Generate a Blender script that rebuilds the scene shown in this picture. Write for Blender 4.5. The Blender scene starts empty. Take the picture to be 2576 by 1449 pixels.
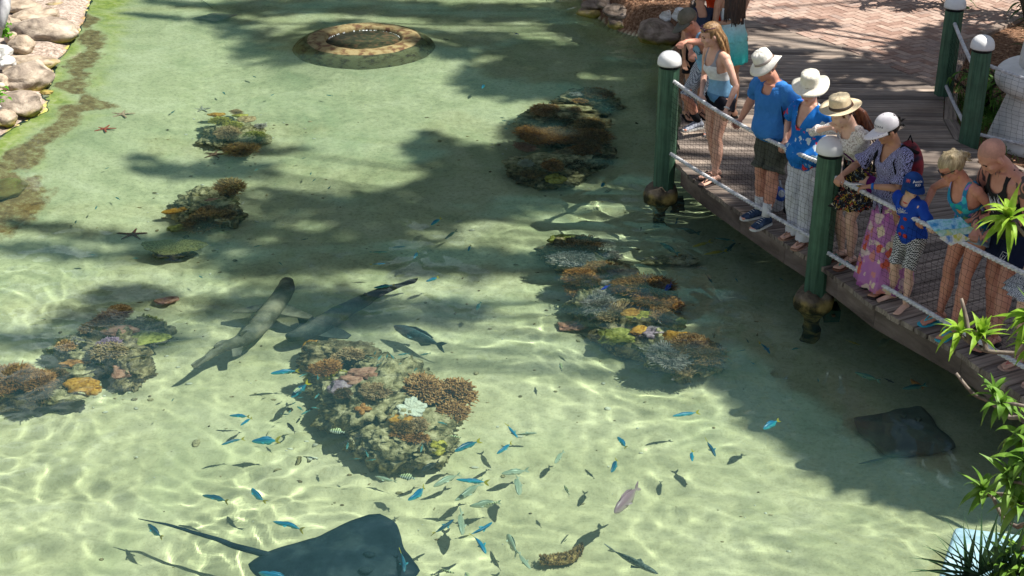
EXPO = 0.88
WTINT = (.80, .93, .87)
import bpy, math, random
import numpy as np
from mathutils import Vector, Matrix, Euler, noise
from mathutils.bvhtree import BVHTree
random.seed(7)
S = bpy.context.scene
COL = S.collection
V = Vector
PI = math.pi
# ---------------------------------------------------------------- camera figures
F, TH, CH = 3700.0, math.radians(26), 5.9      # the camera stands on a balcony 5.9 m above the water

def ray(x, y):
    u = (x - 1288) / F; v = -(y - 724) / F
    c, s = math.cos(TH), math.sin(TH)
    return (u, c + v * s, -s + v * c)

def at(x, y, z=0.0):
    d = ray(x, y); t = (z - CH) / d[2]
    return V((d[0] * t, d[1] * t, z))

def uw(x, y, z):
    """a point at depth z below the water, seen through the flat water surface"""
    d = V(ray(x, y)).normalized(); p = at(x, y, 0)
    hx, hy = d.x / 1.333, d.y / 1.333
    vz = -math.sqrt(1 - hx * hx - hy * hy); t = z / vz
    return V((p.x + hx * t, p.y + hy * t, z))

def scl(x, y, z=0.0):
    p = at(x, y, z)
    return F / (p.y * math.cos(TH) + (CH - z) * math.sin(TH))

# ---------------------------------------------------------------- object helpers
def link(o):
    COL.objects.link(o); return o

def tag(o, label=None, cat=None, group=None, kind=None):
    if label: o['label'] = label
    if cat: o['category'] = cat
    if group: o['group'] = group
    if kind: o['kind'] = kind
    return o

def empty(name, loc=(0, 0, 0), rz=0.0):
    o = bpy.data.objects.new(name, None); link(o)
    o.location = loc; o.rotation_euler = (0, 0, rz); o.empty_display_size = .1
    return o

def recv(o):
    o.cycles.is_caustics_receiver = True
    return o

def mesh_np(name, v, q, smooth=True):
    me = bpy.data.meshes.new(name); v = np.asarray(v, dtype=np.float32); q = np.asarray(q, dtype=np.int32)
    k = q.shape[1]
    me.vertices.add(len(v)); me.vertices.foreach_set('co', v.ravel())
    me.loops.add(q.size); me.loops.foreach_set('vertex_index', q.ravel())
    me.polygons.add(len(q)); me.polygons.foreach_set('loop_start', np.arange(len(q), dtype=np.int32) * k)
    me.update(); me.validate()
    me.polygons.foreach_set('use_smooth', np.full(len(me.polygons), smooth, dtype=bool))
    return me

class MB:
    """collects shapes and links them as one mesh object"""
    def __init__(s): s.v = []; s.f = []; s.m = []; s.mi = 0
    def add(s, vs, fs):
        n = len(s.v); s.v += [tuple(p) for p in vs]; s.f += [tuple(i + n for i in f) for f in fs]; s.m += [s.mi] * len(fs)
    def box(s, x0, x1, y0, y1, z0, z1, M=None):
        vs = [V((x, y, z)) for z in (z0, z1) for y in (y0, y1) for x in (x0, x1)]
        if M: vs = [M @ p for p in vs]
        s.add(vs, [(0, 2, 3, 1), (4, 5, 7, 6), (0, 1, 5, 4), (2, 6, 7, 3), (0, 4, 6, 2), (1, 3, 7, 5)])
    def prism(s, pts, z0, z1):
        n = len(pts); vs = [(p[0], p[1], z0) for p in pts] + [(p[0], p[1], z1) for p in pts]
        s.add(vs, [tuple(range(n - 1, -1, -1)), tuple(range(n, 2 * n))] + [(i, (i + 1) % n, (i + 1) % n + n, i + n) for i in range(n)])
    def rings(s, rings, cap=True):
        """rings: list of equal-length point loops"""
        k = len(rings[0]); vs = [p for r in rings for p in r]; fs = []
        for i in range(len(rings) - 1):
            for j in range(k):
                a = i * k + j; b = i * k + (j + 1) % k
                fs.append((a, b, b + k, a + k))
        if cap:
            fs.append(tuple(range(k - 1, -1, -1))); o = (len(rings) - 1) * k; fs.append(tuple(range(o, o + k)))
        s.add(vs, fs)
    def tube(s, pts, rad, k=8, cap=True, side=None):
        pts = [V(p) for p in pts]
        if isinstance(rad, tuple) or not hasattr(rad, '__len__'): rad = [rad] * len(pts)
        rs = []; prev = None
        for i, p in enumerate(pts):
            d = (pts[min(i + 1, len(pts) - 1)] - pts[max(i - 1, 0)])
            if d.length < 1e-9: d = V((0, 0, 1))
            d.normalize()
            if prev is None:
                a = V(side) if side is not None else (V((0, 0, 1)) if abs(d.z) < .9 else V((1, 0, 0)))
            else: a = prev
            x = (a - d * a.dot(d)); x.normalize(); y = d.cross(x); prev = x
            r = rad[i]; rx, ry = (r if hasattr(r, '__len__') else (r, r))
            rs.append([p + x * (math.cos(t) * rx) + y * (math.sin(t) * ry) for t in [2 * PI * j / k for j in range(k)]])
        s.rings(rs, cap)
    def ball(s, c, r, n=10, m=7, M=None):
        r = r if hasattr(r, '__len__') else (r, r, r); rs = []
        for i in range(m + 1):
            ph = PI * i / m; ph = min(max(ph, .06), PI - .06)
            loop = [V((r[0] * math.sin(ph) * math.cos(t), r[1] * math.sin(ph) * math.sin(t), -r[2] * math.cos(ph))) for t in [2 * PI * j / n for j in range(n)]]
            if M: loop = [M @ p for p in loop]
            rs.append([p + V(c) for p in loop])
        s.rings(rs)
    def lathe(s, prof, c=(0, 0, 0), n=32, M=None, wob=None):
        rs = []
        for (r, z) in prof:
            loop = []
            for j in range(n):
                t = 2 * PI * j / n; dz = wob(t, r) if wob else 0
                p = V((r * math.cos(t), r * math.sin(t), z + dz))
                loop.append((M @ p if M else p) + V(c))
            rs.append(loop)
        s.rings(rs)
    def mesh(s, name, smooth=False):
        me = bpy.data.meshes.new(name); me.from_pydata([tuple(p) for p in s.v], [], s.f); me.update()
        me.polygons.foreach_set('use_smooth', [smooth] * len(me.polygons))
        me.polygons.foreach_set('material_index', s.m[:len(me.polygons)])
        return me
    def build(s, name, mat, parent=None, smooth=False, loc=None, rz=None):
        me = s.mesh(name, smooth)
        for m in (mat if isinstance(mat, (list, tuple)) else [mat]): me.materials.append(m)
        o = link(bpy.data.objects.new(name, me)); o.parent = parent
        if loc is not None: o.location = loc
        if rz is not None: o.rotation_euler = (0, 0, rz)
        return o

def evald(me, mods):
    """run modifiers on a mesh and give back the finished mesh"""
    o = bpy.data.objects.new('tmp', me); COL.objects.link(o)
    for typ, kw in mods:
        m = o.modifiers.new(typ, typ)
        for k, v in kw.items(): setattr(m, k, v)
    dg = bpy.context.evaluated_depsgraph_get(); dg.update()
    out = bpy.data.meshes.new_from_object(o.evaluated_get(dg))
    bpy.data.objects.remove(o); return out

def fuse(mb, vox, smooth=2, fac=.5):
    me = evald(mb.mesh('f'), [('REMESH', dict(mode='VOXEL', voxel_size=vox)), ('SMOOTH', dict(iterations=smooth, factor=fac))])
    me.polygons.foreach_set('use_smooth', [True] * len(me.polygons))
    return me

def put(name, me, mat, parent=None):
    me.materials.clear()
    for m in (mat if isinstance(mat, (list, tuple)) else [mat]): me.materials.append(m)
    o = link(bpy.data.objects.new(name, me)); o.parent = parent
    return o

def copy_tree(o, parent=None):
    c = o.copy(); COL.objects.link(c); c.parent = parent
    for ch in [x for x in o.children]: copy_tree(ch, c)
    return c

# ---------------------------------------------------------------- materials
def nodes(name):
    m = bpy.data.materials.new(name); m.use_nodes = True; nt = m.node_tree
    return m, nt, nt.nodes['Principled BSDF']

def N(nt, typ, **kw):
    n = nt.nodes.new(typ)
    for k, v in kw.items():
        if k.startswith('i_'):
            key = k[2:]; key = int(key) if key.isdigit() else key.replace('_', ' ')
            n.inputs[key].default_value = v
        else: setattr(n, k, v)
    return n

def c4(c): return (c[0], c[1], c[2], 1)

def ramp(nt, fac, stops, interp='LINEAR'):
    r = nt.nodes.new('ShaderNodeValToRGB'); nt.links.new(fac, r.inputs[0]); e = r.color_ramp.elements; r.color_ramp.interpolation = interp
    while len(e) < len(stops): e.new(.5)
    for i, (p, c) in enumerate(stops): e[i].position = p; e[i].color = c4(c)
    return r.outputs[0]

def mixc(nt, fac, a, b, mode='MIX'):
    m = nt.nodes.new('ShaderNodeMix'); m.data_type = 'RGBA'; m.blend_type = mode
    for k, v in ((0, fac), (6, a), (7, b)):
        if isinstance(v, (int, float)): m.inputs[k].default_value = v
        elif isinstance(v, tuple): m.inputs[k].default_value = c4(v)
        else: nt.links.new(v, m.inputs[k])
    return m.outputs[2]

def math_n(nt, op, a, b=0.0):
    m = nt.nodes.new('ShaderNodeMath'); m.operation = op
    for k, v in ((0, a), (1, b)):
        if isinstance(v, (int, float)): m.inputs[k].default_value = v
        else: nt.links.new(v, m.inputs[k])
    return m.outputs[0]

def coord(nt, scale=1.0, kind='Object', st=(1, 1, 1), rot=(0, 0, 0)):
    tc = nt.nodes.new('ShaderNodeTexCoord'); mp = nt.nodes.new('ShaderNodeMapping'); nt.links.new(tc.outputs[kind], mp.inputs[0])
    mp.inputs['Scale'].default_value = [scale * k for k in st]; mp.inputs['Rotation'].default_value = rot
    return mp.outputs[0]

def tnoise(nt, co, sc=1.0, det=4, rough=.55, dist=0.0):
    n = nt.nodes.new('ShaderNodeTexNoise'); nt.links.new(co, n.inputs['Vector'])
    n.inputs['Scale'].default_value = sc; n.inputs['Detail'].default_value = det; n.inputs['Roughness'].default_value = rough; n.inputs['Distortion'].default_value = dist
    return n.outputs[0]

def bump(nt, bs, h, strength=.5, dist=.01):
    b = nt.nodes.new('ShaderNodeBump'); b.inputs['Strength'].default_value = strength; b.inputs['Distance'].default_value = dist
    nt.links.new(h, b.inputs['Height']); nt.links.new(b.outputs[0], bs.inputs['Normal'])

def M(name, c1, c2=None, scale=6, rough=.75, bmp=0.0, bscale=40, st=(1, 1, 1), spec=.35, c3=None, lo=.35, hi=.65, bdist=.01, sss=0):
    m, nt, bs = nodes(name)
    bs.inputs['Roughness'].default_value = rough; bs.inputs['Specular IOR Level'].default_value = spec
    co = coord(nt, 1, st=st)
    if c2:
        stops = [(lo, c1), (hi, c2)] if not c3 else [(lo, c1), ((lo + hi) / 2, c2), (hi, c3)]
        nt.links.new(ramp(nt, tnoise(nt, co, scale, 5, .6), stops), bs.inputs['Base Color'])
    else: bs.inputs['Base Color'].default_value = c4(c1)
    if bmp: bump(nt, bs, tnoise(nt, co, bscale, 4, .6), bmp, bdist)
    if sss:
        bs.inputs['Subsurface Weight'].default_value = sss; bs.inputs['Subsurface Scale'].default_value = .01
    return m

def leafmat(name, c1, c2, c3=None, scale=1.5, trans=.3):
    m, nt, bs = nodes(name)
    bs.inputs['Roughness'].default_value = .5; bs.inputs['Specular IOR Level'].default_value = .3
    co = coord(nt, 1)
    stops = [(.3, c1), (.7, c2)] if not c3 else [(.3, c1), (.5, c2), (.7, c3)]
    colr = ramp(nt, tnoise(nt, co, scale, 4, .7), stops)
    nt.links.new(colr, bs.inputs['Base Color'])
    tr = N(nt, 'ShaderNodeBsdfTranslucent'); nt.links.new(colr, tr.inputs[0])
    mx = N(nt, 'ShaderNodeMixShader', i_0=trans); nt.links.new(bs.outputs[0], mx.inputs[1]); nt.links.new(tr.outputs[0], mx.inputs[2])
    nt.links.new(mx.outputs[0], nt.nodes['Material Output'].inputs[0])
    return m
# ---------------------------------------------------------------- camera, sun, sky
cd = bpy.data.cameras.new('camera'); cam = link(bpy.data.objects.new('camera', cd)); S.camera = cam
cam.location = (0, 0, CH); cam.rotation_euler = (PI / 2 - TH, 0, 0); cd.lens = 36 * F / 2576; cd.clip_end = 400
SUN = V((.53, .02, .848)).normalized()
sl = bpy.data.lights.new('sun', 'SUN'); sl.energy = 5.0; sl.angle = math.radians(.5); sl.color = (1, .95, .86); sl.cycles.is_caustics_light = True
so = link(bpy.data.objects.new('sun', sl)); so.rotation_euler = SUN.to_track_quat('Z', 'Y').to_euler(); so.location = SUN * 30
W = bpy.data.worlds.new('World'); S.world = W; W.use_nodes = True; wn = W.node_tree
sk = wn.nodes.new('ShaderNodeTexSky'); sk.sky_type = 'NISHITA'; sk.sun_disc = False
sk.sun_elevation = math.asin(SUN.z); sk.sun_rotation = math.atan2(SUN.x, SUN.y)
wtc = wn.nodes.new('ShaderNodeTexCoord'); wmp = wn.nodes.new('ShaderNodeMapping'); wn.links.new(wtc.outputs['Generated'], wmp.inputs[0]); wmp.inputs['Scale'].default_value = (1, 1, 2.2)
cl_ = ramp(wn, tnoise(wn, wmp.outputs[0], 2.6, 8, .62, .4), [(.535, (0, 0, 0)), (.62, (1, 1, 1))])      # bright broken cumulus
wn.links.new(mixc(wn, cl_, sk.outputs[0], (19.0, 19.2, 19.6)), wn.nodes['Background'].inputs[0]); wn.nodes['Background'].inputs[1].default_value = .044
S.view_settings.view_transform = 'Standard'; S.view_settings.look = 'None'; S.view_settings.exposure = EXPO; S.view_settings.gamma = 1
S.cycles.use_denoising = True; S.cycles.sample_clamp_indirect = 4; S.cycles.max_bounces = 8; S.cycles.transparent_max_bounces = 8
S.cycles.caustics_reflective = False; S.cycles.caustics_refractive = True

# ---------------------------------------------------------------- ground and pool bed
DZ = .42                                             # deck level above the water
POOL = [at(*p) for p in [(245, -40), (195, 90), (150, 150), (125, 215), (112, 280), (30, 322), (-60, 400), (-220, 520), (-500, 800)]]
POOL += [V((-6.5, 9, 0)), V((-6, 6.9, 0)), V((3.2, 6.7, 0)), V((4.2, 7.4, 0)), V((5.0, 8.8, 0)), V((4.4, 10.8, 0)), V((3.5, 13.0, 0)), V((2.6, 14.8, 0)), V((2.1, 16.5, 0)), V((1.95, 18.2, 0))]
POOL += [at(*p) for p in [(1690, 112), (1620, 98), (1535, 72), (1470, 22), (1440, -40)]]
POOL += [V((1.0, 24.5, 0)), V((-6.2, 24.5, 0))]

def sdist(X, Y, poly):
    """signed distance, positive inside"""
    P = [(p.x, p.y) for p in poly]; d = np.full(X.shape, 1e9); ins = np.zeros(X.shape, bool)
    for i in range(len(P)):
        ax, ay = P[i]; bx, by = P[(i + 1) % len(P)]; ex, ey = bx - ax, by - ay
        t = np.clip(((X - ax) * ex + (Y - ay) * ey) / (ex * ex + ey * ey), 0, 1)
        d = np.minimum(d, np.hypot(X - ax - t * ex, Y - ay - t * ey))
        cnd = ((ay > Y) != (by > Y)) & (X < (bx - ax) * (Y - ay) / (by - ay + 1e-12) + ax); ins ^= cnd
    return np.where(ins, d, -d)

def lined(X, Y, pts):
    d = np.full(X.shape, 1e9)
    for a, b in zip(pts[:-1], pts[1:]):
        ex, ey = b.x - a.x, b.y - a.y; t = np.clip(((X - a.x) * ex + (Y - a.y) * ey) / (ex * ex + ey * ey), 0, 1)
        d = np.minimum(d, np.hypot(X - a.x - t * ex, Y - a.y - t * ey))
    return d

def sst(x, a, b):
    t = np.clip((x - a) / (b - a), 0, 1); return t * t * (3 - 2 * t)

_rng = np.random.RandomState(5)
def wavy(X, Y, lam0, lam1, n, seed, p=1.0):
    r = np.random.RandomState(seed); Z = np.zeros_like(X)
    for i in range(n):
        lam = lam0 * (lam1 / lam0) ** r.rand(); k = 2 * PI / lam; th = r.rand() * 2 * PI
        Z += (lam / lam1) ** p * np.cos(k * (X * math.cos(th) + Y * math.sin(th)) + r.rand() * 6.28)
    return Z / math.sqrt(n)

def gridv(xs, ys):
    n, m = len(xs), len(ys); i = np.arange((n - 1) * (m - 1)); r = i // (n - 1); c = i % (n - 1); a = r * n + c
    return np.stack([a, a + 1, a + n + 1, a + n], 1)

def bed_height(X, Y):
    d = sdist(X, Y, POOL); left = sst(-X, 2.8, 4.6)
    wdt = .35 + 2.4 * left
    z = -.74 * np.clip(1 - (1 - np.clip(d, 0, None) / wdt) ** 2 * (d < wdt), 0, 1)
    z = np.where(d < wdt, -.74 * (1 - (1 - np.clip(d / wdt, 0, 1)) ** 1.7), -.74)
    z = z + .035 * wavy(X, Y, .8, 3, 14, 2) * sst(d, .2, 1.5)
    # shallow shelf at the near right corner and the silty hump next to it
    z = z + .40 * np.exp(-(((X - 2.9) / 1.3) ** 2 + ((Y - 7.9) / 1.1) ** 2))
    z = z + .10 * np.exp(-(((X + 2.2) / 2.2) ** 2 + ((Y - 16.5) / 1.6) ** 2))
    z = z + .52 * np.exp(-(np.hypot(X + 2.08, Y - 20.07) / 1.25) ** 4)
    z = np.where(np.hypot(X + 2.08, Y - 20.07) < .72, -1.6, z)
    z = z + .012 * wavy(X, Y, .12, .6, 24, 9)
    land = np.clip(-d / .30, 0, 1); z = np.where(d < 0, (.36 - .28 * left) * sst(land, 0, 1) + .02 * wavy(X, Y, .3, 1.5, 16, 4), z)
    return z, d

def attr(nt, n):
    a = nt.nodes.new('ShaderNodeAttribute'); a.attribute_name = n; return a.outputs['Fac']
xs = np.concatenate([np.linspace(-160, -12, 14)[:-1], np.arange(-12, 11, .055), np.linspace(11, 160, 14)[1:]])
ys = np.concatenate([np.linspace(-120, 5, 10)[:-1], np.arange(5, 26, .055), np.linspace(26, 260, 16)[1:]])
X, Y = np.meshgrid(xs, ys); Z, D = bed_height(X, Y)
me = mesh_np('ground', np.stack([X.ravel(), Y.ravel(), Z.ravel()], 1), gridv(xs, ys))
BAND = [at(*p) for p in [(150, -20), (185, 20), (212, 53), (232, 83), (222, 130), (190, 180), (172, 207), (205, 230), (245, 250), (180, 270), (160, 300), (102, 333), (67, 373), (0, 417), (-40, 480)]]
nz = wavy(X, Y, .15, 1.2, 40, 21, .8)
dl = lined(X, Y, BAND)
brown = sst(.30 + .13 * nz - dl, -.05, .30)
mound = np.exp(-(((X - uw(10, 505, -.2).x) / .42) ** 2 + ((Y - uw(10, 505, -.2).y) / .8) ** 2))
shore = sst(.80 - D + .30 * nz, 0, .6) * sst(-X, 3.2, 4.4) * (D > -.5)
green = np.clip(shore * (1 - brown), 0, 1)
for nm, arr in (('brown', np.clip(brown + mound * 1.5, 0, 1)), ('green', green), ('tan', np.clip(sst(14.0 - Y - .1 * X + .8 * wavy(X, Y, 1, 4, 10, 15), 0, 5), 0, 1)), ('land', (D < -.02) * 1.0), ('bank', ((D < -.02) & (X < -2)) * 1.0)):
    a = me.attributes.new(nm, 'FLOAT', 'POINT'); a.data.foreach_set('value', arr.ravel().astype(np.float32))
m, nt, bs = nodes('pool_sand'); bs.inputs['Roughness'].default_value = .9; bs.inputs['Specular IOR Level'].default_value = .1
co = coord(nt, 1)
sand = ramp(nt, tnoise(nt, co, 1.3, 8, .62, .6), [(.30, (.40, .39, .24)), (.48, (.57, .53, .34)), (.70, (.70, .64, .45))])
fine = ramp(nt, tnoise(nt, co, 22, 6, .75), [(.30, (.62, .62, .58)), (.52, (1, 1, 1)), (.8, (1.1, 1.08, 1))])
sand = mixc(nt, 1.0, sand, fine, 'MULTIPLY')
spk = ramp(nt, tnoise(nt, co, 55, 3, .5), [(.24, (.25, .24, .14)), (.33, (1, 1, 1))]); sand = mixc(nt, .7, sand, spk, 'MULTIPLY')
patch = ramp(nt, tnoise(nt, coord(nt, 1, st=(.8, .5, 1)), .8, 6, .6, 1.2), [(.52, (0, 0, 0)), (.68, (1, 1, 1))])
sand = mixc(nt, math_n(nt, 'MULTIPLY', patch, .42), sand, (.33, .38, .22)); sand = mixc(nt, attr(nt, 'tan'), sand, mixc(nt, .25, sand, (.72, .55, .34)))
gcol = ramp(nt, tnoise(nt, co, 5, 6, .7), [(.35, (.20, .24, .015)), (.5, (.42, .42, .05)), (.62, (.62, .54, .24))])
bcol = ramp(nt, tnoise(nt, co, 9, 6, .7), [(.32, (.10, .045, .018)), (.50, (.26, .15, .06)), (.66, (.44, .36, .18))])
mcol = ramp(nt, tnoise(nt, co, 25, 6, .8), [(.35, (.055, .026, .015)), (.5, (.16, .085, .05)), (.66, (.34, .22, .15))])
cc = mixc(nt, math_n(nt, 'MULTIPLY', attr(nt, 'green'), .85), sand, gcol)
bf = ramp(nt, math_n(nt, 'MULTIPLY', math_n(nt, 'ADD', attr(nt, 'brown'), math_n(nt, 'MULTIPLY', tnoise(nt, coord(nt, 1, st=(1, .6, 1)), 5, 8, .7), 1.4)), .5), [(.60, (0, 0, 0)), (.74, (1, 1, 1))])
cc = mixc(nt, math_n(nt, 'MULTIPLY', bf, .95), cc, bcol)
lcol = ramp(nt, tnoise(nt, co, 16, 6, .8), [(.35, (.10, .075, .06)), (.5, (.34, .27, .22)), (.66, (.56, .48, .42))]); cc = mixc(nt, attr(nt, 'land'), cc, mcol); cc = mixc(nt, attr(nt, 'bank'), cc, lcol); nt.links.new(cc, bs.inputs['Base Color'])
bump(nt, bs, tnoise(nt, co, 30, 6, .7), .5, .02)
me.materials.append(m)
ground = tag(recv(link(bpy.data.objects.new('ground', me))), kind='structure')

def bedz(x, y):
    z, _ = bed_height(np.array([[x]]), np.array([[y]])); return float(z[0, 0])

# ---------------------------------------------------------------- water
RC = at(915, 97, 0)                                  # centre of the round overflow
xs = np.arange(-8.6, 5.6, .024); ys = np.arange(6.4, 24.9, .024); X, Y = np.meshgrid(xs, ys)
near = sst(16.0 - Y - .25 * X, 0, 5)                # the near half is choppier
rightc = sst(X, .3, 1.2) * sst(Y, 12.5, 14.5)
patchy = .6 + .4 * wavy(X, Y, 2.5, 7, 9, 77)
amp = np.clip(.10 + .90 * near + 1.5 * rightc, 0, 1.6) * np.clip(patchy, .2, 1.2)
amp *= 1 - .8 * sst(-X, 3.6, 4.8) * sst(Y, 13, 15)
Xw = X + .16 * wavy(X, Y, .9, 2.6, 12, 61); Yw = Y + .16 * wavy(X, Y, .9, 2.6, 12, 62)
Z = .0090 * wavy(Xw + .35 * Yw, Yw - .1 * Xw, .105, .46, 120, 31, 1.8) + .0075 * wavy(X + .08 * Y, Y, .45, 1.2, 26, 32, 1.2)
# a few rings where fish nose the surface
for (px, py, a, lam) in [(640, 1245, .9, .10), (850, 1400, .8, .12), (1230, 1180, .7, .12), (1490, 1090, .6, .12), (1020, 1400, 1, .09)]:
    c = at(px, py); r = np.hypot(X - c.x, Y - c.y); Z += .0007 * a * np.sin(2 * PI * r / lam) * np.exp(-(r / .35) ** 2)
Z = Z * amp + 0.0005 * wavy(X, Y, .12, .3, 30, 5)
vv = np.stack([X.ravel(), Y.ravel(), Z.ravel()], 1); q = gridv(xs, ys)
cx = X.ravel()[q].mean(1); cy = Y.ravel()[q].mean(1)
dd = sdist(cx, cy, POOL)
keep = (dd > -.16) & (np.hypot(cx - RC.x, cy - RC.y) > .545)
q = q[keep]; used = np.unique(q); mp = -np.ones(len(vv), int); mp[used] = np.arange(len(used))
me = mesh_np('water', vv[used], mp[q])
m = bpy.data.materials.new('pool_water'); m.use_nodes = True; nt = m.node_tree; nt.nodes.clear()
g = N(nt, 'ShaderNodeBsdfGlass'); g.inputs['Roughness'].default_value = 0; g.inputs['IOR'].default_value = 1.333; g.inputs[0].default_value = (*WTINT, 1)
o_ = N(nt, 'ShaderNodeOutputMaterial'); df = N(nt, 'ShaderNodeBsdfDiffuse'); df.inputs[0].default_value = (.16, .46, .46, 1)          # the cloudiness of the sea water
mx = N(nt, 'ShaderNodeMixShader', i_0=.035); nt.links.new(g.outputs[0], mx.inputs[1]); nt.links.new(df.outputs[0], mx.inputs[2]); nt.links.new(mx.outputs[0], o_.inputs[0]); me.materials.append(m)
water = tag(link(bpy.data.objects.new('water', me)), kind='structure'); water.cycles.is_caustics_caster = True

# ---------------------------------------------------------------- round concrete overflow
M_conc_wet = M('wet_algae_concrete', (.09, .045, .02), (.19, .145, .06), 8, .8, .5, 30, c3=(.24, .20, .095), lo=.38, hi=.56)
M_moss_shade = M('moss_with_shade', (.006, .009, .003), (.018, .028, .008), 12, .9, .8, 40, c3=(.07, .045, .02))  # moss near black: the shade inside the hole is painted into its colour
t = tag(empty('pool_overflow', (RC.x, RC.y, 0)), 'round concrete overflow ring with a dark mossy hole at the far side of the pool', 'overflow')
b = MB(); prof = [(1.05, -.74), (1.01, -.42), (.95, -.22), (.90, -.12), (.86, -.05), (.81, -.008), (.76, .014), (.66, .026), (.57, .026), (.55, .018), (.53, -.01), (.525, -.06), (.60, -.08), (.80, -.40)]
b.lathe(prof, n=96, wob=lambda a, r: .003 * math.sin(5 * a) + .002 * math.sin(13 * a + 1))
recv(b.build('ring', M_conc_wet, t, True))
b = MB(); b.lathe([(.545, -.03), (.53, -.12), (.525, -.35), (.53, -.62), (.001, -.64)], n=72, wob=lambda a, r: .01 * math.sin(11 * a) * (r > .1)); b.build('shaft', M_moss_shade, t, True)
m, nt, bs = nodes('falling_water'); bs.inputs['Base Color'].default_value = (.55, .6, .6, 1); bs.inputs['Roughness'].default_value = .15
b = MB(); rr = random.Random(4)
for i in range(46):
    a = PI + PI * i / 46 + rr.uniform(-.03, .03); a = rr.uniform(.15, PI - .15)
    x, y = .515 * math.cos(a), .515 * math.sin(a); h = rr.uniform(.12, .34)
    b.tube([(x * 1.0, y * 1.0, -.02), (x * .975, y * .975, -.05), (x * .96, y * .96, -.05 - h)], [.005, .004, .002], 5)
for i in range(60):
    a = rr.uniform(0, 2 * PI); r = .42 * math.sqrt(rr.random())
    b.ball((r * math.cos(a), r * math.sin(a), -.46), (rr.uniform(.01, .03), rr.uniform(.006, .012), .006), 6, 4)
tag(b.build('falling_water', m, t, True), kind='stuff')
b = MB()
for i in range(120):
    a = rr.uniform(0, 2 * PI); r = .51
    b.ball((r * math.cos(a), r * math.sin(a), rr.uniform(-.3, -.04)), (rr.uniform(.02, .05), rr.uniform(.02, .05), rr.uniform(.02, .05)), 6, 4)
tag(b.build('moss_with_shade', M_moss_shade, t, True), kind='stuff')

# ---------------------------------------------------------------- boulders
def rock_mesh(seed, sx, sy, sz, rough=.22, sub=4, flat=.35, ridges=True):
    import bmesh
    bm = bmesh.new(); bmesh.ops.create_icosphere(bm, subdivisions=sub, radius=1)
    off = V((seed * 13.1, seed * 7.7, seed * 3.3)); r = random.Random(seed)
    planes = [(V((r.gauss(0, 1), r.gauss(0, 1), r.gauss(0, .8))).normalized(), r.uniform(.62, .9)) for _ in range(9)]
    for v in bm.verts:
        d = v.co.normalized(); l = 1.0
        for n, h in planes:
            k = d.dot(n)
            if k > 0 and h / k < l: l = l * .35 + (h / k) * .65
        l *= 1 + rough * (noise.noise(d * 1.2 + off)) + rough * .35 * noise.noise(d * 3.1 + off)
        if ridges: l += rough * .16 * noise.fractal(d * 6 + off, 1, 2, 3)
        v.co = V((d.x * l * sx, d.y * l * sy, d.z * l * sz))
    me = bpy.data.meshes.new('boulder'); bm.to_mesh(me); bm.free()
    me.polygons.foreach_set('use_smooth', [True] * len(me.polygons)); return me

def rockmat(name, dark, mid, light, waterline=None, algae=(.20, .19, .03)):
    m, nt, bs = nodes(name); bs.inputs['Roughness'].default_value = .85; bs.inputs['Specular IOR Level'].default_value = .25
    co = coord(nt, 1)
    c = ramp(nt, tnoise(nt, co, 3.2, 9, .66, .5), [(.32, dark), (.47, mid), (.66, light)])
    ln = ramp(nt, tnoise(nt, coord(nt, 1, st=(2, 2, 9)), 2.2, 6, .6, .8), [(.38, (.55, .52, .48)), (.50, (1, 1, 1))])
    c = mixc(nt, .7, c, ln, 'MULTIPLY')
    gm = N(nt, 'ShaderNodeNewGeometry'); sx = N(nt, 'ShaderNodeSeparateXYZ'); nt.links.new(gm.outputs['Position'], sx.inputs[0])
    zz = math_n(nt, 'ADD', sx.outputs[2], math_n(nt, 'MULTIPLY', tnoise(nt, co, 6, 4), -.12))
    wl = ramp(nt, zz, [(0.0, (1, 1, 1)), (.05, (0, 0, 0))])
    c = mixc(nt, wl, c, ramp(nt, tnoise(nt, co, 8, 5), [(.4, algae), (.6, (.36, .27, .09))]))
    nt.links.new(c, bs.inputs['Base Color']); bump(nt, bs, tnoise(nt, co, 9, 10, .7), .8, .03)
    return m
M_rockL = rockmat('pale_sandstone', (.15, .115, .085), (.38, .305, .23), (.56, .465, .36))
M_rockG = rockmat('pale_sandstone_grey', (.07, .06, .05), (.27, .22, .175), (.52, .44, .35))
M_rockT = rockmat('brown_granite', (.07, .055, .045), (.20, .155, .12), (.36, .29, .24))
M_rockW = rockmat('white_limestone', (.35, .35, .34), (.58, .58, .56), (.72, .72, .70))

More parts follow.
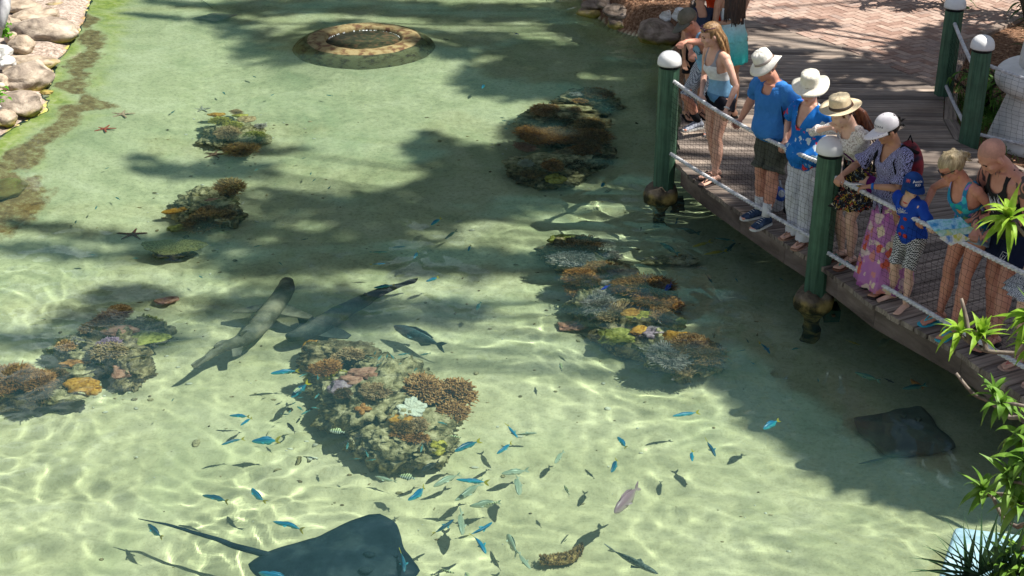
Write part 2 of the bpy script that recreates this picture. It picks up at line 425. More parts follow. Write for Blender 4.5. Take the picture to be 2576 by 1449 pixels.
def boulder(px, py, w, h, z, mat, seed, label, group, rz=0.0, depth=None, rec=True):
    """px,py: centre in the photo's frame of reference; w,h: apparent width and height"""
    p = at(px, py, z); s = scl(px, py, z); sx = w / s / 2; el = math.atan2(CH - z, p.y)
    hh = h / s / 2; sz = min(hh * .85, sx * .8); q = max(hh * hh - (sz * math.cos(el)) ** 2, .0) ** .5 / math.sin(el)
    sy = depth or min(max(q, sx * .5), sx * 1.3)
    o = put('boulder', rock_mesh(seed, sx * 1.12, sy * 1.1, sz * 1.15), mat); o.location = p; o.rotation_euler = (0, 0, rz)
    tag(o, label, 'rock', group)
    if rec: recv(o)
    return o
GL = 'boulders along the pale bank'
for a in [(108, 78, 168, 68, .12, M_rockG, 3, 'largest grey streaked boulder, long and flat topped, on the left bank', -.25),
          (85, 40, 110, 42, .14, M_rockL, 4, 'pale rounded boulder tucked behind the long grey streaked boulder', .1),
          (60, 15, 90, 34, .14, M_rockL, 5, 'pale boulder at the top end of the left bank', .1),
          (140, 12, 50, 22, .05, M_rockL, 6, 'small tan boulder at the top end of the bank by yellow algae', 0.0),
          (57, 113, 62, 52, .15, M_rockL, 7, 'rounded tan boulder just below the long grey streaked boulder', .3),
          (28, 92, 34, 50, .16, M_rockL, 71, 'narrow upright pink boulder between leaves and streaked boulder', .3),
          (84, 158, 128, 38, .06, M_rockL, 8, 'low flat wedge shaped boulder with a lit yellow tip on the bank', -.15),
          (60, 198, 122, 84, .12, M_rockG, 9, 'large blocky cracked boulder in the middle of the left bank', -.2),
          (8, 205, 46, 54, .16, M_rockL, 10, 'tan boulder at the picture edge beside the blocky cracked boulder', .1),
          (117, 232, 36, 13, .01, M_rockL, 11, 'little flat stone at the waterline below the blocky boulder', 0.0),
          (52, 262, 112, 62, .12, M_rockG, 12, 'rounded boulder with dark cracks at the waterline, second lowest of the bank', -.1),
          (8, 300, 70, 44, .08, M_rockL, 13, 'lowest boulder of the left bank, sunlit and cut by the frame', 0.0),
          (8, 130, 42, 50, .18, M_rockW, 14, 'whitish rough stone between leaves and the wedge boulder', 0.0),
          (15, 158, 44, 36, .17, M_rockW, 15, 'broken white rubble stone above the wedge shaped boulder', 0.0),
          (5, 268, 22, 30, .14, M_rockW, 16, 'small white rubble stone above the lowest boulder', 0.0),
          (22, 60, 60, 34, .12, M_rockL, 17, 'dusty tan stone behind the long grey streaked boulder', .2),
          (-4, 60, 60, 50, .15, M_rockG, 18, 'grey stone under the weathered stump', .1),
          (30, 178, 40, 22, .14, M_rockL, 19, 'small pinkish stone between wedge and blocky boulder', .1),
          (-10, 235, 44, 40, .12, M_rockL, 20, 'tan stone cut by the frame beside the leaf tuft', .1)]:
    boulder(*a[:8], GL, a[8])
GT = 'boulders below the mulch bed'
for a in [(1487, 12, 52, 26, .12, M_rockT, 21, 'brown boulder at the far tip of the rock edging', 0),
          (1485, 30, 62, 30, .04, M_rockT, 22, 'dark wet boulder at the waterline at the far tip of the edging', 0),
          (1565, 32, 98, 46, .17, M_rockT, 23, 'long grey brown boulder, widest of the rock edging below the mulch', -.1),
          (1570, 58, 84, 38, .05, M_rockT, 24, 'flat brown boulder at the waterline under the longest edging boulder', 0.15),
          (1622, 52, 24, 42, .1, M_rockT, 25, 'narrow dark boulder wedged between two larger ones', 0),
          (1640, 35, 60, 40, .22, M_rockG, 26, 'pale angular boulder on top of the rock edging', .2),
          (1678, 40, 34, 26, .30, M_rockW, 27, 'small white stone on the mulch edge beside the pale angular boulder', 0),
          (1712, 38, 44, 38, .32, M_rockW, 28, 'bluish white stone next to the man in the camouflage cap', 0),
          (1655, 82, 96, 66, .12, M_rockT, 29, 'biggest round grey brown boulder of the edging beside the green post', .1),
          (1718, 72, 50, 52, .15, M_rockT, 30, 'dark boulder half hidden behind the leaning man', 0),
          (1520, 10, 40, 22, .22, M_rockT, 32, 'small tan boulder behind the longest edging boulder', 0),
          (1600, 12, 50, 20, .3, M_rockT, 33, 'low brown stone lying in the mulch', 0),]:
    boulder(*a[:8], GT, a[8])
boulder(8, 512, 112, 95, -.24, M('mound_algae', (.10, .055, .015), (.20, .13, .035), 4, .9, .7, 25, c3=(.27, .21, .07)), 41, 'ochre algae covered mound under shallow water at the left edge', 'submerged mounds')
# ---------------------------------------------------------------- boardwalk
def woodmat(name, a, b_, c_, grain=(1, 1, 1)):
    m, nt, bs = nodes(name); bs.inputs['Roughness'].default_value = .8; bs.inputs['Specular IOR Level'].default_value = .25
    at_ = nt.nodes.new('ShaderNodeAttribute'); at_.attribute_name = 'rnd'
    uv = nt.nodes.new('ShaderNodeAttribute'); uv.attribute_name = 'along'
    mp = N(nt, 'ShaderNodeMapping'); nt.links.new(uv.outputs['Vector'], mp.inputs[0]); mp.inputs['Scale'].default_value = (1.2, 26, 26)
    ad = N(nt, 'ShaderNodeVectorMath', operation='ADD'); nt.links.new(mp.outputs[0], ad.inputs[0])
    sc = N(nt, 'ShaderNodeVectorMath', operation='SCALE'); nt.links.new(at_.outputs['Color'], sc.inputs[0]); sc.inputs['Scale'].default_value = 40; nt.links.new(sc.outputs[0], ad.inputs[1])
    gr = tnoise(nt, ad.outputs[0], 1, 6, .7, .3)
    base = ramp(nt, gr, [(.30, a), (.50, b_), (.70, c_)])
    tint = ramp(nt, at_.outputs['Fac'], [(0, (.50, .48, .47)), (.5, (.90, .88, .86)), (1, (1.25, 1.2, 1.12))])
    base = mixc(nt, 1, base, tint, 'MULTIPLY')
    big = ramp(nt, tnoise(nt, coord(nt, 1), 1.6, 5, .6), [(.36, (.66, .63, .62)), (.56, (1, 1, 1))]); base = mixc(nt, .8, base, big, 'MULTIPLY')
    nt.links.new(base, bs.inputs['Base Color']); bump(nt, bs, gr, .5, .006); return m
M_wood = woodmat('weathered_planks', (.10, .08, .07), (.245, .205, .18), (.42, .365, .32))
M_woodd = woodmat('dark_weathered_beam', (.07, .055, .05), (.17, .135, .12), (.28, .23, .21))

class Planks:
    def __init__(s): s.v = []; s.f = []; s.uv = []; s.rnd = []
    def board(s, quad, z0, z1, r, nseg=10):
        """quad: a,b = near edge start/end ; d,c = other side"""
        a, b, c, d = [V(p) for p in quad]; L = (b - a).length; base = len(s.v); rr = random.Random(int(r * 1e6))
        for i in range(nseg + 1):
            t = i / nseg; p = a.lerp(b, t); q = d.lerp(c, t); w = (q - p).length
            e = V((0, 0, 0)); n = (q - p).normalized() * rr.uniform(-.0015, .0015) ; ch = (q - p).normalized() * .006
            zz = rr.uniform(-.0012, .0012)
            for (pp, z, k) in ((p + n, z0, -.04), (p + n, z1 - .006, -.01), (p + n + ch, z1 + zz, 0), (q + n - ch, z1 + zz, w), (q + n, z1 - .006, w + .01), (q + n, z0, w + .04)):
                s.v.append((pp.x, pp.y, z)); s.uv.append((t * L, k, 0)); s.rnd.append(r)
        for i in range(nseg):
            for j in range(6):
                j2 = (j + 1) % 6; A = base + i * 6
                s.f.append((A + j, A + j2, A + 6 + j2, A + 6 + j))
        s.f.append(tuple(base + k for k in (5, 4, 3, 2, 1, 0))); o = base + nseg * 6; s.f.append(tuple(o + k for k in range(6)))
    def build(s, name, mat, parent):
        me = bpy.data.meshes.new(name); me.from_pydata(s.v, [], s.f); me.update()
        a = me.attributes.new('rnd', 'FLOAT', 'POINT'); a.data.foreach_set('value', s.rnd)
        a = me.attributes.new('along', 'FLOAT_VECTOR', 'POINT'); a.data.foreach_set('vector', [c for u in s.uv for c in u])
        return put(name, me, mat, parent)

EDGE = [at(*p, DZ) for p in [(1703, 412), (1752, 456), (1854, 527), (1965, 603), (2043, 640 + 12), (2098, 690), (2192, 762), (2411, 884), (2498, 945), (2576, 1000), (2760, 1130), (2950, 1270)]]
BACKL = [at(1735, 95, DZ), at(1725, 60, DZ)]
deck = tag(empty('boardwalk', (0, 0, 0)), 'curved grey timber boardwalk over the pool that the visitors stand on', 'boardwalk')
# the boards fan out: each starts on the water edge and runs back to the garden side
def edge_pt(s):
    for a, b in zip(EDGE[:-1], EDGE[1:]):
        l = (b - a).length
        if s <= l: return a.lerp(b, s / l)
        s -= l
    return None
FAR = [at(*p, DZ) for p in [(2410, 352), (2470, 385), (2600, 470), (2800, 620), (3100, 800)]]   # garden side near the right rail
pk = Planks(); bw = .142; s_ = 0.0; k = 0
def side(s0):
    return edge_pt(s0)
def hit(p, d, a, b):
    """distance along d from p to line a-b"""
    ex, ey = b.x - a.x, b.y - a.y; den = d.x * ey - d.y * ex
    if abs(den) < 1e-9: return None
    t = ((a.x - p.x) * ey - (a.y - p.y) * ex) / den; u = ((a.x - p.x) * d.y - (a.y - p.y) * d.x) / den
    return (t, u)
RIGHT = [at(2376, 232, DZ), at(2372, 300, DZ), at(2400, 352, DZ), at(2445, 372, DZ), at(2700, 470, DZ), V((9.5, 12.2, DZ))]
BRICK = [at(1750, -20, DZ), at(1864, 46, DZ), at(1980, 76, DZ), at(2073, 109, DZ), at(2238, 168, DZ), at(2376, 232, DZ)]
BND = list(reversed(BRICK))
def clip_len(p, d):
    best = 9.0
    for ch in (RIGHT, BRICK):
        for a, b in zip(ch[:-1], ch[1:]):
            h = hit(p, d, a, b)
            if h and h[0] > .02 and -1e-3 <= h[1] <= 1 + 1e-3: best = min(best, h[0])
    return best
def dirn(s0):
    # near boards run to the right and away, boards by the first post run straight across
    a0 = math.radians(-2); a1 = math.radians(27)
    t = min(max(s0 / 3.0, 0), 1); t = t * t * (3 - 2 * t) if s0 < 3 else 1
    return a0 + (a1 - a0) * t
def dvec(s0): a = dirn(s0); return V((math.cos(a), math.sin(a), 0))
s_ = 0.0
while True:
    step = bw * random.uniform(.96, 1.04) / .93
    p0 = edge_pt(s_); p1 = edge_pt(s_ + step - .014)
    if p1 is None: break
    d0 = dvec(s_); d1 = dvec(s_ + step - .014)
    ov = random.uniform(-.004, .018)
    p0 = p0 - d0 * ov; p1 = p1 - d1 * ov
    L0 = clip_len(p0, d0); L1 = clip_len(p1, d1)
    pk.board([p0, p0 + d0 * L0, p1 + d1 * L1, p1], DZ - .045, DZ, random.random(), 12)
    s_ += step; k += 1
# boards beyond the first post: straight across, back to the brick paving
y = EDGE[0].y + .012; xl = 1.62; a0 = math.radians(-2); d = V((math.cos(a0), math.sin(a0), 0))
p = V((EDGE[0].x, EDGE[0].y, DZ)) + V((0, .012, 0))
while p.y < 20.8:
    w_ = bw * random.uniform(.96, 1.04); q = p + V((0, w_ - .014, 0)); ov = random.uniform(-.01, .02)
    a = p + d * ov; e = q + d * ov; La = clip_len(a, d); Le = clip_len(e, d)
    if La < 8.5 and Le < 8.5: pk.board([a, a + d * La, e + d * Le, e], DZ - .045, DZ, random.random(), 12)
    p = p + V((0.137 * w_, w_, 0))
pk.build('decking', M_wood, deck)
# bearers under the board ends, joists behind
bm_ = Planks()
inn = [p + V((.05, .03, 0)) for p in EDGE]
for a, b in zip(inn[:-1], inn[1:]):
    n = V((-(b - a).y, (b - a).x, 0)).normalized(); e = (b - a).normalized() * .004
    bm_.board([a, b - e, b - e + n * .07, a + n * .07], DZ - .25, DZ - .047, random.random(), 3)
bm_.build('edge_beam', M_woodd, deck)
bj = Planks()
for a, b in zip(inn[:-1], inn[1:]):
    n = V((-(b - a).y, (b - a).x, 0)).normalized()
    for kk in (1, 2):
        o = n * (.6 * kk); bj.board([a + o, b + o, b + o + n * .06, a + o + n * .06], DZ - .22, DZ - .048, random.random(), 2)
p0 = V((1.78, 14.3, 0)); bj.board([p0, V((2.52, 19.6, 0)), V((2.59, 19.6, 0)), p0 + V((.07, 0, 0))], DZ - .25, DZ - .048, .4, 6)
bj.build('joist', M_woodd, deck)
# trim board along the garden side by the two far posts
tr = Planks(); A, B, C_, D_ = RIGHT[0], RIGHT[1], RIGHT[2], RIGHT[3]
for a, b in ((A, B), (B, C_)):
    n = V(((b - a).y, -(b - a).x, 0)).normalized() * -1
    tr.board([a + n * .012, b + n * .012, b + n * .15, a + n * .15], DZ - .045, DZ + .003, random.random(), 4)
tr.build('edge_trim', M_wood, deck)

# ---------------------------------------------------------------- brick plaza
def brick_material():
    m, nt, bs = nodes('pink_brick_paving'); bs.inputs['Roughness'].default_value = .85; bs.inputs['Specular IOR Level'].default_value = .2
    at_ = nt.nodes.new('ShaderNodeAttribute'); at_.attribute_name = 'rnd'
    c = ramp(nt, at_.outputs['Fac'], [(0, (.27, .175, .14)), (.35, (.36, .255, .21)), (.7, (.43, .33, .275)), (1, (.31, .235, .205))])
    n = ramp(nt, tnoise(nt, coord(nt, 1), 12, 6, .7), [(.3, (.66, .62, .60)), (.6, (1.05, 1.02, 1))]); c = mixc(nt, .8, c, n, 'MULTIPLY')
    nt.links.new(c, bs.inputs['Base Color']); bump(nt, bs, tnoise(nt, coord(nt, 1), 60, 4), .4, .004); return m
M_brick = brick_material()
plaza_poly = [BRICK[0], BRICK[1], BRICK[2], BRICK[3], BRICK[4], BRICK[5], V((5.25, 16.8, 0)), V((6.0, 18.6, 0)), V((8.6, 21.5, 0)), V((9, 26, 0)), V((1.9, 26, 0)), V((2.2, 21.2, 0))]
def inpoly(x, y, poly):
    ins = False; n = len(poly)
    for i in range(n):
        a, b = poly[i], poly[(i + 1) % n]
        if (a.y > y) != (b.y > y) and x < (b.x - a.x) * (y - a.y) / (b.y - a.y) + a.x: ins = not ins
    return ins
b = MB(); b.prism([(p.x, p.y) for p in plaza_poly], .30, DZ - .012)
tag(b.build('plaza_base', M('paving_sand', (.16, .12, .10), (.28, .22, .18), 30, .9)), kind='structure')
vs, fs, rn = [], [], []; bl, bwid, gap = .23, .115, .006; ang = math.radians(28); ca, sa = math.cos(ang), math.sin(ang); rb = random.Random(3)
u = bwid
for i in range(-60, 70):
    for j in range(-32, 33):
        # herringbone cell
        for kind in (0, 1):
            if kind == 0: x0, y0 = (i + 4 * j) * u, i * u; x1, y1 = x0 + 2 * u, y0 + u
            else: x0, y0 = (i + 3 + 4 * j) * u, i * u; x1, y1 = x0 + u, y0 + 2 * u
            q = [(x0 + gap / 2, y0 + gap / 2), (x1 - gap / 2, y0 + gap / 2), (x1 - gap / 2, y1 - gap / 2), (x0 + gap / 2, y1 - gap / 2)]
            w = [(5 + ca * x - sa * y, 20 + sa * x + ca * y) for x, y in q]
            cxm = sum(p[0] for p in w) / 4; cym = sum(p[1] for p in w) / 4
            if not all(inpoly(p[0], p[1], plaza_poly) for p in w) or cym > 24: continue
            n0 = len(vs); zt = DZ - .002 + rb.uniform(-.0015, .0015)
            vs += [(p[0], p[1], zt - .012) for p in w]; 
            ctr = V((cxm, cym, 0))
            vs += [(ctr.x + (p[0] - ctr.x) * .97, ctr.y + (p[1] - ctr.y) * .95, zt) for p in w]
            r = rb.random(); rn += [r] * 8
            fs += [(n0 + 4, n0 + 5, n0 + 6, n0 + 7)] + [(n0 + a, n0 + (a + 1) % 4, n0 + 4 + (a + 1) % 4, n0 + 4 + a) for a in range(4)]
me = bpy.data.meshes.new('plaza'); me.from_pydata(vs, [], fs); me.update(); a = me.attributes.new('rnd', 'FLOAT', 'POINT'); a.data.foreach_set('value', rn)
tag(put('plaza', me, M_brick), kind='structure')

# ---------------------------------------------------------------- posts, footings, ropes, nets
def postmat():
    m, nt, bs = nodes('green_painted_timber'); bs.inputs['Roughness'].default_value = .55; bs.inputs['Specular IOR Level'].default_value = .4
    g = tnoise(nt, coord(nt, 1, st=(1, 1, .05)), 46, 6, .7)
    c = ramp(nt, g, [(.3, (.022, .055, .036)), (.5, (.045, .115, .072)), (.7, (.07, .16, .105))])
    w = ramp(nt, tnoise(nt, coord(nt, 1), 4, 6, .7), [(.4, (.75, .75, .72)), (.62, (1.15, 1.15, 1.1))]); c = mixc(nt, .7, c, w, 'MULTIPLY')
    chip = ramp(nt, tnoise(nt, coord(nt, 1, st=(1, 1, .3)), 30, 3, .6), [(.70, (0, 0, 0)), (.73, (1, 1, 1))]); c = mixc(nt, math_n(nt, 'MULTIPLY', chip, .5), c, (.19, .17, .13))
    nt.links.new(c, bs.inputs['Base Color']); bump(nt, bs, g, .35, .004); return m
M_post = postmat()
M_cap = M('white_cap_paint', (.72, .73, .74), (.80, .80, .80), 3, .4, .1, 20, spec=.5)
M_band = M('black_band', (.012, .014, .018), None, rough=.4)
M_rope = M('white_rope', (.42, .43, .46), (.74, .74, .75), 30, .7, .3, 300)
M_rope2 = M('sleeved_rope', (.40, .41, .44), (.62, .62, .64), 12, .5, .3, 60)
M_foot = rockmat('footing_concrete', (.05, .04, .03), (.15, .12, .085), (.30, .24, .17), algae=(.03, .03, .012))  # below the waterline the shade of dark water is painted into the algae colour
M_bolt = M('rusty_bolt', (.16, .06, .03), (.30, .12, .06), 20, .7)
M_net = M('black_net', (.008, .009, .010), None, rough=.9, spec=.02)

def post(p, ztop, zbot, label, R=.107, lean=(0, 0)):
    t = tag(empty('bollard_post', (p.x, p.y, 0)), label, 'post', 'green posts of the boardwalk railing')
    t.rotation_euler = (lean[0], lean[1], 0)
    b = MB(); n = 10; b.lathe([(R * 1.04, zbot), (R * 1.0, ztop - .17)], n=n, c=(0, 0, 0)); recv(b.build('shaft', M_post, t))
    b = MB(); b.lathe([(R * .93, ztop - .175), (R * .95, ztop - .125), (R * .93, ztop - .12)], n=32); b.build('band', M_band, t, True)
    b = MB(); rc = .122; hh = .135; pr_ = [(rc * .9, ztop - .140), (rc, ztop - .137), (rc * 1.01, ztop - .12)]
    for k in range(1, 12):
        a = k / 12 * PI / 2; pr_.append((rc * (math.cos(a) ** .8), ztop - .11 + .11 * math.sin(a)))
    pr_.append((.001, ztop)); b.lathe(pr_, n=40); b.build('cap', M_cap, t, True)
    return t
P1 = at(1668, 497, 0); P2 = at(2050, 764, 0); P3 = at(2373, 236, DZ); P4 = at(2437, 355, DZ)
PT = 1.585
post(P1, PT, -.02, 'green post with white dome cap under the leaning man\'s elbow')
post(P2, PT, -.02, 'green post with white dome cap that the girl in straw hat leans on')
post(P3, PT, .2, 'green post whose cap meets the top edge beside the brick paving')
post(P4, PT, .2, 'green post with white dome cap in the shade before the garden')
def footing(p, seed, label, r=.17):
    t = tag(empty('footing', (p.x, p.y, 0)), label, 'footing', 'concrete footings under the posts')
    b = MB(); b.lathe([(r * .42, -.75), (r * .45, -.25), (r * .72, -.12), (r * 1.0, -.03), (r * 1.06, .05), (r * .92, .115), (r * .5, .145), (.001, .15)], n=28, wob=lambda a, q: .02 * math.sin(3 * a + seed) + .012 * math.sin(7 * a))
    recv(b.build('plinth', M_foot, t, True))
footing(P1 + V((-.03, -.02, 0)), 1, 'algae stained concrete footing under the post at the boardwalk tip')
footing(P2 + V((-.02, -.02, 0)), 2, 'dark wet concrete footing under the post the straw hat girl leans on')
# bracket blocks and bolts where the beam meets the two water-side posts
for P, e, lb in ((P1, V((.12, .02, 0)), 'timber bracket with a rusty bolt at the foot of the tip post'), (P2, V((.12, .02, 0)), 'timber bracket with a rusty bolt at the foot of the middle post')):
    t = tag(empty('post_bracket', P + e), lb, 'bracket'); b = MB(); b.box(-.035, .10, -.10, .09, -.33, -.06); b.build('block', M_woodd if P is P1 else M('teal_bracket', (.02, .06, .055), (.04, .10, .09), 6), t)
    b = MB(); b.tube([(.03, -.10, -.14), (.03, -.135, -.14)], .018, 8); b.build('bolt', M_bolt, t, True)

def sag(a, b, dip, n=40):
    return [a.lerp(b, i / n) - V((0, 0, dip * 4 * (i / n) * (1 - i / n))) for i in range(n + 1)]
def rope(pa, pb, dip, label, r=.011, group='white ropes of the railing', twist=True, mat=None):
    L = (pb - pa).length; n = int(L / .012); c = sag(pa, pb, dip, n); ax = (pb - pa).normalized(); s1 = ax.cross(V((0, 0, 1))).normalized(); s2 = s1.cross(ax)
    b = MB()
    if twist:
        for k in range(3):
            pts = []
            for i, p in enumerate(c):
                a = 2 * PI * (i / n * L / .12 + k / 3); pts.append(p + s1 * math.cos(a) * r * .92 + s2 * math.sin(a) * r * .92)
            b.tube(pts, r, 6)
    else: b.tube(c[::4], r * 1.9, 10)
    o = b.build('rope', mat or M_rope, None, True); return tag(o, label, 'rope', group), c
def zat(x, y, P):     # height on the vertical line over P that shows at picture row y
    lo, hi = 0., 3.
    for _ in range(40):
        mid = (lo + hi) / 2; c, s = math.cos(TH), math.sin(TH); z = mid - CH; f = P.y * c - z * s; u = P.y * s + z * c
        if 724 - F * u / f > y: lo = mid
        else: hi = mid
    return lo
def hz(P, y): return V((P.x, P.y, zat(0, y, P)))
R1u, R1l = hz(P1, 195), hz(P1, 378); R2u, R2l = hz(P2, 418), hz(P2, 610)
P5 = V((4.62, 8.05, 0))                                    # next post, just outside the picture
E1u, E1l = V((P5.x, P5.y, R2u.z)), V((P5.x, P5.y, R2l.z))
_, c1 = rope(R1u, R2u, .07, 'upper white rope between the tip post and the middle post')
_, c2 = rope(R1l, R2l, .02, 'lower white rope at ankle height between tip post and middle post')
_, c3 = rope(hz(P2, 436), E1u + V((0, 0, .02)), .03, 'upper white rope the boy and the blonde woman lean on')
_, c4_ = rope(hz(P2, 625), E1l, .02, 'lower white rope in front of the bare footed boy')
post(P5, PT, -.02, 'green post of the railing just beyond the picture edge')
R3u, R3l, R4u, R4l = hz(P3, 50), hz(P3, 292 - 90), hz(P4, 160), hz(P4, 332)
_, c5 = rope(R3u, hz(P4, 190), .02, 'upper sleeved rope between the two shaded posts', twist=False, mat=M_rope2)
_, c6 = rope(hz(P3, 208), hz(P4, 335), .02, 'lower sleeved rope by the mulch between the two shaded posts', twist=False, mat=M_rope2)
P6 = V((7.0, 13.2, 0)); z4u = zat(0, 160, P4)
_, c7 = rope(V((P4.x + .05, P4.y, z4u)), V((P6.x, P6.y, z4u - .05)), .12, 'upper rope running past the white urn')
_, c8 = rope(V((P4.x + .05, P4.y, zat(0, 335, P4))), V((P6.x, P6.y, .60)), .03, 'lower rope running past the foot of the white urn')

def net(cu, cl, label, nv=None, nh=14):
    L = (cu[-1] - cu[0]).length; nv = nv or int(L / .055); b = MB(); rnd = random.Random(int(L * 1000)); w = .0012
    g = []
    for i in range(nv + 1):
        t = i / nv; p = cu[int(t * (len(cu) - 1))]; q = cl[int(t * (len(cl) - 1))]; row = []
        for j in range(nh + 1):
            u_ = j / nh; o = V((math.sin(i * .7 + j) * .004 + rnd.uniform(-.007, .007), rnd.uniform(-.007, .007), rnd.uniform(-.007, .007)))
            bulge = .05 * math.sin(u_ * PI) * (.6 + .4 * math.sin(i * .23)); row.append(p.lerp(q, u_) + o + V((-.9, -.4, 0)) * bulge * .6)
        g.append(row)
    def th(p, q):
        d = (q - p).normalized(); s = d.cross(V((.3, .9, .2))).normalized() * w; t2 = d.cross(s).normalized() * w
        b.add([p + s, p - s * .5 + t2 * .87, p - s * .5 - t2 * .87, q + s, q - s * .5 + t2 * .87, q - s * .5 - t2 * .87], [(0, 1, 4, 3), (1, 2, 5, 4), (2, 0, 3, 5)])
    for i in range(nv + 1):
        for j in range(nh + 1):
            if i < nv: th(g[i][j], g[i + 1][j])
            if j < nh: th(g[i][j], g[i][j + 1])
    return tag(b.build('safety_net', M_net), label, 'net', 'black nets hung between the ropes')
net(c1, c2, 'black net between the tip post and the middle post', 52, 15)
net(c3, c4_, 'black net in front of the boy and the blonde woman', 76, 15)
net(c5, c6, 'black net between the two shaded posts', 30, 13)
net(c7, c8, 'black net in front of the white urn', 40, 14)

# ---------------------------------------------------------------- urn, slab
M_urn = M('chalky_white_plaster', (.60, .59, .57), (.74, .73, .71), 2.5, .8, .3, 14, c3=(.78, .77, .75))
u0 = V((5.76, 14.95, 0)); t = tag(empty('urn', (u0.x, u0.y, .36)), 'large chalky white plaster urn on a flared foot in the shaded garden', 'urn')
b = MB(); b.lathe([(.62, 0), (.60, .06), (.46, .55), (.44, .60)], n=48); b.build('foot', M_urn, t, True)
b = MB(); b.lathe([(.40, .56)] + [(.50 + .13 * math.cos(a), .70 + .13 * math.sin(a)) for a in [(-.5 + k / 12) * PI for k in range(13)]] + [(.40, .84)], n=48); b.build('collar', M_urn, t, True)
b = MB(); b.lathe([(.40, .80), (.40, .95), (.36, 1.3), (.30, 1.7), (.34, 2.0), (.40, 2.05), (.38, 2.06), (.30, 1.9)], n=48); b.build('neck', M_urn, t, True)
sl0 = [at(2402, 1322, .22), at(2640, 1350, .22), at(2700, 1560, .22), at(2325, 1560, .22)]
b = MB(); b.prism([(p.x, p.y) for p in sl0], -.7, .22)
me = evald(b.mesh('s'), [('BEVEL', dict(width=.03, segments=3)), ])
M_slab = M('pale_blue_render', (.12, .22, .27), (.21, .35, .41), 3, .6, .8, 12, c3=(.34, .50, .54), st=(1, 2, 1))
o = put('concrete_ledge', me, M_slab); tag(recv(o), 'pale blue rendered concrete ledge at the near corner of the pool', 'ledge')
# corrugated grey sheet top-left
b = MB(); p = at(6, 25, .9)
b.tube([at(16, -30, 1.3), at(12, 20, 1.1), at(2, 70, .9)], [.06, .07, .05], 8); b.tube([at(-6, -30, 1.3), at(-4, 30, 1.0), at(-10, 90, .7)], [.09, .09, .07], 8)
tag(b.build('broken_stump', M('grey_bark', (.18, .18, .19), (.42, .42, .43), 8, .8, .6, 20, st=(1, 1, .3)), None, True), 'grey weathered branch stump in the top left corner', 'stump')
# ---------------------------------------------------------------- corals
def C3(name, a, b_, c_=None, sc=20, bmp=.6, lo=.36, hi=.62, bs_=60):
    return M(name, a, b_, sc, .85, bmp, bs_, c3=c_, lo=lo, hi=hi, spec=.12, bdist=.03)
MC = dict(
    orange=C3('orange_coral', (0.276, 0.115, 0.0403), (0.552, 0.276, 0.103), (0.8, 0.483, 0.241)),
    brown=C3('brown_coral', (0.116, 0.058, 0.0217), (0.304, 0.167, 0.058), (0.522, 0.304, 0.116)),
    dark=C3('dark_brown_coral', (0.048, 0.0288, 0.0128), (0.144, 0.08, 0.032), (0.288, 0.16, 0.072)),
    rust=C3('rust_coral', (0.176, 0.0675, 0.0203), (0.446, 0.189, 0.054), (0.702, 0.351, 0.121)),
    tan=C3('tan_coral', (.26, .15, .07), (.52, .33, .17), (.75, .52, .30)),
    pink=C3('pink_coral', (.30, .13, .09), (.50, .24, .18), (.62, .33, .25), 14),
    mauve=C3('mauve_coral', (.22, .14, .20), (.40, .28, .36), (.55, .42, .48), 14),
    purple=C3('purple_coral', (.20, .10, .20), (.42, .25, .40), (.62, .42, .55)),
    yellow=C3('yellow_coral', (.20, .17, .02), (.48, .40, .06), (.68, .58, .14)),
    olive=C3('olive_coral', (0.13, 0.13, 0.026), (0.338, 0.325, 0.078), (0.546, 0.507, 0.156)),
    finger=C3('orange_finger_coral', (0.312, 0.132, 0.0144), (0.576, 0.264, 0.036), (0.72, 0.384, 0.084), 25),
    white=C3('white_coral', (.50, .46, .38), (.74, .70, .60), (.80, .78, .70), 12),
    grey=C3('pale_grey_coral', (0.198, 0.154, 0.143), (0.506, 0.418, 0.396), (0.792, 0.704, 0.66)),
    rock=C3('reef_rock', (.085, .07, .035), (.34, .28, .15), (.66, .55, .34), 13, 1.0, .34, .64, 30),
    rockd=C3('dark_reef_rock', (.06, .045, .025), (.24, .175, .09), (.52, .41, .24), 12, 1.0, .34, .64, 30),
    brain=C3('brain_coral', (.12, .11, .03), (.25, .22, .07), (.36, .32, .12), 60, .6, .4, .6, 90),
)
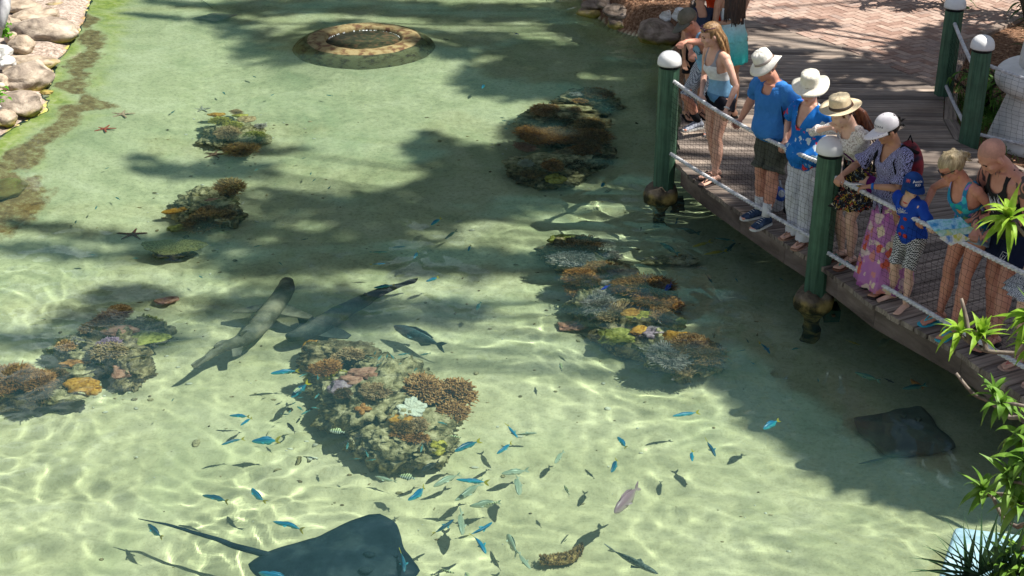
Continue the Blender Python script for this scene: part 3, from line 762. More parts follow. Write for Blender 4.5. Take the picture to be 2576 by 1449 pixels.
def bush(name, r, h, n, mat, parent, loc, seed=0, thick=.008, fork=2, spread=1.0, curl=.25, length=.45, shell=False):
    """a branching coral head: many tapered forking twigs over a low dome"""
    rr = random.Random(seed); b = MB(); ga = PI * (3 - 5 ** .5)
    rx, ry = (r if hasattr(r, '__len__') else (r, r))
    if not shell: b.ball((0, 0, -h * .15), (rx * .66, ry * .66, h * .72), 16, 8)
    for i in range(n):
        u_ = (i + .5) / n; ph = math.acos(1 - u_ * .95); th = i * ga + rr.uniform(-.2, .2)
        d = V((math.sin(ph) * math.cos(th), math.sin(ph) * math.sin(th), math.cos(ph) + .12)); d.normalize()
        s0 = V((d.x * rx, d.y * ry, d.z * h)); k = rr.uniform(.45, .66); p0 = s0 * k; L = (s0.length) * (length * rr.uniform(.75, 1.25) + .12)
        j = V((rr.uniform(-1, 1), rr.uniform(-1, 1), rr.uniform(-.4, 1))) * curl
        d1 = (s0.normalized() + j).normalized(); p1 = p0 + d1 * L * .55; pts = [p0, p1]
        b.tube([p0, p0.lerp(p1, .6), p1], [thick * 1.2, thick, thick * .85], 4)
        for f in range(fork):
            j = V((rr.uniform(-1, 1), rr.uniform(-1, 1), rr.uniform(-.3, 1))) * (curl * 2.2)
            d2 = (d1 + j).normalized(); p2 = p1 + d2 * L * .55 * rr.uniform(.7, 1.2)
            b.tube([p1, p1.lerp(p2, .55) + j * thick, p2], [thick * .85, thick * .8, thick * .45], 4)
    o = b.build(name, mat, parent, True, loc); o.rotation_euler = (0, 0, rr.uniform(0, 6)); return recv(o)

def lump(name, r, mat, parent, loc, seed=0, rough=.22, freq=1.6, fine=.04, sub=4, rz=0):
    import bmesh
    bm = bmesh.new(); bmesh.ops.create_icosphere(bm, subdivisions=sub, radius=1); off = V((seed * 5.1, seed * 2.3, seed * 9.1))
    for v in bm.verts:
        d = v.co.normalized(); l = 1 + rough * noise.noise(d * freq + off) * 1.6 + fine * noise.noise(d * 9 + off) * 2 + fine * .8 * noise.noise(d * 22 + off)
        v.co = V((d.x * r[0] * l, d.y * r[1] * l, d.z * r[2] * l))
    me = bpy.data.meshes.new(name); bm.to_mesh(me); bm.free(); me.polygons.foreach_set('use_smooth', [True] * len(me.polygons))
    o = put(name, me, mat, parent); o.location = loc; o.rotation_euler = (0, 0, rz); return recv(o)

def craggy(name, r, mat, parent, loc, seed=0, rz=0):
    """a craggy lump of reef rock with ledges and holes"""
    import bmesh
    bm = bmesh.new(); bmesh.ops.create_icosphere(bm, subdivisions=5, radius=1); off = V((seed * 3.7, seed * 6.1, seed * 1.9))
    for v in bm.verts:
        d = v.co.normalized(); n1 = noise.noise(d * 1.7 + off); n2 = abs(noise.noise(d * 4.2 + off)); n3 = abs(noise.noise(d * 10 + off)); n4 = noise.noise(d * 24 + off)
        n5 = noise.noise(d * 48 + off); l = 1 + .46 * n1 - .50 * n2 + .18 - .26 * n3 + .09 * n4 + .05 * n5
        v.co = V((d.x * r[0] * l, d.y * r[1] * l, d.z * r[2] * l + .02 * math.sin(d.z * 20 + n1 * 6)))
    me = bpy.data.meshes.new(name); bm.to_mesh(me); bm.free(); me.polygons.foreach_set('use_smooth', [True] * len(me.polygons))
    o = put(name, me, mat, parent); o.location = loc; o.rotation_euler = (0, 0, rz); return recv(o)

def plate(name, rx, ry, mat, parent, loc, seed=0, rz=0, thick=.03, wavy_=.012, dome=.03):
    b = MB(); n = 48; rr = random.Random(seed); f1, f2 = rr.uniform(0, 6), rr.uniform(0, 6)
    pr_ = [(.25, -.09), (.7, -thick - .01), (1.0, -thick * .3), (1.02, 0), (.97, .008), (.7, dome * .6), (.35, dome * .9), (.001, dome)]; rs = []
    for (q, z) in pr_:
        loop = []
        for j in range(n):
            a = 2 * PI * j / n; w = 1 + .07 * math.sin(3 * a + f1) + .04 * math.sin(7 * a + f2) + .02 * math.sin(17 * a)
            loop.append(V((q * rx * w * math.cos(a), q * ry * w * math.sin(a), z + wavy_ * q * math.sin(5 * a + f2))))
        rs.append(loop)
    b.rings(rs); o = b.build(name, mat, parent, True, loc); o.rotation_euler = (0, 0, rz); return recv(o)

def reef(label, cx, cy, z0=-.70):
    c = uw(cx, cy, z0); t = tag(empty('coral_reef', (c.x, c.y, 0)), label, 'coral reef', 'coral reef mounds in the pool'); t['cx'] = c.x; t['cy'] = c.y
    def place(kind, px, py, w, h, z, mat, seed=1, **kw):
        """w,h: apparent size; z: height of its middle"""
        p = uw(px, py, z) - V((c.x, c.y, 0)); s = scl(px, py, z); rx = w / s / 2; g = uw(px, py, z)
        el = math.asin(math.sin(math.atan2(CH, g.y)) ) ; hy = h / s / 2
        ry = max(min(hy / .55, rx * 1.25), rx * .45)
        m_ = MC[mat]
        if kind == 'bush':
            hz_ = kw.pop('hz', min(rx, ry) * .75); n = kw.pop('n', int(90 + 900 * rx * ry * 6))
            return bush('branching_coral', (rx * .94, ry * .94), hz_, min(n, 620), m_, t, p, seed, **kw)
        if kind == 'lump': return lump('mound_coral', (rx, ry, kw.pop('hz', min(rx, ry) * .7)), m_, t, p, seed, **kw)
        if kind == 'rock': return craggy('reef_rock', (rx * 1.08, ry * 1.08, kw.pop('hz', .30)), m_, t, p, seed, **kw)
        if kind == 'plate': return plate('plate_coral', rx, ry, m_, t, p, seed, **kw)
    return t, place

# --- upper left reef
t, P = reef('small yellow green coral reef in the pale upper left water', 590, 345)
P('rock', 585, 345, 120, 80, -.60, 'rock', 1, hz=.22); P('rock', 635, 350, 70, 60, -.62, 'rock', 2, hz=.16)
P('bush', 553, 305, 50, 30, -.42, 'yellow', 3, thick=.007); P('bush', 585, 318, 58, 28, -.44, 'yellow', 4, thick=.006)
P('plate', 545, 287, 44, 12, -.42, 'finger', 5); P('plate', 605, 290, 40, 12, -.45, 'yellow', 6); P('bush', 595, 283, 44, 16, -.48, 'tan', 7, thick=.006)
P('lump', 620, 300, 46, 20, -.46, 'tan', 8); P('bush', 572, 337, 86, 36, -.38, 'tan', 9, thick=.005, n=420); P('bush', 608, 380, 86, 52, -.42, 'brown', 10, thick=.004, n=600)
P('bush', 655, 318, 34, 18, -.55, 'grey', 11, thick=.006); P('bush', 640, 345, 60, 34, -.50, 'olive', 12, thick=.006)
# --- left middle reef
t, P = reef('coral reef with an orange finger coral and two shaggy brown heads', 530, 525)
P('rock', 520, 520, 130, 80, -.56, 'rock', 21, hz=.26); P('rock', 575, 545, 60, 50, -.55, 'rockd', 22, hz=.2)
P('bush', 578, 474, 104, 44, -.38, 'brown', 23, thick=.005, n=560); P('bush', 505, 497, 60, 22, -.36, 'yellow', 24, thick=.007)
P('lump', 545, 508, 78, 26, -.36, 'rock', 25, rough=.3); P('lump', 535, 502, 44, 14, -.32, 'pink', 26)
P('lump', 436, 531, 54, 14, -.50, 'finger', 27, rz=.35, rough=.1); P('lump', 470, 524, 36, 14, -.48, 'finger', 127, rough=.1)
P('bush', 520, 528, 48, 22, -.34, 'rust', 28, thick=.005); P('bush', 515, 560, 150, 52, -.38, 'brown', 29, thick=.005, n=620); P('bush', 560, 545, 60, 40, -.38, 'brown', 32, thick=.005, n=400); P('lump', 578, 540, 40, 26, -.40, 'tan', 30)
P('lump', 445, 575, 50, 20, -.60, 'olive', 33)
P('plate', 437, 618, 156, 46, -.46, 'brain', 31, dome=.05); P('rock', 437, 632, 90, 30, -.66, 'rockd', 34, hz=.14)
# --- lower left reef
t, P = reef('coral reef with orange tips and a lilac branching coral, left of the shark', 280, 870)
P('rock', 285, 880, 150, 110, -.60, 'rockd', 41, hz=.3); P('rock', 360, 840, 110, 60, -.68, 'rock', 42, hz=.2); P('rock', 200, 880, 100, 60, -.62, 'rock', 43, hz=.22); P('rock', 330, 940, 90, 60, -.66, 'rockd', 44, hz=.2)
P('bush', 302, 787, 72, 34, -.26, 'orange', 45, thick=.007, n=300); P('bush', 278, 806, 90, 44, -.28, 'orange', 46, thick=.007, n=360); P('bush', 229, 825, 50, 34, -.32, 'orange', 47, thick=.008, n=200)
P('lump', 300, 830, 92, 26, -.30, 'pink', 48); P('bush', 275, 868, 66, 36, -.26, 'purple', 49, thick=.006, n=220); P('bush', 273, 888, 94, 50, -.28, 'tan', 50, thick=.008, n=240, curl=.5, shell=True)
P('bush', 165, 872, 44, 36, -.40, 'orange', 51, thick=.006); P('lump', 205, 893, 70, 28, -.44, 'rock', 52, rough=.35); P('lump', 190, 915, 74, 18, -.42, 'rust', 53); P('lump', 195, 933, 90, 34, -.48, 'rock', 54, rough=.4)
P('plate', 330, 850, 180, 16, -.40, 'olive', 55, thick=.02); P('lump', 310, 930, 60, 40, -.55, 'pink', 56); P('bush', 375, 812, 80, 30, -.60, 'olive', 57, thick=.007)
P('bush', 192, 858, 40, 20, -.4, 'grey', 58, thick=.006)
# --- left edge reef
t, P = reef('brown bushy coral reef running out of the left edge of the frame', 60, 970)
P('rock', 60, 985, 190, 60, -.62, 'rockd', 61, hz=.2)
P('bush', 30, 955, 120, 70, -.32, 'rust', 62, thick=.005, n=620); P('bush', -20, 970, 110, 74, -.34, 'rust', 63, thick=.005, n=560); P('bush', 95, 962, 90, 56, -.34, 'rust', 64, thick=.005, n=520); P('bush', 140, 948, 70, 34, -.40, 'dark', 65, thick=.005, n=380); P('bush', 100, 985, 120, 40, -.42, 'dark', 66, thick=.005, n=500)
P('lump', 205, 968, 92, 32, -.36, 'finger', 67); P('lump', 235, 982, 40, 20, -.38, 'finger', 68); P('lump', 145, 995, 120, 26, -.46, 'rock', 69, rough=.4)
# --- central reef
t, P = reef('largest coral reef in the sunlit centre, carrying a white ruffled coral', 960, 1030)
P('rock', 960, 1000, 230, 160, -.52, 'rock', 81, hz=.34); P('rock', 900, 1010, 150, 130, -.60, 'rock', 82, hz=.26); P('rock', 1010, 1090, 200, 130, -.56, 'rock', 83, hz=.28); P('rock', 1080, 1120, 110, 80, -.60, 'rock', 84, hz=.22)
P('rock', 850, 900, 170, 60, -.62, 'rockd', 85, hz=.24); P('rock', 930, 1110, 100, 60, -.64, 'rock', 86, hz=.18); P('rock', 850, 970, 120, 60, -.62, 'rock', 87, hz=.18); P('rock', 1100, 1030, 110, 60, -.60, 'rock', 88, hz=.22); P('rock', 870, 1060, 110, 50, -.66, 'rock', 89, hz=.16)
P('bush', 818, 930, 82, 40, -.36, 'rust', 90, thick=.006, n=360); P('lump', 785, 870, 42, 30, -.50, 'finger', 91, rough=.4); P('bush', 886, 893, 70, 32, -.34, 'tan', 92, thick=.006); P('bush', 845, 905, 60, 20, -.38, 'tan', 93, thick=.005)
P('lump', 915, 938, 80, 30, -.24, 'pink', 94, rough=.3, hz=.07); P('lump', 945, 945, 56, 32, -.24, 'pink', 95, rough=.3, hz=.07); P('lump', 880, 958, 66, 24, -.25, 'pink', 96, rough=.3, hz=.06); P('lump', 853, 975, 56, 36, -.30, 'mauve', 97, rough=.35, hz=.08)
P('lump', 920, 938, 30, 20, -.30, 'yellow', 98); P('lump', 850, 945, 50, 30, -.42, 'yellow', 99, rough=.4); P('lump', 940, 962, 60, 22, -.30, 'olive', 100)
P('bush', 990, 940, 64, 44, -.34, 'olive', 101, thick=.006, n=300); P('bush', 995, 962, 80, 30, -.34, 'olive', 102, thick=.006)
P('bush', 866, 992, 44, 38, -.28, 'dark', 103, thick=.005, n=300); P('bush', 945, 986, 80, 44, -.20, 'tan', 104, thick=.005, n=500)
P('bush', 1060, 975, 92, 66, -.30, 'orange', 105, thick=.009, n=260, curl=.4); P('bush', 1140, 985, 110, 58, -.36, 'orange', 106, thick=.010, n=190, curl=.6, shell=True); P('bush', 1170, 1000, 70, 50, -.40, 'orange', 107, thick=.010, n=110, curl=.7, shell=True); P('bush', 1140, 1040, 96, 50, -.40, 'orange', 108, thick=.008, n=230, curl=.5); P('bush', 1090, 1000, 80, 40, -.36, 'orange', 109, thick=.009, n=180, curl=.5)
# white ruffled leaf coral
b = MB(); n = 120; rs = []; rr = random.Random(6)
for q, z in [(.05, -.07), (.35, -.045), (.7, -.02), (1.0, .012), (1.01, .02), (.72, -.002), (.4, .0), (.12, .012)]:
    loop = []
    for j in range(n):
        a = 2 * PI * j / n; w = 1 + .10 * math.sin(5 * a + 1) + .05 * math.sin(11 * a) + .03 * math.sin(23 * a + 2); gap_ = 1 - .45 * math.exp(-((a - 2.4) / .25) ** 2)
        loop.append(V((q * .104 * w * gap_ * math.cos(a) * 1.12, q * .104 * w * gap_ * math.sin(a) * 1.2, z + q * q * .010 * math.sin(7 * a) + q * q * .006 * math.sin(17 * a + 2))))
    rs.append(loop)
b.rings(rs); p = uw(1034, 1026, -.22) - t.location; o = b.build('ruffled_coral', MC['white'], t, True, p); o.rotation_euler = (math.radians(18), .1, .2); recv(o); tag(o, 'white ruffled leaf coral')
for k, (dx, dy, rx, ry) in enumerate([(0, .028, .022, .03), (0, -.03, .022, .032), (-.032, 0, .032, .02), (.034, -.002, .034, .02)]):
    p = uw(912, 1027, -.20) - t.location; lump('sponge_lobe', (rx * 1.15, ry * 1.4, .03), MC['rust'], t, p + V((dx * 1.1, dy * 1.6, 0)), 110 + k, rough=.1)
P('lump', 1008, 1054, 62, 26, -.28, 'finger', 115, rough=.25); P('lump', 1040, 1058, 50, 20, -.30, 'finger', 116, rough=.25)
P('bush', 1018, 1078, 60, 36, -.30, 'brown', 117, thick=.005, n=260, curl=.5); P('bush', 1050, 1072, 60, 34, -.30, 'tan', 118, thick=.005, n=240, curl=.5); P('bush', 1045, 1105, 80, 34, -.36, 'rust', 119, thick=.006, n=220, curl=.5); P('bush', 1012, 1090, 60, 30, -.34, 'rust', 120, thick=.005)
P('lump', 1105, 1125, 44, 40, -.44, 'yellow', 121, rough=.4); P('lump', 905, 1090, 50, 30, -.48, 'rock', 122, rough=.4); P('lump', 950, 1125, 80, 30, -.50, 'rock', 123, rough=.45); P('lump', 1070, 1155, 90, 26, -.52, 'rock', 124, rough=.45); P('lump', 850, 1005, 90, 28, -.46, 'rock', 125, rough=.45)
# --- upper right reef
t, P = reef('brown coral reef in the shaded water beside the tip of the boardwalk', 1410, 350)
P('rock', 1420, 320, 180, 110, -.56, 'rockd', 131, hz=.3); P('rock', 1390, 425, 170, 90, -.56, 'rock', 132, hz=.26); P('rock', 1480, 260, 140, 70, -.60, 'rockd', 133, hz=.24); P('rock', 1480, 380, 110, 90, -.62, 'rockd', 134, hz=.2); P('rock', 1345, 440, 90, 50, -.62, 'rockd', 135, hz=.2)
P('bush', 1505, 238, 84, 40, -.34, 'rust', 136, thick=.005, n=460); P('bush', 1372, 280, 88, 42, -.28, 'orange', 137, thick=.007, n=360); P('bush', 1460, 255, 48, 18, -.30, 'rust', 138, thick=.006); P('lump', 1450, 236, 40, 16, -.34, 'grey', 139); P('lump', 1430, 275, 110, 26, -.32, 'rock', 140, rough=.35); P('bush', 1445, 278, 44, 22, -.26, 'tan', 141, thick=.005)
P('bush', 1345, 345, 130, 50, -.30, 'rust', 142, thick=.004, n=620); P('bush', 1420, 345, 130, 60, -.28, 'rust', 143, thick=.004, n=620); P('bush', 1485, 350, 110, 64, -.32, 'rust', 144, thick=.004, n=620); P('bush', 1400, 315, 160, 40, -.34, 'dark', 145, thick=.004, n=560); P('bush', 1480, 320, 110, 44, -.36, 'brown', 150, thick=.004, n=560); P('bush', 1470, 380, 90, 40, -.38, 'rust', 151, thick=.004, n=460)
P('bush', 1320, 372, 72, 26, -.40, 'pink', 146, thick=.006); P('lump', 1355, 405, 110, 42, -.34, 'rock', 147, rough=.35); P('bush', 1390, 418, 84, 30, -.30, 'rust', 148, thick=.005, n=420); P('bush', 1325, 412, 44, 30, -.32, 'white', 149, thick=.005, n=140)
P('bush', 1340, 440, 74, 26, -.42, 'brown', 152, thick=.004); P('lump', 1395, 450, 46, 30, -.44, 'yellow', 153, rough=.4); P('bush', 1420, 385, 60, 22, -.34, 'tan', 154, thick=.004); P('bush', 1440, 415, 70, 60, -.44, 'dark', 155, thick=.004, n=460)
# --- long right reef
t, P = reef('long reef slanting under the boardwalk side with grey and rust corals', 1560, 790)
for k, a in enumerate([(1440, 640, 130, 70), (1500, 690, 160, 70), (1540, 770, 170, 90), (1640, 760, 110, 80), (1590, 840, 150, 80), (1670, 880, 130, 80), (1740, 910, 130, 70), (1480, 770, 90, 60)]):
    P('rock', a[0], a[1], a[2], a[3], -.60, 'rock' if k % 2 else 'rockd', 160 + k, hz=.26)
P('lump', 1430, 600, 80, 26, -.44, 'olive', 170, rough=.35); P('bush', 1460, 622, 120, 52, -.30, 'dark', 171, thick=.005, n=600); P('bush', 1518, 618, 66, 30, -.32, 'white', 172, thick=.006, n=260); P('bush', 1437, 655, 116, 42, -.30, 'grey', 173, thick=.007, n=420, curl=.4); P('bush', 1540, 645, 50, 30, -.44, 'grey', 174, thick=.005)
P('lump', 1505, 668, 30, 18, -.34, 'yellow', 175); P('bush', 1515, 680, 92, 42, -.30, 'orange', 176, thick=.005, n=460); P('bush', 1465, 702, 100, 52, -.36, 'rust', 177, thick=.005, n=560); P('bush', 1440, 730, 60, 26, -.46, 'rust', 178, thick=.005)
P('lump', 1565, 690, 80, 40, -.38, 'tan', 179, rough=.3); P('lump', 1535, 712, 50, 20, -.36, 'grey', 180)
P('bush', 1625, 725, 150, 64, -.26, 'rust', 181, thick=.005, n=620); P('bush', 1580, 725, 90, 50, -.28, 'rust', 182, thick=.005, n=520); P('bush', 1670, 765, 90, 40, -.32, 'rust', 183, thick=.005, n=520); P('bush', 1640, 760, 110, 50, -.30, 'rust', 184, thick=.005, n=560)
P('bush', 1510, 765, 130, 50, -.40, 'grey', 185, thick=.004, n=500); P('bush', 1550, 790, 120, 44, -.42, 'tan', 186, thick=.004, n=420); P('lump', 1610, 795, 100, 32, -.34, 'yellow', 187, rough=.3); P('lump', 1590, 786, 60, 26, -.30, 'finger', 188); P('bush', 1665, 795, 80, 30, -.30, 'orange', 189, thick=.004, n=320); P('lump', 1690, 815, 60, 36, -.42, 'olive', 190, rough=.4)
P('lump', 1555, 845, 100, 44, -.46, 'olive', 191, rough=.3); P('lump', 1605, 832, 36, 18, -.34, 'finger', 192); P('lump', 1645, 838, 56, 24, -.38, 'mauve', 193, rough=.5); P('lump', 1700, 850, 66, 34, -.34, 'finger', 194); P('bush', 1740, 872, 100, 56, -.28, 'orange', 195, thick=.006, n=520); P('bush', 1780, 895, 92, 60, -.34, 'brown', 196, thick=.005, n=560); P('bush', 1680, 900, 100, 70, -.36, 'grey', 197, thick=.005, n=560); P('bush', 1765, 885, 80, 46, -.30, 'orange', 198, thick=.006, n=400); P('bush', 1720, 930, 90, 36, -.46, 'tan', 199, thick=.005)
# loose pieces
def loose(px, py, w, h, z, mat, seed, label, cat, name, kind='lump', **kw):
    p = uw(px, py, z); s = scl(px, py, z)
    o = lump(name, (w / s / 2, h / s / 1.1, h / s * .4), MC[mat], None, p, seed, **kw); return tag(o, label, cat)
loose(422, 756, 54, 24, -.66, 'pink', 201, 'small reddish sponge lying on the sand above the lower left reef', 'sponge', 'sponge', rz=.6)
loose(1440, 820, 60, 24, -.70, 'pink', 202, 'pinkish coral rubble on the sand left of the long reef', 'coral', 'coral_rubble', rough=.5)
loose(1680, 655, 130, 30, -.64, 'rock', 204, 'pale flat submerged rock between long reef and boardwalk', 'rock', 'submerged_rock', rough=.3)
loose(1730, 650, 60, 26, -.62, 'rock', 205, 'narrow pale submerged rock touching the flat one near the boardwalk', 'rock', 'submerged_rock', rough=.3, rz=-.6)
# sea cucumber
p = [uw(x, y, -.66) for x, y in [(1355, 1408), (1380, 1410), (1410, 1407), (1440, 1402), (1458, 1390), (1468, 1380)]]; c = p[2]
b = MB(); b.tube([q - c for q in p], [(.030, .03), .042, .044, .043, .036, .02], 14); rr = random.Random(9)
for i in range(420):
    k = rr.random() * 4.99; q = p[int(k)].lerp(p[int(k) + 1], k % 1) - c; a = rr.uniform(0, PI); d = V((rr.uniform(-.3, .3), math.cos(a), math.sin(a))).normalized()
    b.tube([q + d * .034, q + d * rr.uniform(.05, .064)], [.007, .002], 4)
o = b.build('sea_cucumber', C3('cucumber_skin', (.10, .05, .02), (.30, .17, .06), (.50, .34, .14), 30), None, True, c); recv(o); tag(o, 'brown spiky sea cucumber on the bright sand near the bottom', 'sea cucumber')

# rubble and shell grit round the reefs
b = MB(); rr = random.Random(77); cs_ = [(590, 350, 110, 60), (530, 560, 110, 80), (280, 900, 150, 90), (90, 985, 140, 40), (970, 1060, 230, 150), (1410, 380, 170, 140), (1570, 800, 230, 190)]
for i in range(900):
    if i < 620: c_ = cs_[i % 7]; px, py = c_[0] + rr.gauss(0, .75) * c_[2], c_[1] + rr.gauss(0, .65) * c_[3]
    else: px, py = rr.uniform(150, 2200), rr.uniform(60, 1430)
    q = uw(px, py, -.7)
    if sdist(np.array([[q.x]]), np.array([[q.y]]), POOL)[0, 0] < .2: continue
    r = rr.uniform(.006, .026) * (1 if i < 620 else .55); b.mi = rr.randrange(3); b.ball((q.x, q.y, bedz(q.x, q.y) + r * .3), (r * rr.uniform(.8, 1.6), r * rr.uniform(.7, 1.4), r * rr.uniform(.4, .8)), 6, 4)
o = b.build('coral_rubble', [MC['rock'], MC['rockd'], M('shell_grit', (.5, .46, .36), (.72, .68, .58), 40)], None, True); recv(o); tag(o, 'broken coral and shell grit strewn on the sand round the reefs', 'rubble', kind='stuff')

# ---------------------------------------------------------------- starfish
def star(px, py, w, a0, c1, c2, label, z=-.69, thin=1.0):
    for _ in range(12): c = uw(px, py, z); z = z * .4 + .6 * (bedz(c.x, c.y) + .015)
    s = scl(px, py, z); R = w / s / 2; b = MB(); n = 60; rs = []; rr = random.Random(int(px))
    arms = [rr.uniform(.88, 1.12) for _ in range(5)]; bend = [rr.uniform(-.25, .25) for _ in range(5)]
    def rad(a, q):
        best = .2
        for k in range(5):
            for u_ in (0,):
                d = (a - (a0 + 2 * PI * k / 5 + bend[k] * .2 * q) + PI) % (2 * PI) - PI
                r = arms[k] * min(1, .17 * thin / (abs(math.sin(d)) + 1e-4)) if abs(d) < PI / 2.2 else 0
                best = max(best, r)
        return best
    outer = []
    for k in range(5):
        base = a0 + 2 * PI * k / 5
        outer.append((base - .62, .22, 0)); outer.append((base - .20 * thin, .50, .3)); outer.append((base - .06 + bend[k] * .25, .98 * arms[k], 1)); outer.append((base + .05 + bend[k] * .25, 1.0 * arms[k], 1)); outer.append((base + .20 * thin, .50, .3))
    for q, z_ in [(1.0, 0), (.93, .016), (.55, .028), (.03, .034)]:
        rs.append([V((R * r * q * math.cos(a), R * r * q * math.sin(a), z_ * (1 if i % 5 == 0 else .8) + .004)) for i, (a, r, k) in enumerate(outer)])
    b.rings(rs); o = b.build('starfish', M('starfish_skin', c1, c2, 40, .8, .5, 90), None, True, c); recv(o); return tag(o, label, 'starfish')
star(307, 287, 62, .3, (.42, .20, .14), (.66, .48, .36), 'pale pink starfish on the pale sand, above the red one')
star(263, 324, 54, .1, (.40, .035, .02), (.55, .12, .06), 'bright red starfish on pale sand near the left bank')
star(508, 275, 46, .5, (.24, .20, .18), (.60, .56, .48), 'grey and white starfish at the top of the yellow green reef')
star(540, 388, 60, .2, (.12, .05, .035), (.28, .17, .12), 'thin brown starfish in shade beside the yellow green reef', thin=.7)
star(333, 590, 72, .35, (.10, .018, .012), (.17, .03, .02), 'dark maroon starfish in shaded sand left of the flat plate coral')

# ---------------------------------------------------------------- fish
def fish_mesh(bh=.24, bw=.12, bend=0.0, fork=.6, deep=.5, snout=.5):
    """unit-long fish, nose at +x"""
    b = MB(); rs = []; n = 12
    prof = [(0.5, .02), (.47, .30), (.40, .62), (.28, .88), (.12, 1.0), (-.05, .93), (-.18, .70), (-.27, .42), (-.33, .24), (-.36, .20)]
    def bx(x): return V((x, bend * (x - .1) ** 2 * (1 if x < .1 else .3), 0))
    for x, r in prof:
        rs.append([bx(x) + V((0, bw / 2 * r * math.cos(a) * (1.0 if x > -.2 else .8), bh / 2 * r * math.sin(a))) for a in [2 * PI * k / n for k in range(n)]])
    b.rings(rs)
    # dorsal, anal and pectoral fins
    def fin(pts, th=.006):
        m = len(pts); L = [bx(p[0]) + V((0, p[1] + th, p[2])) for p in pts]; R_ = [bx(p[0]) + V((0, p[1] - th, p[2])) for p in pts]
        b.add(L + R_, [tuple(range(m)), tuple(range(2 * m - 1, m - 1, -1))] + [(i, i + m, (i + 1) % m + m, (i + 1) % m) for i in range(m)])
    h = bh / 2
    fin([(.25, 0, h * .85), (.10, 0, h * 1.3), (-.1, 0, h * 1.25), (-.26, 0, h * .7), (-.2, 0, h * .5), (.1, 0, h * .8)])
    fin([(.0, 0, -h * .85), (-.1, 0, -h * 1.25), (-.26, 0, -h * .6), (-.2, 0, -h * .4)])
    for sgn in (1, -1):
        L = [bx(.2) + V((0, sgn * bw * .42, -.01)), bx(.06) + V((0, sgn * (bw * .5 + .07), -.03)), bx(.03) + V((0, sgn * (bw * .45 + .02), -.02))]
        b.add(L + [p + V((0, 0, -.006)) for p in L], [(0, 1, 2), (5, 4, 3), (0, 3, 4, 1), (1, 4, 5, 2), (2, 5, 3, 0)])
    body = b.mesh('fish_body', True)
    b = MB(); tpx = -.345; T = [(tpx, .018), (-.42, .07 + fork * .05), (-.52, fork * .22), (-.455, .03), (-.44, 0), (-.455, -.03), (-.52, -fork * .22), (-.42, -.07 - fork * .05), (tpx, -.018)]
    m = len(T); L = [bx(x) + V((0, .008, z)) for x, z in T]; R_ = [bx(x) + V((0, -.008, z)) for x, z in T]
    for (i, j, k, l) in [(0, 1, 4, 8), (1, 2, 3, 4), (8, 4, 7, 7), (4, 5, 6, 7)]:
        f = (i, j, k, l) if k != l else (i, j, k); b.add([L[q] for q in f] + [R_[q] for q in f], [tuple(range(len(f))), tuple(range(2 * len(f) - 1, len(f) - 1, -1))] + [(a, a + len(f), (a + 1) % len(f) + len(f), (a + 1) % len(f)) for a in range(len(f))])
    tail = b.mesh('fish_tail', False)
    return body, tail

def stripe_mat():
    m, nt, bs = nodes('striped_fish'); tc = nt.nodes.new('ShaderNodeTexCoord'); sx = N(nt, 'ShaderNodeSeparateXYZ'); nt.links.new(tc.outputs['Object'], sx.inputs[0])
    w = math_n(nt, 'SINE', math_n(nt, 'MULTIPLY', sx.outputs[0], 46.0)); c = ramp(nt, w, [(.45, (.66, .72, .66)), (.55, (.015, .02, .03))])
    top = ramp(nt, sx.outputs[2], [(.02, (1, 1, 1)), (.07, (1, 1, .6))]); c = mixc(nt, 1, c, top, 'MULTIPLY'); nt.links.new(c, bs.inputs['Base Color']); bs.inputs['Roughness'].default_value = .4; return m
def scale_mat(name, a, b_):
    m, nt, bs = nodes(name); vo = N(nt, 'ShaderNodeTexVoronoi'); nt.links.new(coord(nt, 1, st=(26, 26, 34)), vo.inputs['Vector']); vo.inputs['Scale'].default_value = 1
    nt.links.new(ramp(nt, vo.outputs['Distance'], [(.2, b_), (.7, a)]), bs.inputs['Base Color']); bs.inputs['Roughness'].default_value = .4; return m
def belly(name, back, side_, rough=.35):
    m, nt, bs = nodes(name); tc = nt.nodes.new('ShaderNodeTexCoord'); sx = N(nt, 'ShaderNodeSeparateXYZ'); nt.links.new(tc.outputs['Object'], sx.inputs[0])
    z = math_n(nt, 'ADD', sx.outputs[2], math_n(nt, 'MULTIPLY', tnoise(nt, coord(nt, 9), 1, 3), .05))
    nt.links.new(ramp(nt, z, [(0.0, side_), (.09, back)]), bs.inputs['Base Color']); bs.inputs['Roughness'].default_value = rough; return m
FM = dict(blue=belly('blue_fish', (.004, .17, .36), (.04, .42, .55)), deepblue=belly('deep_blue_fish', (.004, .08, .17), (.03, .26, .36)), teal=belly('teal_fish', (.05, .20, .22), (.20, .42, .40)), royal=belly('royal_blue_fish', (.01, .03, .55), (.02, .05, .75)),
          stripe=stripe_mat(), pink=belly('pink_fish', (.34, .20, .26), (.50, .36, .40)), grey=scale_mat('grey_scaled_fish', (.04, .05, .05), (.20, .22, .21)), pale=belly('pale_grey_fish', (.30, .36, .28), (.50, .56, .46)),
          black=belly('black_fish', (.012, .014, .016), (.03, .03, .03)), dark=belly('dark_teal_fish', (.05, .13, .13), (.12, .22, .19)), orange=belly('orange_fish', (.35, .12, .01), (.5, .2, .02)), yellow=belly('yellow_fish', (.45, .34, .02), (.6, .5, .05)), grouper=scale_mat('blue_grey_fish', (.03, .07, .09), (.06, .12, .14)))
TAILM = dict(blue=None); TAILM['blue'] = TAILM['deepblue'] = (M('yellow_tail', (.42, .34, .01), (.55, .45, .03), 10, .4)); WT = M('clear_tail', (.45, .48, .42), None, rough=.4)
SHAPES = dict(slim=(.25, .13), mid=(.33, .14), deep=(.46, .14), long=(.17, .12)); FMESH = {}
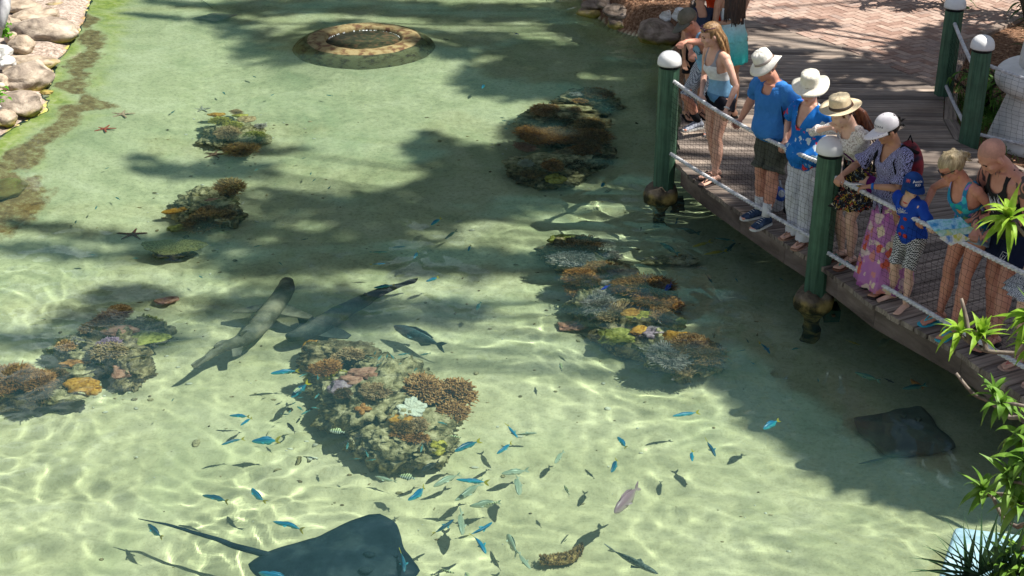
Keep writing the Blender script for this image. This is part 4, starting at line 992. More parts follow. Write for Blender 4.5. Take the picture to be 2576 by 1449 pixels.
def fish(hx, hy, tx, ty, kind, z, label, shape='slim', bend=0.0, group=None, name='fish', simple=False):
    """head and tail positions; the length and heading follow from them"""
    a, b_ = uw(hx, hy, z), uw(tx, ty, z); d = a - b_; L = max(d.length, .03)
    key = (shape, bend, kind); 
    if key not in FMESH:
        bh, bw = SHAPES[shape]; body, tail = fish_mesh(bh, bw, bend, .5 if shape == 'deep' else .62); body.materials.append(FM[kind]); tail.materials.append(TAILM.get(kind, FM[kind])); FMESH[key] = (body, tail)
    body, tail = FMESH[key]; o = recv(link(bpy.data.objects.new(name, body)))
    o.location = (a + b_) / 2; o.rotation_euler = (random.uniform(-.25, .25) + (.5 if shape == 'deep' else .4), random.uniform(-.06, .06), math.atan2(d.y, d.x)); o.scale = (L, L, L)
    tl = recv(link(bpy.data.objects.new('tail_fin', tail))); tl.parent = o
    return tag(o, label, 'fish', group)
GB = 'blue fish with yellow tails'
BL = [(508, 1243, 578, 1262, .25, 'blue fish with yellow tail heading left, over caustic sand left of the stingray', .2),
 (634, 1226, 656, 1264, .3, 'dark blue fish with head up and curved body, above the stingray tail', -.6), (690, 1310, 768, 1333, .3, 'blue fish with yellow tail just above the stingray', 0),
 (370, 1318, 404, 1356, .35, 'blue fish with yellow tail crossing the whip tail of the stingray', 0), (577, 1044, 630, 1046, .45, 'small blue fish heading left between shark and lower water, upper of a pair', 0),
 (603, 1070, 634, 1048, .45, 'small dark blue fish slanting down, lower of a pair', 0), (556, 1119, 612, 1100, .35, 'blue fish with faint yellow tail left of the central reef, slanting down left', .3),
 (632, 1108, 706, 1104, .35, 'blue fish with yellow tail level with the foot of the central reef', 0), (680, 940, 752, 930, .3, 'blue fish with yellow tail at the upper left corner of the central reef', .2),
 (732, 1000, 778, 962, .35, 'dark blue fish slanting up beside the mauve coral', 0), (1147, 1207, 1231, 1212, .15, 'largest deep blue fish with yellow tail in the middle of the bottom school', 0),
 (1028, 1262, 1076, 1224, .25, 'blue fish with thin tail, lone, right above the stingray wing', -.4), (1143, 1136, 1206, 1107, .2, 'bright blue fish with yellow tail below the branching end of the central reef', .2),
 (1250, 1143, 1291, 1113, .3, 'light blue fish with yellow tail right of the central reef', 0), (1303, 1100, 1274, 1067, .25, 'blue fish heading down right, upper right of the bottom school', 0),
 (1143, 1307, 1090, 1345, .25, 'light blue fish heading up right, left one of two parallel fish', 0), (1239, 1313, 1178, 1351, .15, 'bright turquoise fish heading up right, right one of two parallel fish', .2),
 (1224, 1393, 1195, 1340, .15, 'deep blue fish heading down with yellow forked tail below the turquoise fish', -.3), (1018, 1442, 1014, 1382, .2, 'turquoise fish pointing straight down beside the stingray wing', 0),
 (650, 1440, 735, 1458, .2, 'turquoise fish swimming over the stingray back, cut by the bottom edge', 0), (1553, 1098, 1577, 1126, .2, 'stubby turquoise fish with no visible tail in the bright sand right of centre', 0),
 (1538, 1188, 1555, 1154, .2, 'light blue fish pointing down above the pink fish', 0), (1692, 1047, 1757, 1034, .25, 'blue fish with yellow tail near the boardwalk shadow, heading left', 0),
 (1919, 1079, 1958, 1055, .15, 'bright blue fish at the very edge of the boardwalk shadow', .2), (1800, 1148, 1777, 1104, .2, 'slim blue fish heading down with pale yellow tail at lower right', 0),
 (1741, 1160, 1741, 1133, .2, 'smallest plain blue fish beside the slim one at lower right', 0), (1940, 889, 1917, 857, .25, 'turquoise fish with curved pale tail in the shaded water by the boardwalk', -.4)]
for i, h in enumerate(BL): fish(h[0], h[1], h[2], h[3], 'blue' if i % 3 else 'deepblue', -h[4], h[5], ('slim', 'slim', 'long', 'mid')[i % 4], h[6] or (.2, -.22, .12, -.15, 0)[i % 5], GB)
for (a, k, s, lb) in [((1545, 1292, 1608, 1220, .12), 'pink', 'mid', 'large pink fish with dark mouth near the surface'), ((1656, 1446, 1526, 1376, .2), 'grey', 'long', 'long grey scaly fish with dark outlined scales at the bottom edge'),
 ((990, 820, 1118, 872, .45), 'grouper', 'mid', 'large blue grey fish gliding above the central reef'), ((1058, 1184, 1107, 1160, .3), 'black', 'mid', 'black fish with orange belly below the central reef'),
 ((722, 1060, 738, 1090, .35), 'black', 'mid', 'dark fish hanging head up left of the central reef'), ((1458, 840, 1480, 855, .3), 'black', 'mid', 'black ragged fish left of the long reef'), ((1130, 100, 1115, 96, .3), 'black', 'deep', 'black fish beside the round overflow'),
 ((1512, 728, 1535, 717, .12), 'royal', 'mid', 'royal blue fish over the middle of the long reef'), ((1672, 732, 1690, 710, .12), 'royal', 'mid', 'royal blue fish at the right end of the rust corals'), ((1306, 86, 1290, 81, .12), 'royal', 'mid', 'royal blue fish in the dark water right of the overflow'),
 ((1145, 1258, 1216, 1213, .4), 'pale', 'slim', 'grey fish with a dark shoulder band in the bottom school'), ((1160, 1345, 1162, 1283, .45), 'pale', 'mid', 'pale green fish pointing down between two blue ones'), ((1303, 1243, 1302, 1198, .35), 'pale', 'mid', 'pale fish pointing down with thin tail streamer, middle of bottom school'),
 ((1275, 1340, 1300, 1395, .5), 'pale', 'mid', 'pale mottled fish above the lowest grey fish'), ((1332, 1432, 1303, 1385, .4), 'pale', 'slim', 'slim grey fish touching the pale mottled fish'), ((1262, 1192, 1330, 1180, .5), 'pale', 'mid', 'faint green fish over rippled sand in the bottom school'),
 ((1395, 1165, 1420, 1135, .5), 'pale', 'slim', 'faint dusky fish slanting up right of the bottom school'), ((1090, 1225, 1160, 1190, .5), 'pale', 'slim', 'faint silver fish behind the deep blue one'), ((1180, 1275, 1260, 1262, .5), 'pale', 'mid', 'faint silver fish under the striped one in the bottom school'),
 ((1350, 1090, 1290, 1092, .5), 'pale', 'slim', 'faint fish right of the blue fish that heads down right'), ((940, 1200, 1000, 1212, .55), 'pale', 'slim', 'faint pale fish left of the striped fish under the central reef'),
 ((2210, 870, 2238, 852, .3), 'pale', 'deep', 'pale deep bodied banded fish under the boardwalk edge'), ((2165, 868, 2130, 852, .4), 'yellow', 'slim', 'yellow fish in dark water left of the banded fish'), ((2150, 938, 2215, 958, .4), 'teal', 'slim', 'teal fish in dark water below the banded fish'),
 ((2250, 962, 2220, 948, .45), 'black', 'mid', 'black fish touching the teal fish in dark water'), ((2290, 955, 2325, 975, .5), 'orange', 'mid', 'dull orange fish in dark water near the boardwalk'), ((2270, 978, 2330, 966, .45), 'teal', 'slim', 'dark teal fish crossing the dull orange fish'),
 ((1795, 600, 1850, 606, .4), 'teal', 'slim', 'teal fish deep in shadow near the boardwalk middle'), ((1740, 622, 1790, 606, .25), 'yellow', 'long', 'thin yellow streak of a fish in shadow by the boardwalk, upper'), ((1770, 640, 1830, 628, .25), 'yellow', 'long', 'thin yellow streak of a fish in shadow by the boardwalk, lower'),
 ((1660, 610, 1710, 638, .4), 'teal', 'slim', 'dark teal fish slanting down in shadow near the post'), ((1850, 612, 1810, 640, .4), 'dark', 'slim', 'dark fish slanting up in shadow below the boardwalk'), ((1790, 712, 1775, 690, .4), 'dark', 'slim', 'dark fish pointing down in the shaded water'), ((1700, 575, 1760, 585, .45), 'dark', 'slim', 'dark slim fish nearest the tip post in shadow'),
 ((970, 662, 930, 664, .3), 'blue', 'slim', 'blue fish in shade above the two sharks, largest of its group'), ((1020, 618, 978, 622, .35), 'dark', 'slim', 'dark blue fish in shade, highest right of its small group'), ((975, 634, 930, 633, .4), 'teal', 'slim', 'teal fish in shade in the middle of its small group'), ((1040, 650, 1052, 632, .3), 'blue', 'slim', 'blue fish pointing down in shade above the sharks'), ((1084, 565, 1110, 548, .3), 'blue', 'slim', 'blue fish in shade below the palm shadow'),
 ((1070, 708, 1105, 695, .35), 'blue', 'slim', 'blue fish just right of the rear shark\'s tail'), ((940, 724, 992, 717, .3), 'blue', 'slim', 'blue fish lying over the rear shark\'s back'), ((1120, 600, 1150, 580, .5), 'dark', 'slim', 'dim fish in the shade between reefs'), ((1178, 632, 1184, 615, .3), 'blue', 'slim', 'little blue fish between the sharks and long reef'), ((1199, 780, 1210, 760, .35), 'teal', 'slim', 'teal fish right of the grey blue large fish'),
 ((1212, 222, 1220, 210, .3), 'blue', 'slim', 'tiny blue fish in the pale upper middle water'), ((1512, 470, 1520, 458, .2), 'blue', 'mid', 'blue fish below the shaded upper right reef'), ((645, 195, 632, 188, .5), 'dark', 'mid', 'small dark fish lying under the palm shadow')]:
    fish(a[0], a[1], a[2], a[3], k, -a[4], lb, s)
for (a, lb) in [((828, 1080, 868, 1086), 'striped fish in the shade of the central reef'), ((1162, 1101, 1120, 1094), 'striped fish at the right foot of the central reef'), ((1006, 1194, 1045, 1204), 'striped fish on open sand below the central reef'), ((1256, 1262, 1214, 1272), 'striped fish near the middle of the bottom school'), ((1420, 1222, 1432, 1245), 'small striped fish alone above the pink fish'),
                ((1144, 1444, 1102, 1430), 'striped fish at the bottom edge right of the stingray'), ((1170, 1440, 1176, 1462), 'small striped fish cut by the bottom edge'), ((1408, 912, 1414, 932), 'small striped fish in green shade left of the long reef'), ((738, 985, 760, 975), 'faint striped fish left of the mauve coral')]:
    fish(*a, 'stripe', -.25, lb, 'deep' if a[0] < 1300 else 'mid', 0, 'black and white striped fish')
rr = random.Random(12)
for i in range(26):
    x = rr.choice([rr.uniform(700, 800), rr.uniform(900, 1100), rr.uniform(930, 1060)]); y = rr.uniform(880, 930) if x > 850 else rr.uniform(930, 1070); a = rr.uniform(0, 6.28); L = rr.uniform(10, 16)
    fish(x, y, x + L * 2 * math.cos(a), y + L * math.sin(a), 'teal' if i % 3 else 'dark', -rr.uniform(.15, .4), 'little silvery teal fish milling around the top of the central reef', 'slim', 0, 'little fish around the central reef')
for (x, y) in [(905, 1155), (925, 1150), (945, 1155), (1058, 1135), (1100, 1062), (870, 1130)]:
    a = rr.uniform(0, 6.28); fish(x, y, x + 26 * math.cos(a), y + 16 * math.sin(a), 'teal', -.25, 'little pale teal fish at the foot of the central reef', 'slim', 0, 'little fish at the foot of the central reef')
for (x, y) in [(1258, 295), (1262, 303), (1300, 295), (1290, 318), (1268, 322), (1288, 328), (1255, 308), (1275, 312)]:
    fish(x, y, x + rr.uniform(10, 15), y + rr.uniform(-5, 5), 'dark', -.3, 'tiny dark fish left of the upper right reef', 'mid', 0, 'tiny dark fish by the upper right reef')
for (x, y) in [(240, 526), (188, 562), (275, 420), (290, 495), (780, 440), (795, 450), (770, 395), (825, 475), (820, 238), (690, 235), (430, 285), (640, 430), (560, 230), (480, 580), (330, 650), (240, 640), (180, 840), (115, 797), (120, 878), (500, 690), (640, 620), (760, 600), (700, 660), (430, 1010)]:
    a = rr.uniform(0, 6.28); fish(x, y, x + rr.uniform(14, 20) * math.cos(a), y + 9 * math.sin(a), rr.choice(['dark', 'teal', 'teal']), -rr.uniform(.3, .5), 'tiny bluish fish scattered over the pale left sand', 'slim', 0, 'tiny fish over the left sand')
for (x, y) in [(1880, 860), (1840, 905), (1900, 915), (1875, 880), (1700, 560), (1990, 880), (1960, 700), (1900, 640), (1850, 700), (2060, 960)]:
    a = rr.uniform(0, 6.28); fish(x, y, x + rr.uniform(16, 24) * math.cos(a), y + 10 * math.sin(a), rr.choice(['dark', 'teal']), -.3, 'small dim fish in the dark water beside the boardwalk', 'slim', 0, 'dim fish in the boardwalk shadow')

# ---------------------------------------------------------------- sharks and rays
M_shark = M('shark_skin', (.09, .085, .07), (.22, .20, .16), 3.5, .7, .3, 60, c3=(.46, .39, .29), spec=.1)
M_shark2 = M('dark_shark_skin', (.035, .042, .042), (.08, .085, .08), 4, .7, .3, 60, c3=(.20, .18, .15), spec=.1)
def shark(spine, rad, z, mat, label, fins):
    P_ = [uw(x, y, z) for x, y in spine]; c = P_[3]
    # smooth the spine
    n = 36; pts = []; rs = []
    for i in range(n + 1):
        t_ = i / n * (len(P_) - 1); k = min(int(t_), len(P_) - 2); f = t_ - k
        p0, p1, p2, p3 = P_[max(k - 1, 0)], P_[k], P_[k + 1], P_[min(k + 2, len(P_) - 1)]
        q = .5 * ((2 * p1) + (-p0 + p2) * f + (2 * p0 - 5 * p1 + 4 * p2 - p3) * f * f + (-p0 + 3 * p1 - 3 * p2 + p3) * f ** 3)
        pts.append(q - c); r = rad[k] * (1 - f) + rad[k + 1] * f; rs.append((r, r * .72))
    t = tag(empty('shark', c), label, 'shark'); b = MB()
    b.tube(pts, rs, 16, side=(0, 0, 1)); 
    # swap so that the wide axis lies flat
    me = b.mesh('b', True)
    o = put('body', me, mat, t); recv(o)
    def thick_fin(name, i, outl, up):
        p = pts[i]; d = (pts[i - 1] - pts[min(i + 1, n)]).normalized(); s_ = V((-d.y, d.x, 0)); b = MB(); m = len(outl)
        L = []
        for (a, e, h) in outl: L.append(p + d * a + s_ * e + V((0, 0, h)))
        nrm = (s_ if up else V((0, 0, 1))) * .008
        b.add([q + nrm for q in L] + [q - nrm for q in L], [tuple(range(m)), tuple(range(2 * m - 1, m - 1, -1))] + [(k, k + m, (k + 1) % m + m, (k + 1) % m) for k in range(m)])
        recv(b.build(name, mat, t, False))
    for f in fins: thick_fin(*f)
    return t
def pect(i, sg, L=.30): return ('pectoral_fin', i, [(.10, sg * .06, -.03), (.06, sg * .16, -.05), (-.06, sg * (.08 + L), -.09), (-.12, sg * (.06 + L), -.09), (-.13, sg * .20, -.06), (-.10, sg * .06, -.03)], False)
def dors(i, h=.12, L=.16): return ('dorsal_fin', i, [(L * .6, 0, .05), (.0, 0, .06 + h * .75), (-L * .35, 0, .06 + h), (-L * .55, 0, .07 + h * .5), (-L * .5, 0, .04)], True)
shark([(722, 706), (716, 730), (690, 770), (655, 815), (610, 855), (565, 872), (535, 888), (512, 904), (492, 922)], [.085, .125, .145, .145, .115, .08, .055, .035, .015], -.38, M_shark,
      'grey brown shark swimming up and away, its pale tail tip toward the lower left', [pect(9, 1), pect(9, -1), dors(17), dors(24, .08, .12), ('pelvic_fin', 20, [(.06, -.05, -.02), (-.03, -.17, -.05), (-.10, -.15, -.05), (-.05, -.04, -.02)], False), ('pelvic_fin', 20, [(.06, .05, -.02), (-.03, .17, -.05), (-.10, .15, -.05), (-.05, .04, -.02)], False), ('tail_fin', 33, [(.16, 0, .02), (-.04, 0, .09), (-.14, 0, .10), (-.12, 0, .02), (-.06, 0, -.03), (.0, 0, -.02)], True)])
shark([(725, 850), (760, 840), (810, 815), (860, 785), (910, 758), (950, 738), (985, 724), (1012, 716), (1030, 714)], [.08, .13, .15, .14, .11, .08, .05, .03, .012], -.52, M_shark2,
      'darker shark with its head low by the central reef, behind the paler one', [pect(8, -1, .24), pect(8, 1, .24), dors(18, .09), dors(24, .07, .12), ('tail_fin', 33, [(.16, 0, .02), (-.04, 0, .09), (-.12, 0, .10), (-.10, 0, .02), (.0, 0, -.02)], True)])

def ray_fish(px, py, z, L, Wd, head, mat, label, tail, name='stingray', dome=.09, swp=.0):
    """disc of a ray: nose at +x; head: heading angle; tail: list of picture points"""
    c = uw(px, py, z); t = tag(empty(name, c, head), label, 'stingray'); b = MB(); n = 72; rs = []
    out = []
    for j in range(n):
        a = 2 * PI * j / n; ca_, sa_ = math.cos(a), math.sin(a); k = abs(sa_)
        r = 1 / ((abs(ca_) ** 1.25 + abs(sa_) ** 1.25) ** (1 / 1.25)) * (1 + .05 * math.cos(4 * a))
        x = L / 2 * r * ca_ - .05 * L * k + (0.02 * L if ca_ > 0 else 0); y = Wd / 2 * r * sa_; x += swp * L * k ** 1.5; out.append((x, y))
    for q, zz in [(.02, -.03), (.6, -.045), (.9, -.03), (1.0, -.012), (1.0, -.004), (.86, .012 + dome * .12), (.6, dome * .45), (.35, dome * .85), (.12, dome), (.01, dome)]:
        rs.append([V((x * q, y * q * 1.0, zz + (.035 * math.sin(x * 7 + 1) * (abs(y) / Wd * 2) ** 2 * q))) for x, y in out])
    b.rings(rs)
    for sg in (1, -1): b.ball((L * .22, sg * L * .085, dome * .95), (.045 * L, .03 * L, .03 * L), 10, 6)
    recv(b.build('disc', mat, t, True))
    if tail:
        Pq = [uw(x, y, z + dz) for x, y, dz in tail]; Mi = Matrix.Rotation(-head, 3, 'Z'); pts = [Mi @ (q - c) for q in Pq]; m = len(pts)
        b = MB(); sm = []
        for i in range(m - 1):
            for f in (0, .25, .5, .75): 
                p0, p1, p2, p3 = pts[max(i - 1, 0)], pts[i], pts[i + 1], pts[min(i + 2, m - 1)]
                sm.append(.5 * ((2 * p1) + (-p0 + p2) * f + (2 * p0 - 5 * p1 + 4 * p2 - p3) * f * f + (-p0 + 3 * p1 - 3 * p2 + p3) * f ** 3))
        sm.append(pts[-1]); b.tube(sm, [L * .028 * (1 - .88 * i / (len(sm) - 1)) for i in range(len(sm))], 8); recv(b.build('tail', mat, t, True))
    return t
M_ray = M('slate_ray_skin', (.006, .011, .022), (.015, .024, .040), 4, .7, .5, 25, c3=(.035, .048, .062), spec=.05)
ray_fish(835, 1425, -.30, 1.10, 1.22, math.radians(-4), M_ray, 'big slate black stingray with a long whip tail at the bottom edge', [(680, 1395, 0), (600, 1375, 0), (540, 1355, .02), (470, 1335, .02), (420, 1318, .0), (385, 1311, .02), (348, 1304, .02)], swp=.24)
ray_fish(543, 42, -.52, .44, .62, math.radians(-75), M('pale_ray_skin', (.16, .15, .13), (.25, .22, .18), 6, .6), 'small grey brown stingray at the top edge of the pool', [(535, 20, 0), (515, 5, 0), (490, -12, 0), (470, -22, 0)], dome=.05)
ray_fish(2275, 1085, -.66, .80, .8, math.radians(60), M('dark_ray_skin', (.09, .09, .075), (.16, .155, .125), 4, .6), 'dark stingray resting in the boardwalk shadow at the lower right', [(2230, 1150, 0), (2190, 1160, 0), (2160, 1165, 0)])
# ---------------------------------------------------------------- plants
M_leafY = leafmat('variegated_leaf', (.10, .22, .015), (.24, .42, .03), (.42, .58, .10), 7, .35)
M_leafG = leafmat('strap_leaf', (.05, .13, .015), (.13, .27, .03), (.24, .38, .07), 6, .3)
M_leafD = leafmat('shade_leaf', (.015, .045, .008), (.035, .10, .015), (.08, .17, .03), 4, .3)
M_fan = leafmat('fan_leaf', (.02, .07, .03), (.05, .12, .05), (.10, .19, .08), 5, .25)
M_bark = M('grey_bark', (.10, .08, .065), (.26, .22, .18), 12, .85, .6, 40, st=(1, 1, .4))
M_barkd = M('dark_bark', (.035, .03, .02), (.11, .09, .06), 12, .85, .6, 40, st=(1, 1, .3))

def strap(mb, base, d, L, w, droop=.5, n=6, twist=0.0):
    """a folded, arching strap leaf"""
    d = d.normalized(); side = d.cross(V((0, 0, 1)))
    if side.length < .05: side = V((1, 0, 0))
    side.normalize(); vs = []; p = V(base); dd = V(d); st = L / n
    for i in range(n + 1):
        t = i / n; ww = w * math.sin(PI * min(1, .12 + t * .88)) ** .7 * (1 - t ** 3) + .0008
        up = side.cross(dd).normalized(); s2 = (side * math.cos(twist * t) + up * math.sin(twist * t))
        vs += [p - s2 * ww + up * ww * .35, p, p + s2 * ww + up * ww * .35]
        dd = (dd + V((0, 0, -droop / n * (1 + t)))).normalized(); p = p + dd * st
    fs = []
    for i in range(n):
        a = i * 3; fs += [(a, a + 1, a + 4, a + 3), (a + 1, a + 2, a + 5, a + 4)]
    mb.add(vs, fs)

def rosette(mb, c, ax, n, L, w, droop, rr, spread=1.0):
    ax = V(ax).normalized(); s1 = ax.cross(V((.3, .8, .1))).normalized(); s2 = ax.cross(s1); ga = 2.4
    for i in range(n):
        t = i / n; tilt = (.15 + 1.25 * t) * spread; a = i * ga + rr.uniform(-.2, .2)
        d = ax * math.cos(tilt) + (s1 * math.cos(a) + s2 * math.sin(a)) * math.sin(tilt)
        strap(mb, c - ax * t * L * .18, d, L * rr.uniform(.75, 1.1) * (.65 + .35 * min(1, t * 2)), w * rr.uniform(.7, 1.15), droop * rr.uniform(.3, 2.0), 7, rr.uniform(-.4, .4))

def dat(x, y, dist):
    d = V(ray(x, y)).normalized(); return V((0, 0, CH)) + d * dist

def dracaena(label, stems, ros, mat, seed, group='strap leaved shrubs on the near bank'):
    rr = random.Random(seed); r0 = stems[0][0]; t = tag(empty('dracaena', (r0[0], r0[1], r0[2])), label, 'shrub', group); o0 = V(r0)
    b = MB()
    for st in stems:
        pts = [V(p) - o0 for p in st]; m = len(pts); sm = []
        for i in range(m - 1):
            for f in (0, .33, .66):
                p0, p1, p2, p3 = pts[max(i - 1, 0)], pts[i], pts[i + 1], pts[min(i + 2, m - 1)]
                sm.append(.5 * ((2 * p1) + (-p0 + p2) * f + (2 * p0 - 5 * p1 + 4 * p2 - p3) * f * f + (-p0 + 3 * p1 - 3 * p2 + p3) * f ** 3))
        sm.append(pts[-1]); k = len(sm); b.tube(sm, [.016 - .009 * i / k for i in range(k)], 7)
    b.build('stem', M_bark, t, True)
    for (c, ax, n, L, w, dr) in ros:
        b = MB(); rosette(b, V(c) - o0, ax, n, L, w, dr, rr); b.build('leaf_rosette', mat, t, True)
    return t
root = V((3.6, 6.3, 0))
D1 = 7.6
dracaena('bright yellow green dracaena head in front of the tattooed man\'s chest', [[root, V((3.5, 6.2, 1.8)), dat(2660, 700, 7.5), dat(2585, 600, D1), dat(2545, 555, D1)]],
         [(dat(2535, 545, D1), (-.4, -.3, .8), 20, .21, .022, .9)], M_leafY, 1)
dracaena('variegated dracaena tuft low before the tattooed man\'s feet on a bare arching branch', [[root + V((.1, 0, 0)), V((3.4, 6.3, 1.2)), dat(2640, 890, 7.9), dat(2560, 888, 7.9), dat(2480, 882, 7.9), dat(2440, 862, 7.9), dat(2412, 838, 7.9)], [dat(2480, 882, 7.9), dat(2478, 865, 7.9), dat(2470, 845, 7.9)], [dat(2440, 862, 7.9), dat(2430, 800, 7.9), dat(2418, 750, 7.9)]],
         [(dat(2412, 832, 7.9), (-.5, -.1, .8), 14, .17, .017, .8), (dat(2468, 838, 7.9), (.1, -.1, 1), 16, .17, .018, .6)], M_leafY, 2)
dracaena('lime green dracaena cut by the right edge beside the grey print dress', [[root + V((.2, 0, 0)), V((3.5, 6.1, 1.4)), dat(2640, 860, 7.5), dat(2590, 815, 7.5)]],
         [(dat(2600, 800, 7.5), (-.6, -.2, .7), 22, .20, .021, .9), (dat(2600, 870, 7.5), (-.5, -.3, .5), 12, .17, .02, 1.0)], M_leafY, 3)
ros = []; stems = []; rr = random.Random(8)
spots = [(2500, 1015, .7), (2545, 1110, 1), (2560, 1165, 1), (2520, 1210, 1), (2575, 1230, 1), (2455, 1240, .6), (2545, 1265, .9), (2590, 1080, 1), (2600, 1150, 1)]
for (x, y, s) in spots:
    dd = rr.uniform(7.3, 7.9); c = dat(x + 22, y, dd); ros.append((c, (rr.uniform(-.7, .1), rr.uniform(-.4, .2), .8), 13, .21 * s, .021, 1.2))
    stems.append([root + V((rr.uniform(-.1, .2), rr.uniform(-.1, .1), 0)), V((3.3, 6.3, .7)) + V((rr.uniform(-.2, .3), 0, rr.uniform(-.2, .4))), dat(2640 + rr.uniform(0, 40), y + 60, dd), c])
dracaena('dense dark green strap leaved shrub filling the lower right edge', stems, ros, M_leafG, 4)
dracaena('thin bare twig with a green tip above the dense strap leaved shrub', [[root + V((.3, 0, 0)), V((3.4, 6.3, .9)), dat(2640, 1100, 7.7), dat(2540, 1050, 7.7), dat(2490, 1010, 7.7), dat(2448, 990, 7.7), dat(2405, 938, 7.7)]],
         [(dat(2500, 985, 7.7), (-.2, -.2, 1), 12, .18, .016, .7)], M_leafG, 5)
dracaena('long bare twig curling down from the dense shrub towards the blue ledge', [[root + V((.3, -.1, 0)), V((3.5, 6.2, .5)), dat(2640, 1350, 7.6), dat(2560, 1325, 7.6), dat(2520, 1295, 7.6), dat(2500, 1255, 7.6), dat(2478, 1235, 7.6)]],
         [(dat(2472, 1228, 7.6), (-.4, -.2, 1), 12, .17, .017, .8)], M_leafG, 6)
# fan palm in the corner
def fan(mb, c, ax, n, L, w, rr, arc=2.6, up=V((0, 0, 1))):
    ax = V(ax).normalized(); s = ax.cross(up).normalized()
    for i in range(n):
        a = (i / (n - 1) - .5) * arc; d = ax * math.cos(a) + s * math.sin(a); strap(mb, c, d, L * (1 - .15 * abs(a) / arc) * rr.uniform(.93, 1.05), w, .22, 5, 0)
rr = random.Random(14); c0 = V((2.75, 6.1, -.05)); t = tag(empty('fan_palm', c0), 'dark green fan palm with stiff spiky fronds before the pale blue ledge', 'palm')
for (x, y, ax, L) in [(2462, 1448, (-.35, .05, .9), .36), (2500, 1462, (.25, .1, .95), .36), (2430, 1462, (-.9, -.1, .35), .30), (2545, 1440, (.5, -.1, .8), .30)]:
    c = dat(x, y, 7.3); b = MB(); fan(b, c - c0, ax, 14, L, .012, rr, 2.7, V((0, -1, .3))); b.build('frond', M_fan, t, True)
    b = MB(); b.tube([V((0, 0, 0)), (c - c0) * .5 + V((.05, -.05, .05)), c - c0], [.012, .009, .006], 6); b.build('frond_stalk', M_leafG, t, True)
dracaena('leafy green tuft over the blue ledge at the very corner', [[root + V((0, -.1, 0)), dat(2650, 1420, 7.3), dat(2560, 1390, 7.3)]], [(dat(2560, 1385, 7.3), (-.4, -.2, .9), 16, .20, .018, .9), (dat(2525, 1425, 7.3), (-.6, -.2, .6), 14, .17, .016, 1.0), (dat(2580, 1430, 7.3), (-.4, -.2, .9), 14, .2, .018, .9)], M_leafG, 7)
# left bank leaves
def broad(label, px, py, z, n, L, seed):
    rr = random.Random(seed); c = at(px, py, z); t = tag(empty('broadleaf_weed', c), label, 'plant', 'green weeds at the left edge'); b = MB()
    for i in range(n):
        a = rr.uniform(0, 6.28); strap(b, V((rr.uniform(-.06, .06), rr.uniform(-.12, .12), rr.uniform(-.1, .1))), V((math.cos(a), math.sin(a), rr.uniform(.2, 1))), L * rr.uniform(.6, 1), L * .18, 1.0, 6)
    b.build('leaf', leafmat('weed_leaf', (.06, .20, .01), (.14, .36, .02), None, 5, .35), t, True)
broad('bright green creeper leaves between stump and boulders', 12, 78, .6, 34, .16, 3); broad('small bright green leaf tuft above the lowest boulder', 2, 240, .5, 14, .14, 4)
b = MB(); p = at(2, 215, .55); b.lathe([(.001, -.03), (.04, -.02), (.055, .0), (.03, .03), (.001, .04)], n=16, c=p); tag(b.build('mushroom', M('pale_cap', (.6, .5, .38), None), None, True), 'round cream coloured cap among the leaves at the left edge', 'mushroom')

# ---------------------------------------------------------------- garden behind the far posts
def thicket(label, x, y, n, L, w, seed, stems=6, hgt=1.6, mat=M_leafD, nm='garden_shrub', cat='shrub'):
    rr = random.Random(seed); t = tag(empty(nm, (x, y, .36)), label, cat, 'dark shrubs of the shaded garden'); b = MB(); lf = MB()
    for i in range(stems):
        a = rr.uniform(0, 6.28); r = rr.uniform(0, .25); p0 = V((r * math.cos(a), r * math.sin(a), 0)); p1 = p0 + V((rr.uniform(-.2, .2), rr.uniform(-.2, .2), hgt * .5)); p2 = p1 + V((rr.uniform(-.35, .35), rr.uniform(-.3, .3), hgt * rr.uniform(.3, .6)))
        b.tube([p0, p1, p2], [.028, .022, .012], 6)
        for k in range(n // stems):
            q = p0.lerp(p1, rr.random()) if rr.random() < .35 else p1.lerp(p2, rr.random()); a2 = rr.uniform(0, 6.28)
            strap(lf, q, V((math.cos(a2), math.sin(a2), rr.uniform(-.2, 1))), L * rr.uniform(.6, 1.1), w, 1.0, 5)
    b.build('stem', M_barkd, t, True); lf.build('foliage', mat, t, True); return t
p = at(2500, 150, .4)
M_leafS = leafmat('mid_green_leaf', (.03, .09, .01), (.08, .20, .02), (.16, .32, .05), 5, .35)
thicket('dark stemmed shrub with strap leaves behind the two shaded posts', 6.9, 18.2, 300, .42, .022, 1, 9, 2.0, M_leafS)
thicket('tall cane shrub at the top right corner of the garden', 7.3, 16.9, 260, .40, .02, 2, 8, 2.1)
thicket('shrub with slender stems between post and urn', 6.2, 16.8, 150, .30, .02, 3, 7, 1.3)
thicket('low bright green shrub at the foot of the urn', 5.45, 16.0, 160, .22, .018, 4, 9, .45, M_leafS)
thicket('high canes behind the urn at the top edge', 7.6, 19.8, 260, .45, .022, 6, 8, 2.4, M_leafS)
thicket('dark shrub on the far corner of the brick paving', 6.2, 20.3, 200, .4, .022, 7, 7, 1.8)
# grass
b = MB(); rr = random.Random(31)
for i in range(1500):
    x, y = rr.gauss(5.35, .18), rr.gauss(15.7, .45); strap(b, (x, y, .35), V((rr.uniform(-.5, .5), rr.uniform(-.5, .5), 1)), rr.uniform(.08, .17), .004, .8, 3)
tag(b.build('grass', M_leafS, None, False), 'green grass tufts on the mulch by the urn', 'grass', kind='stuff')
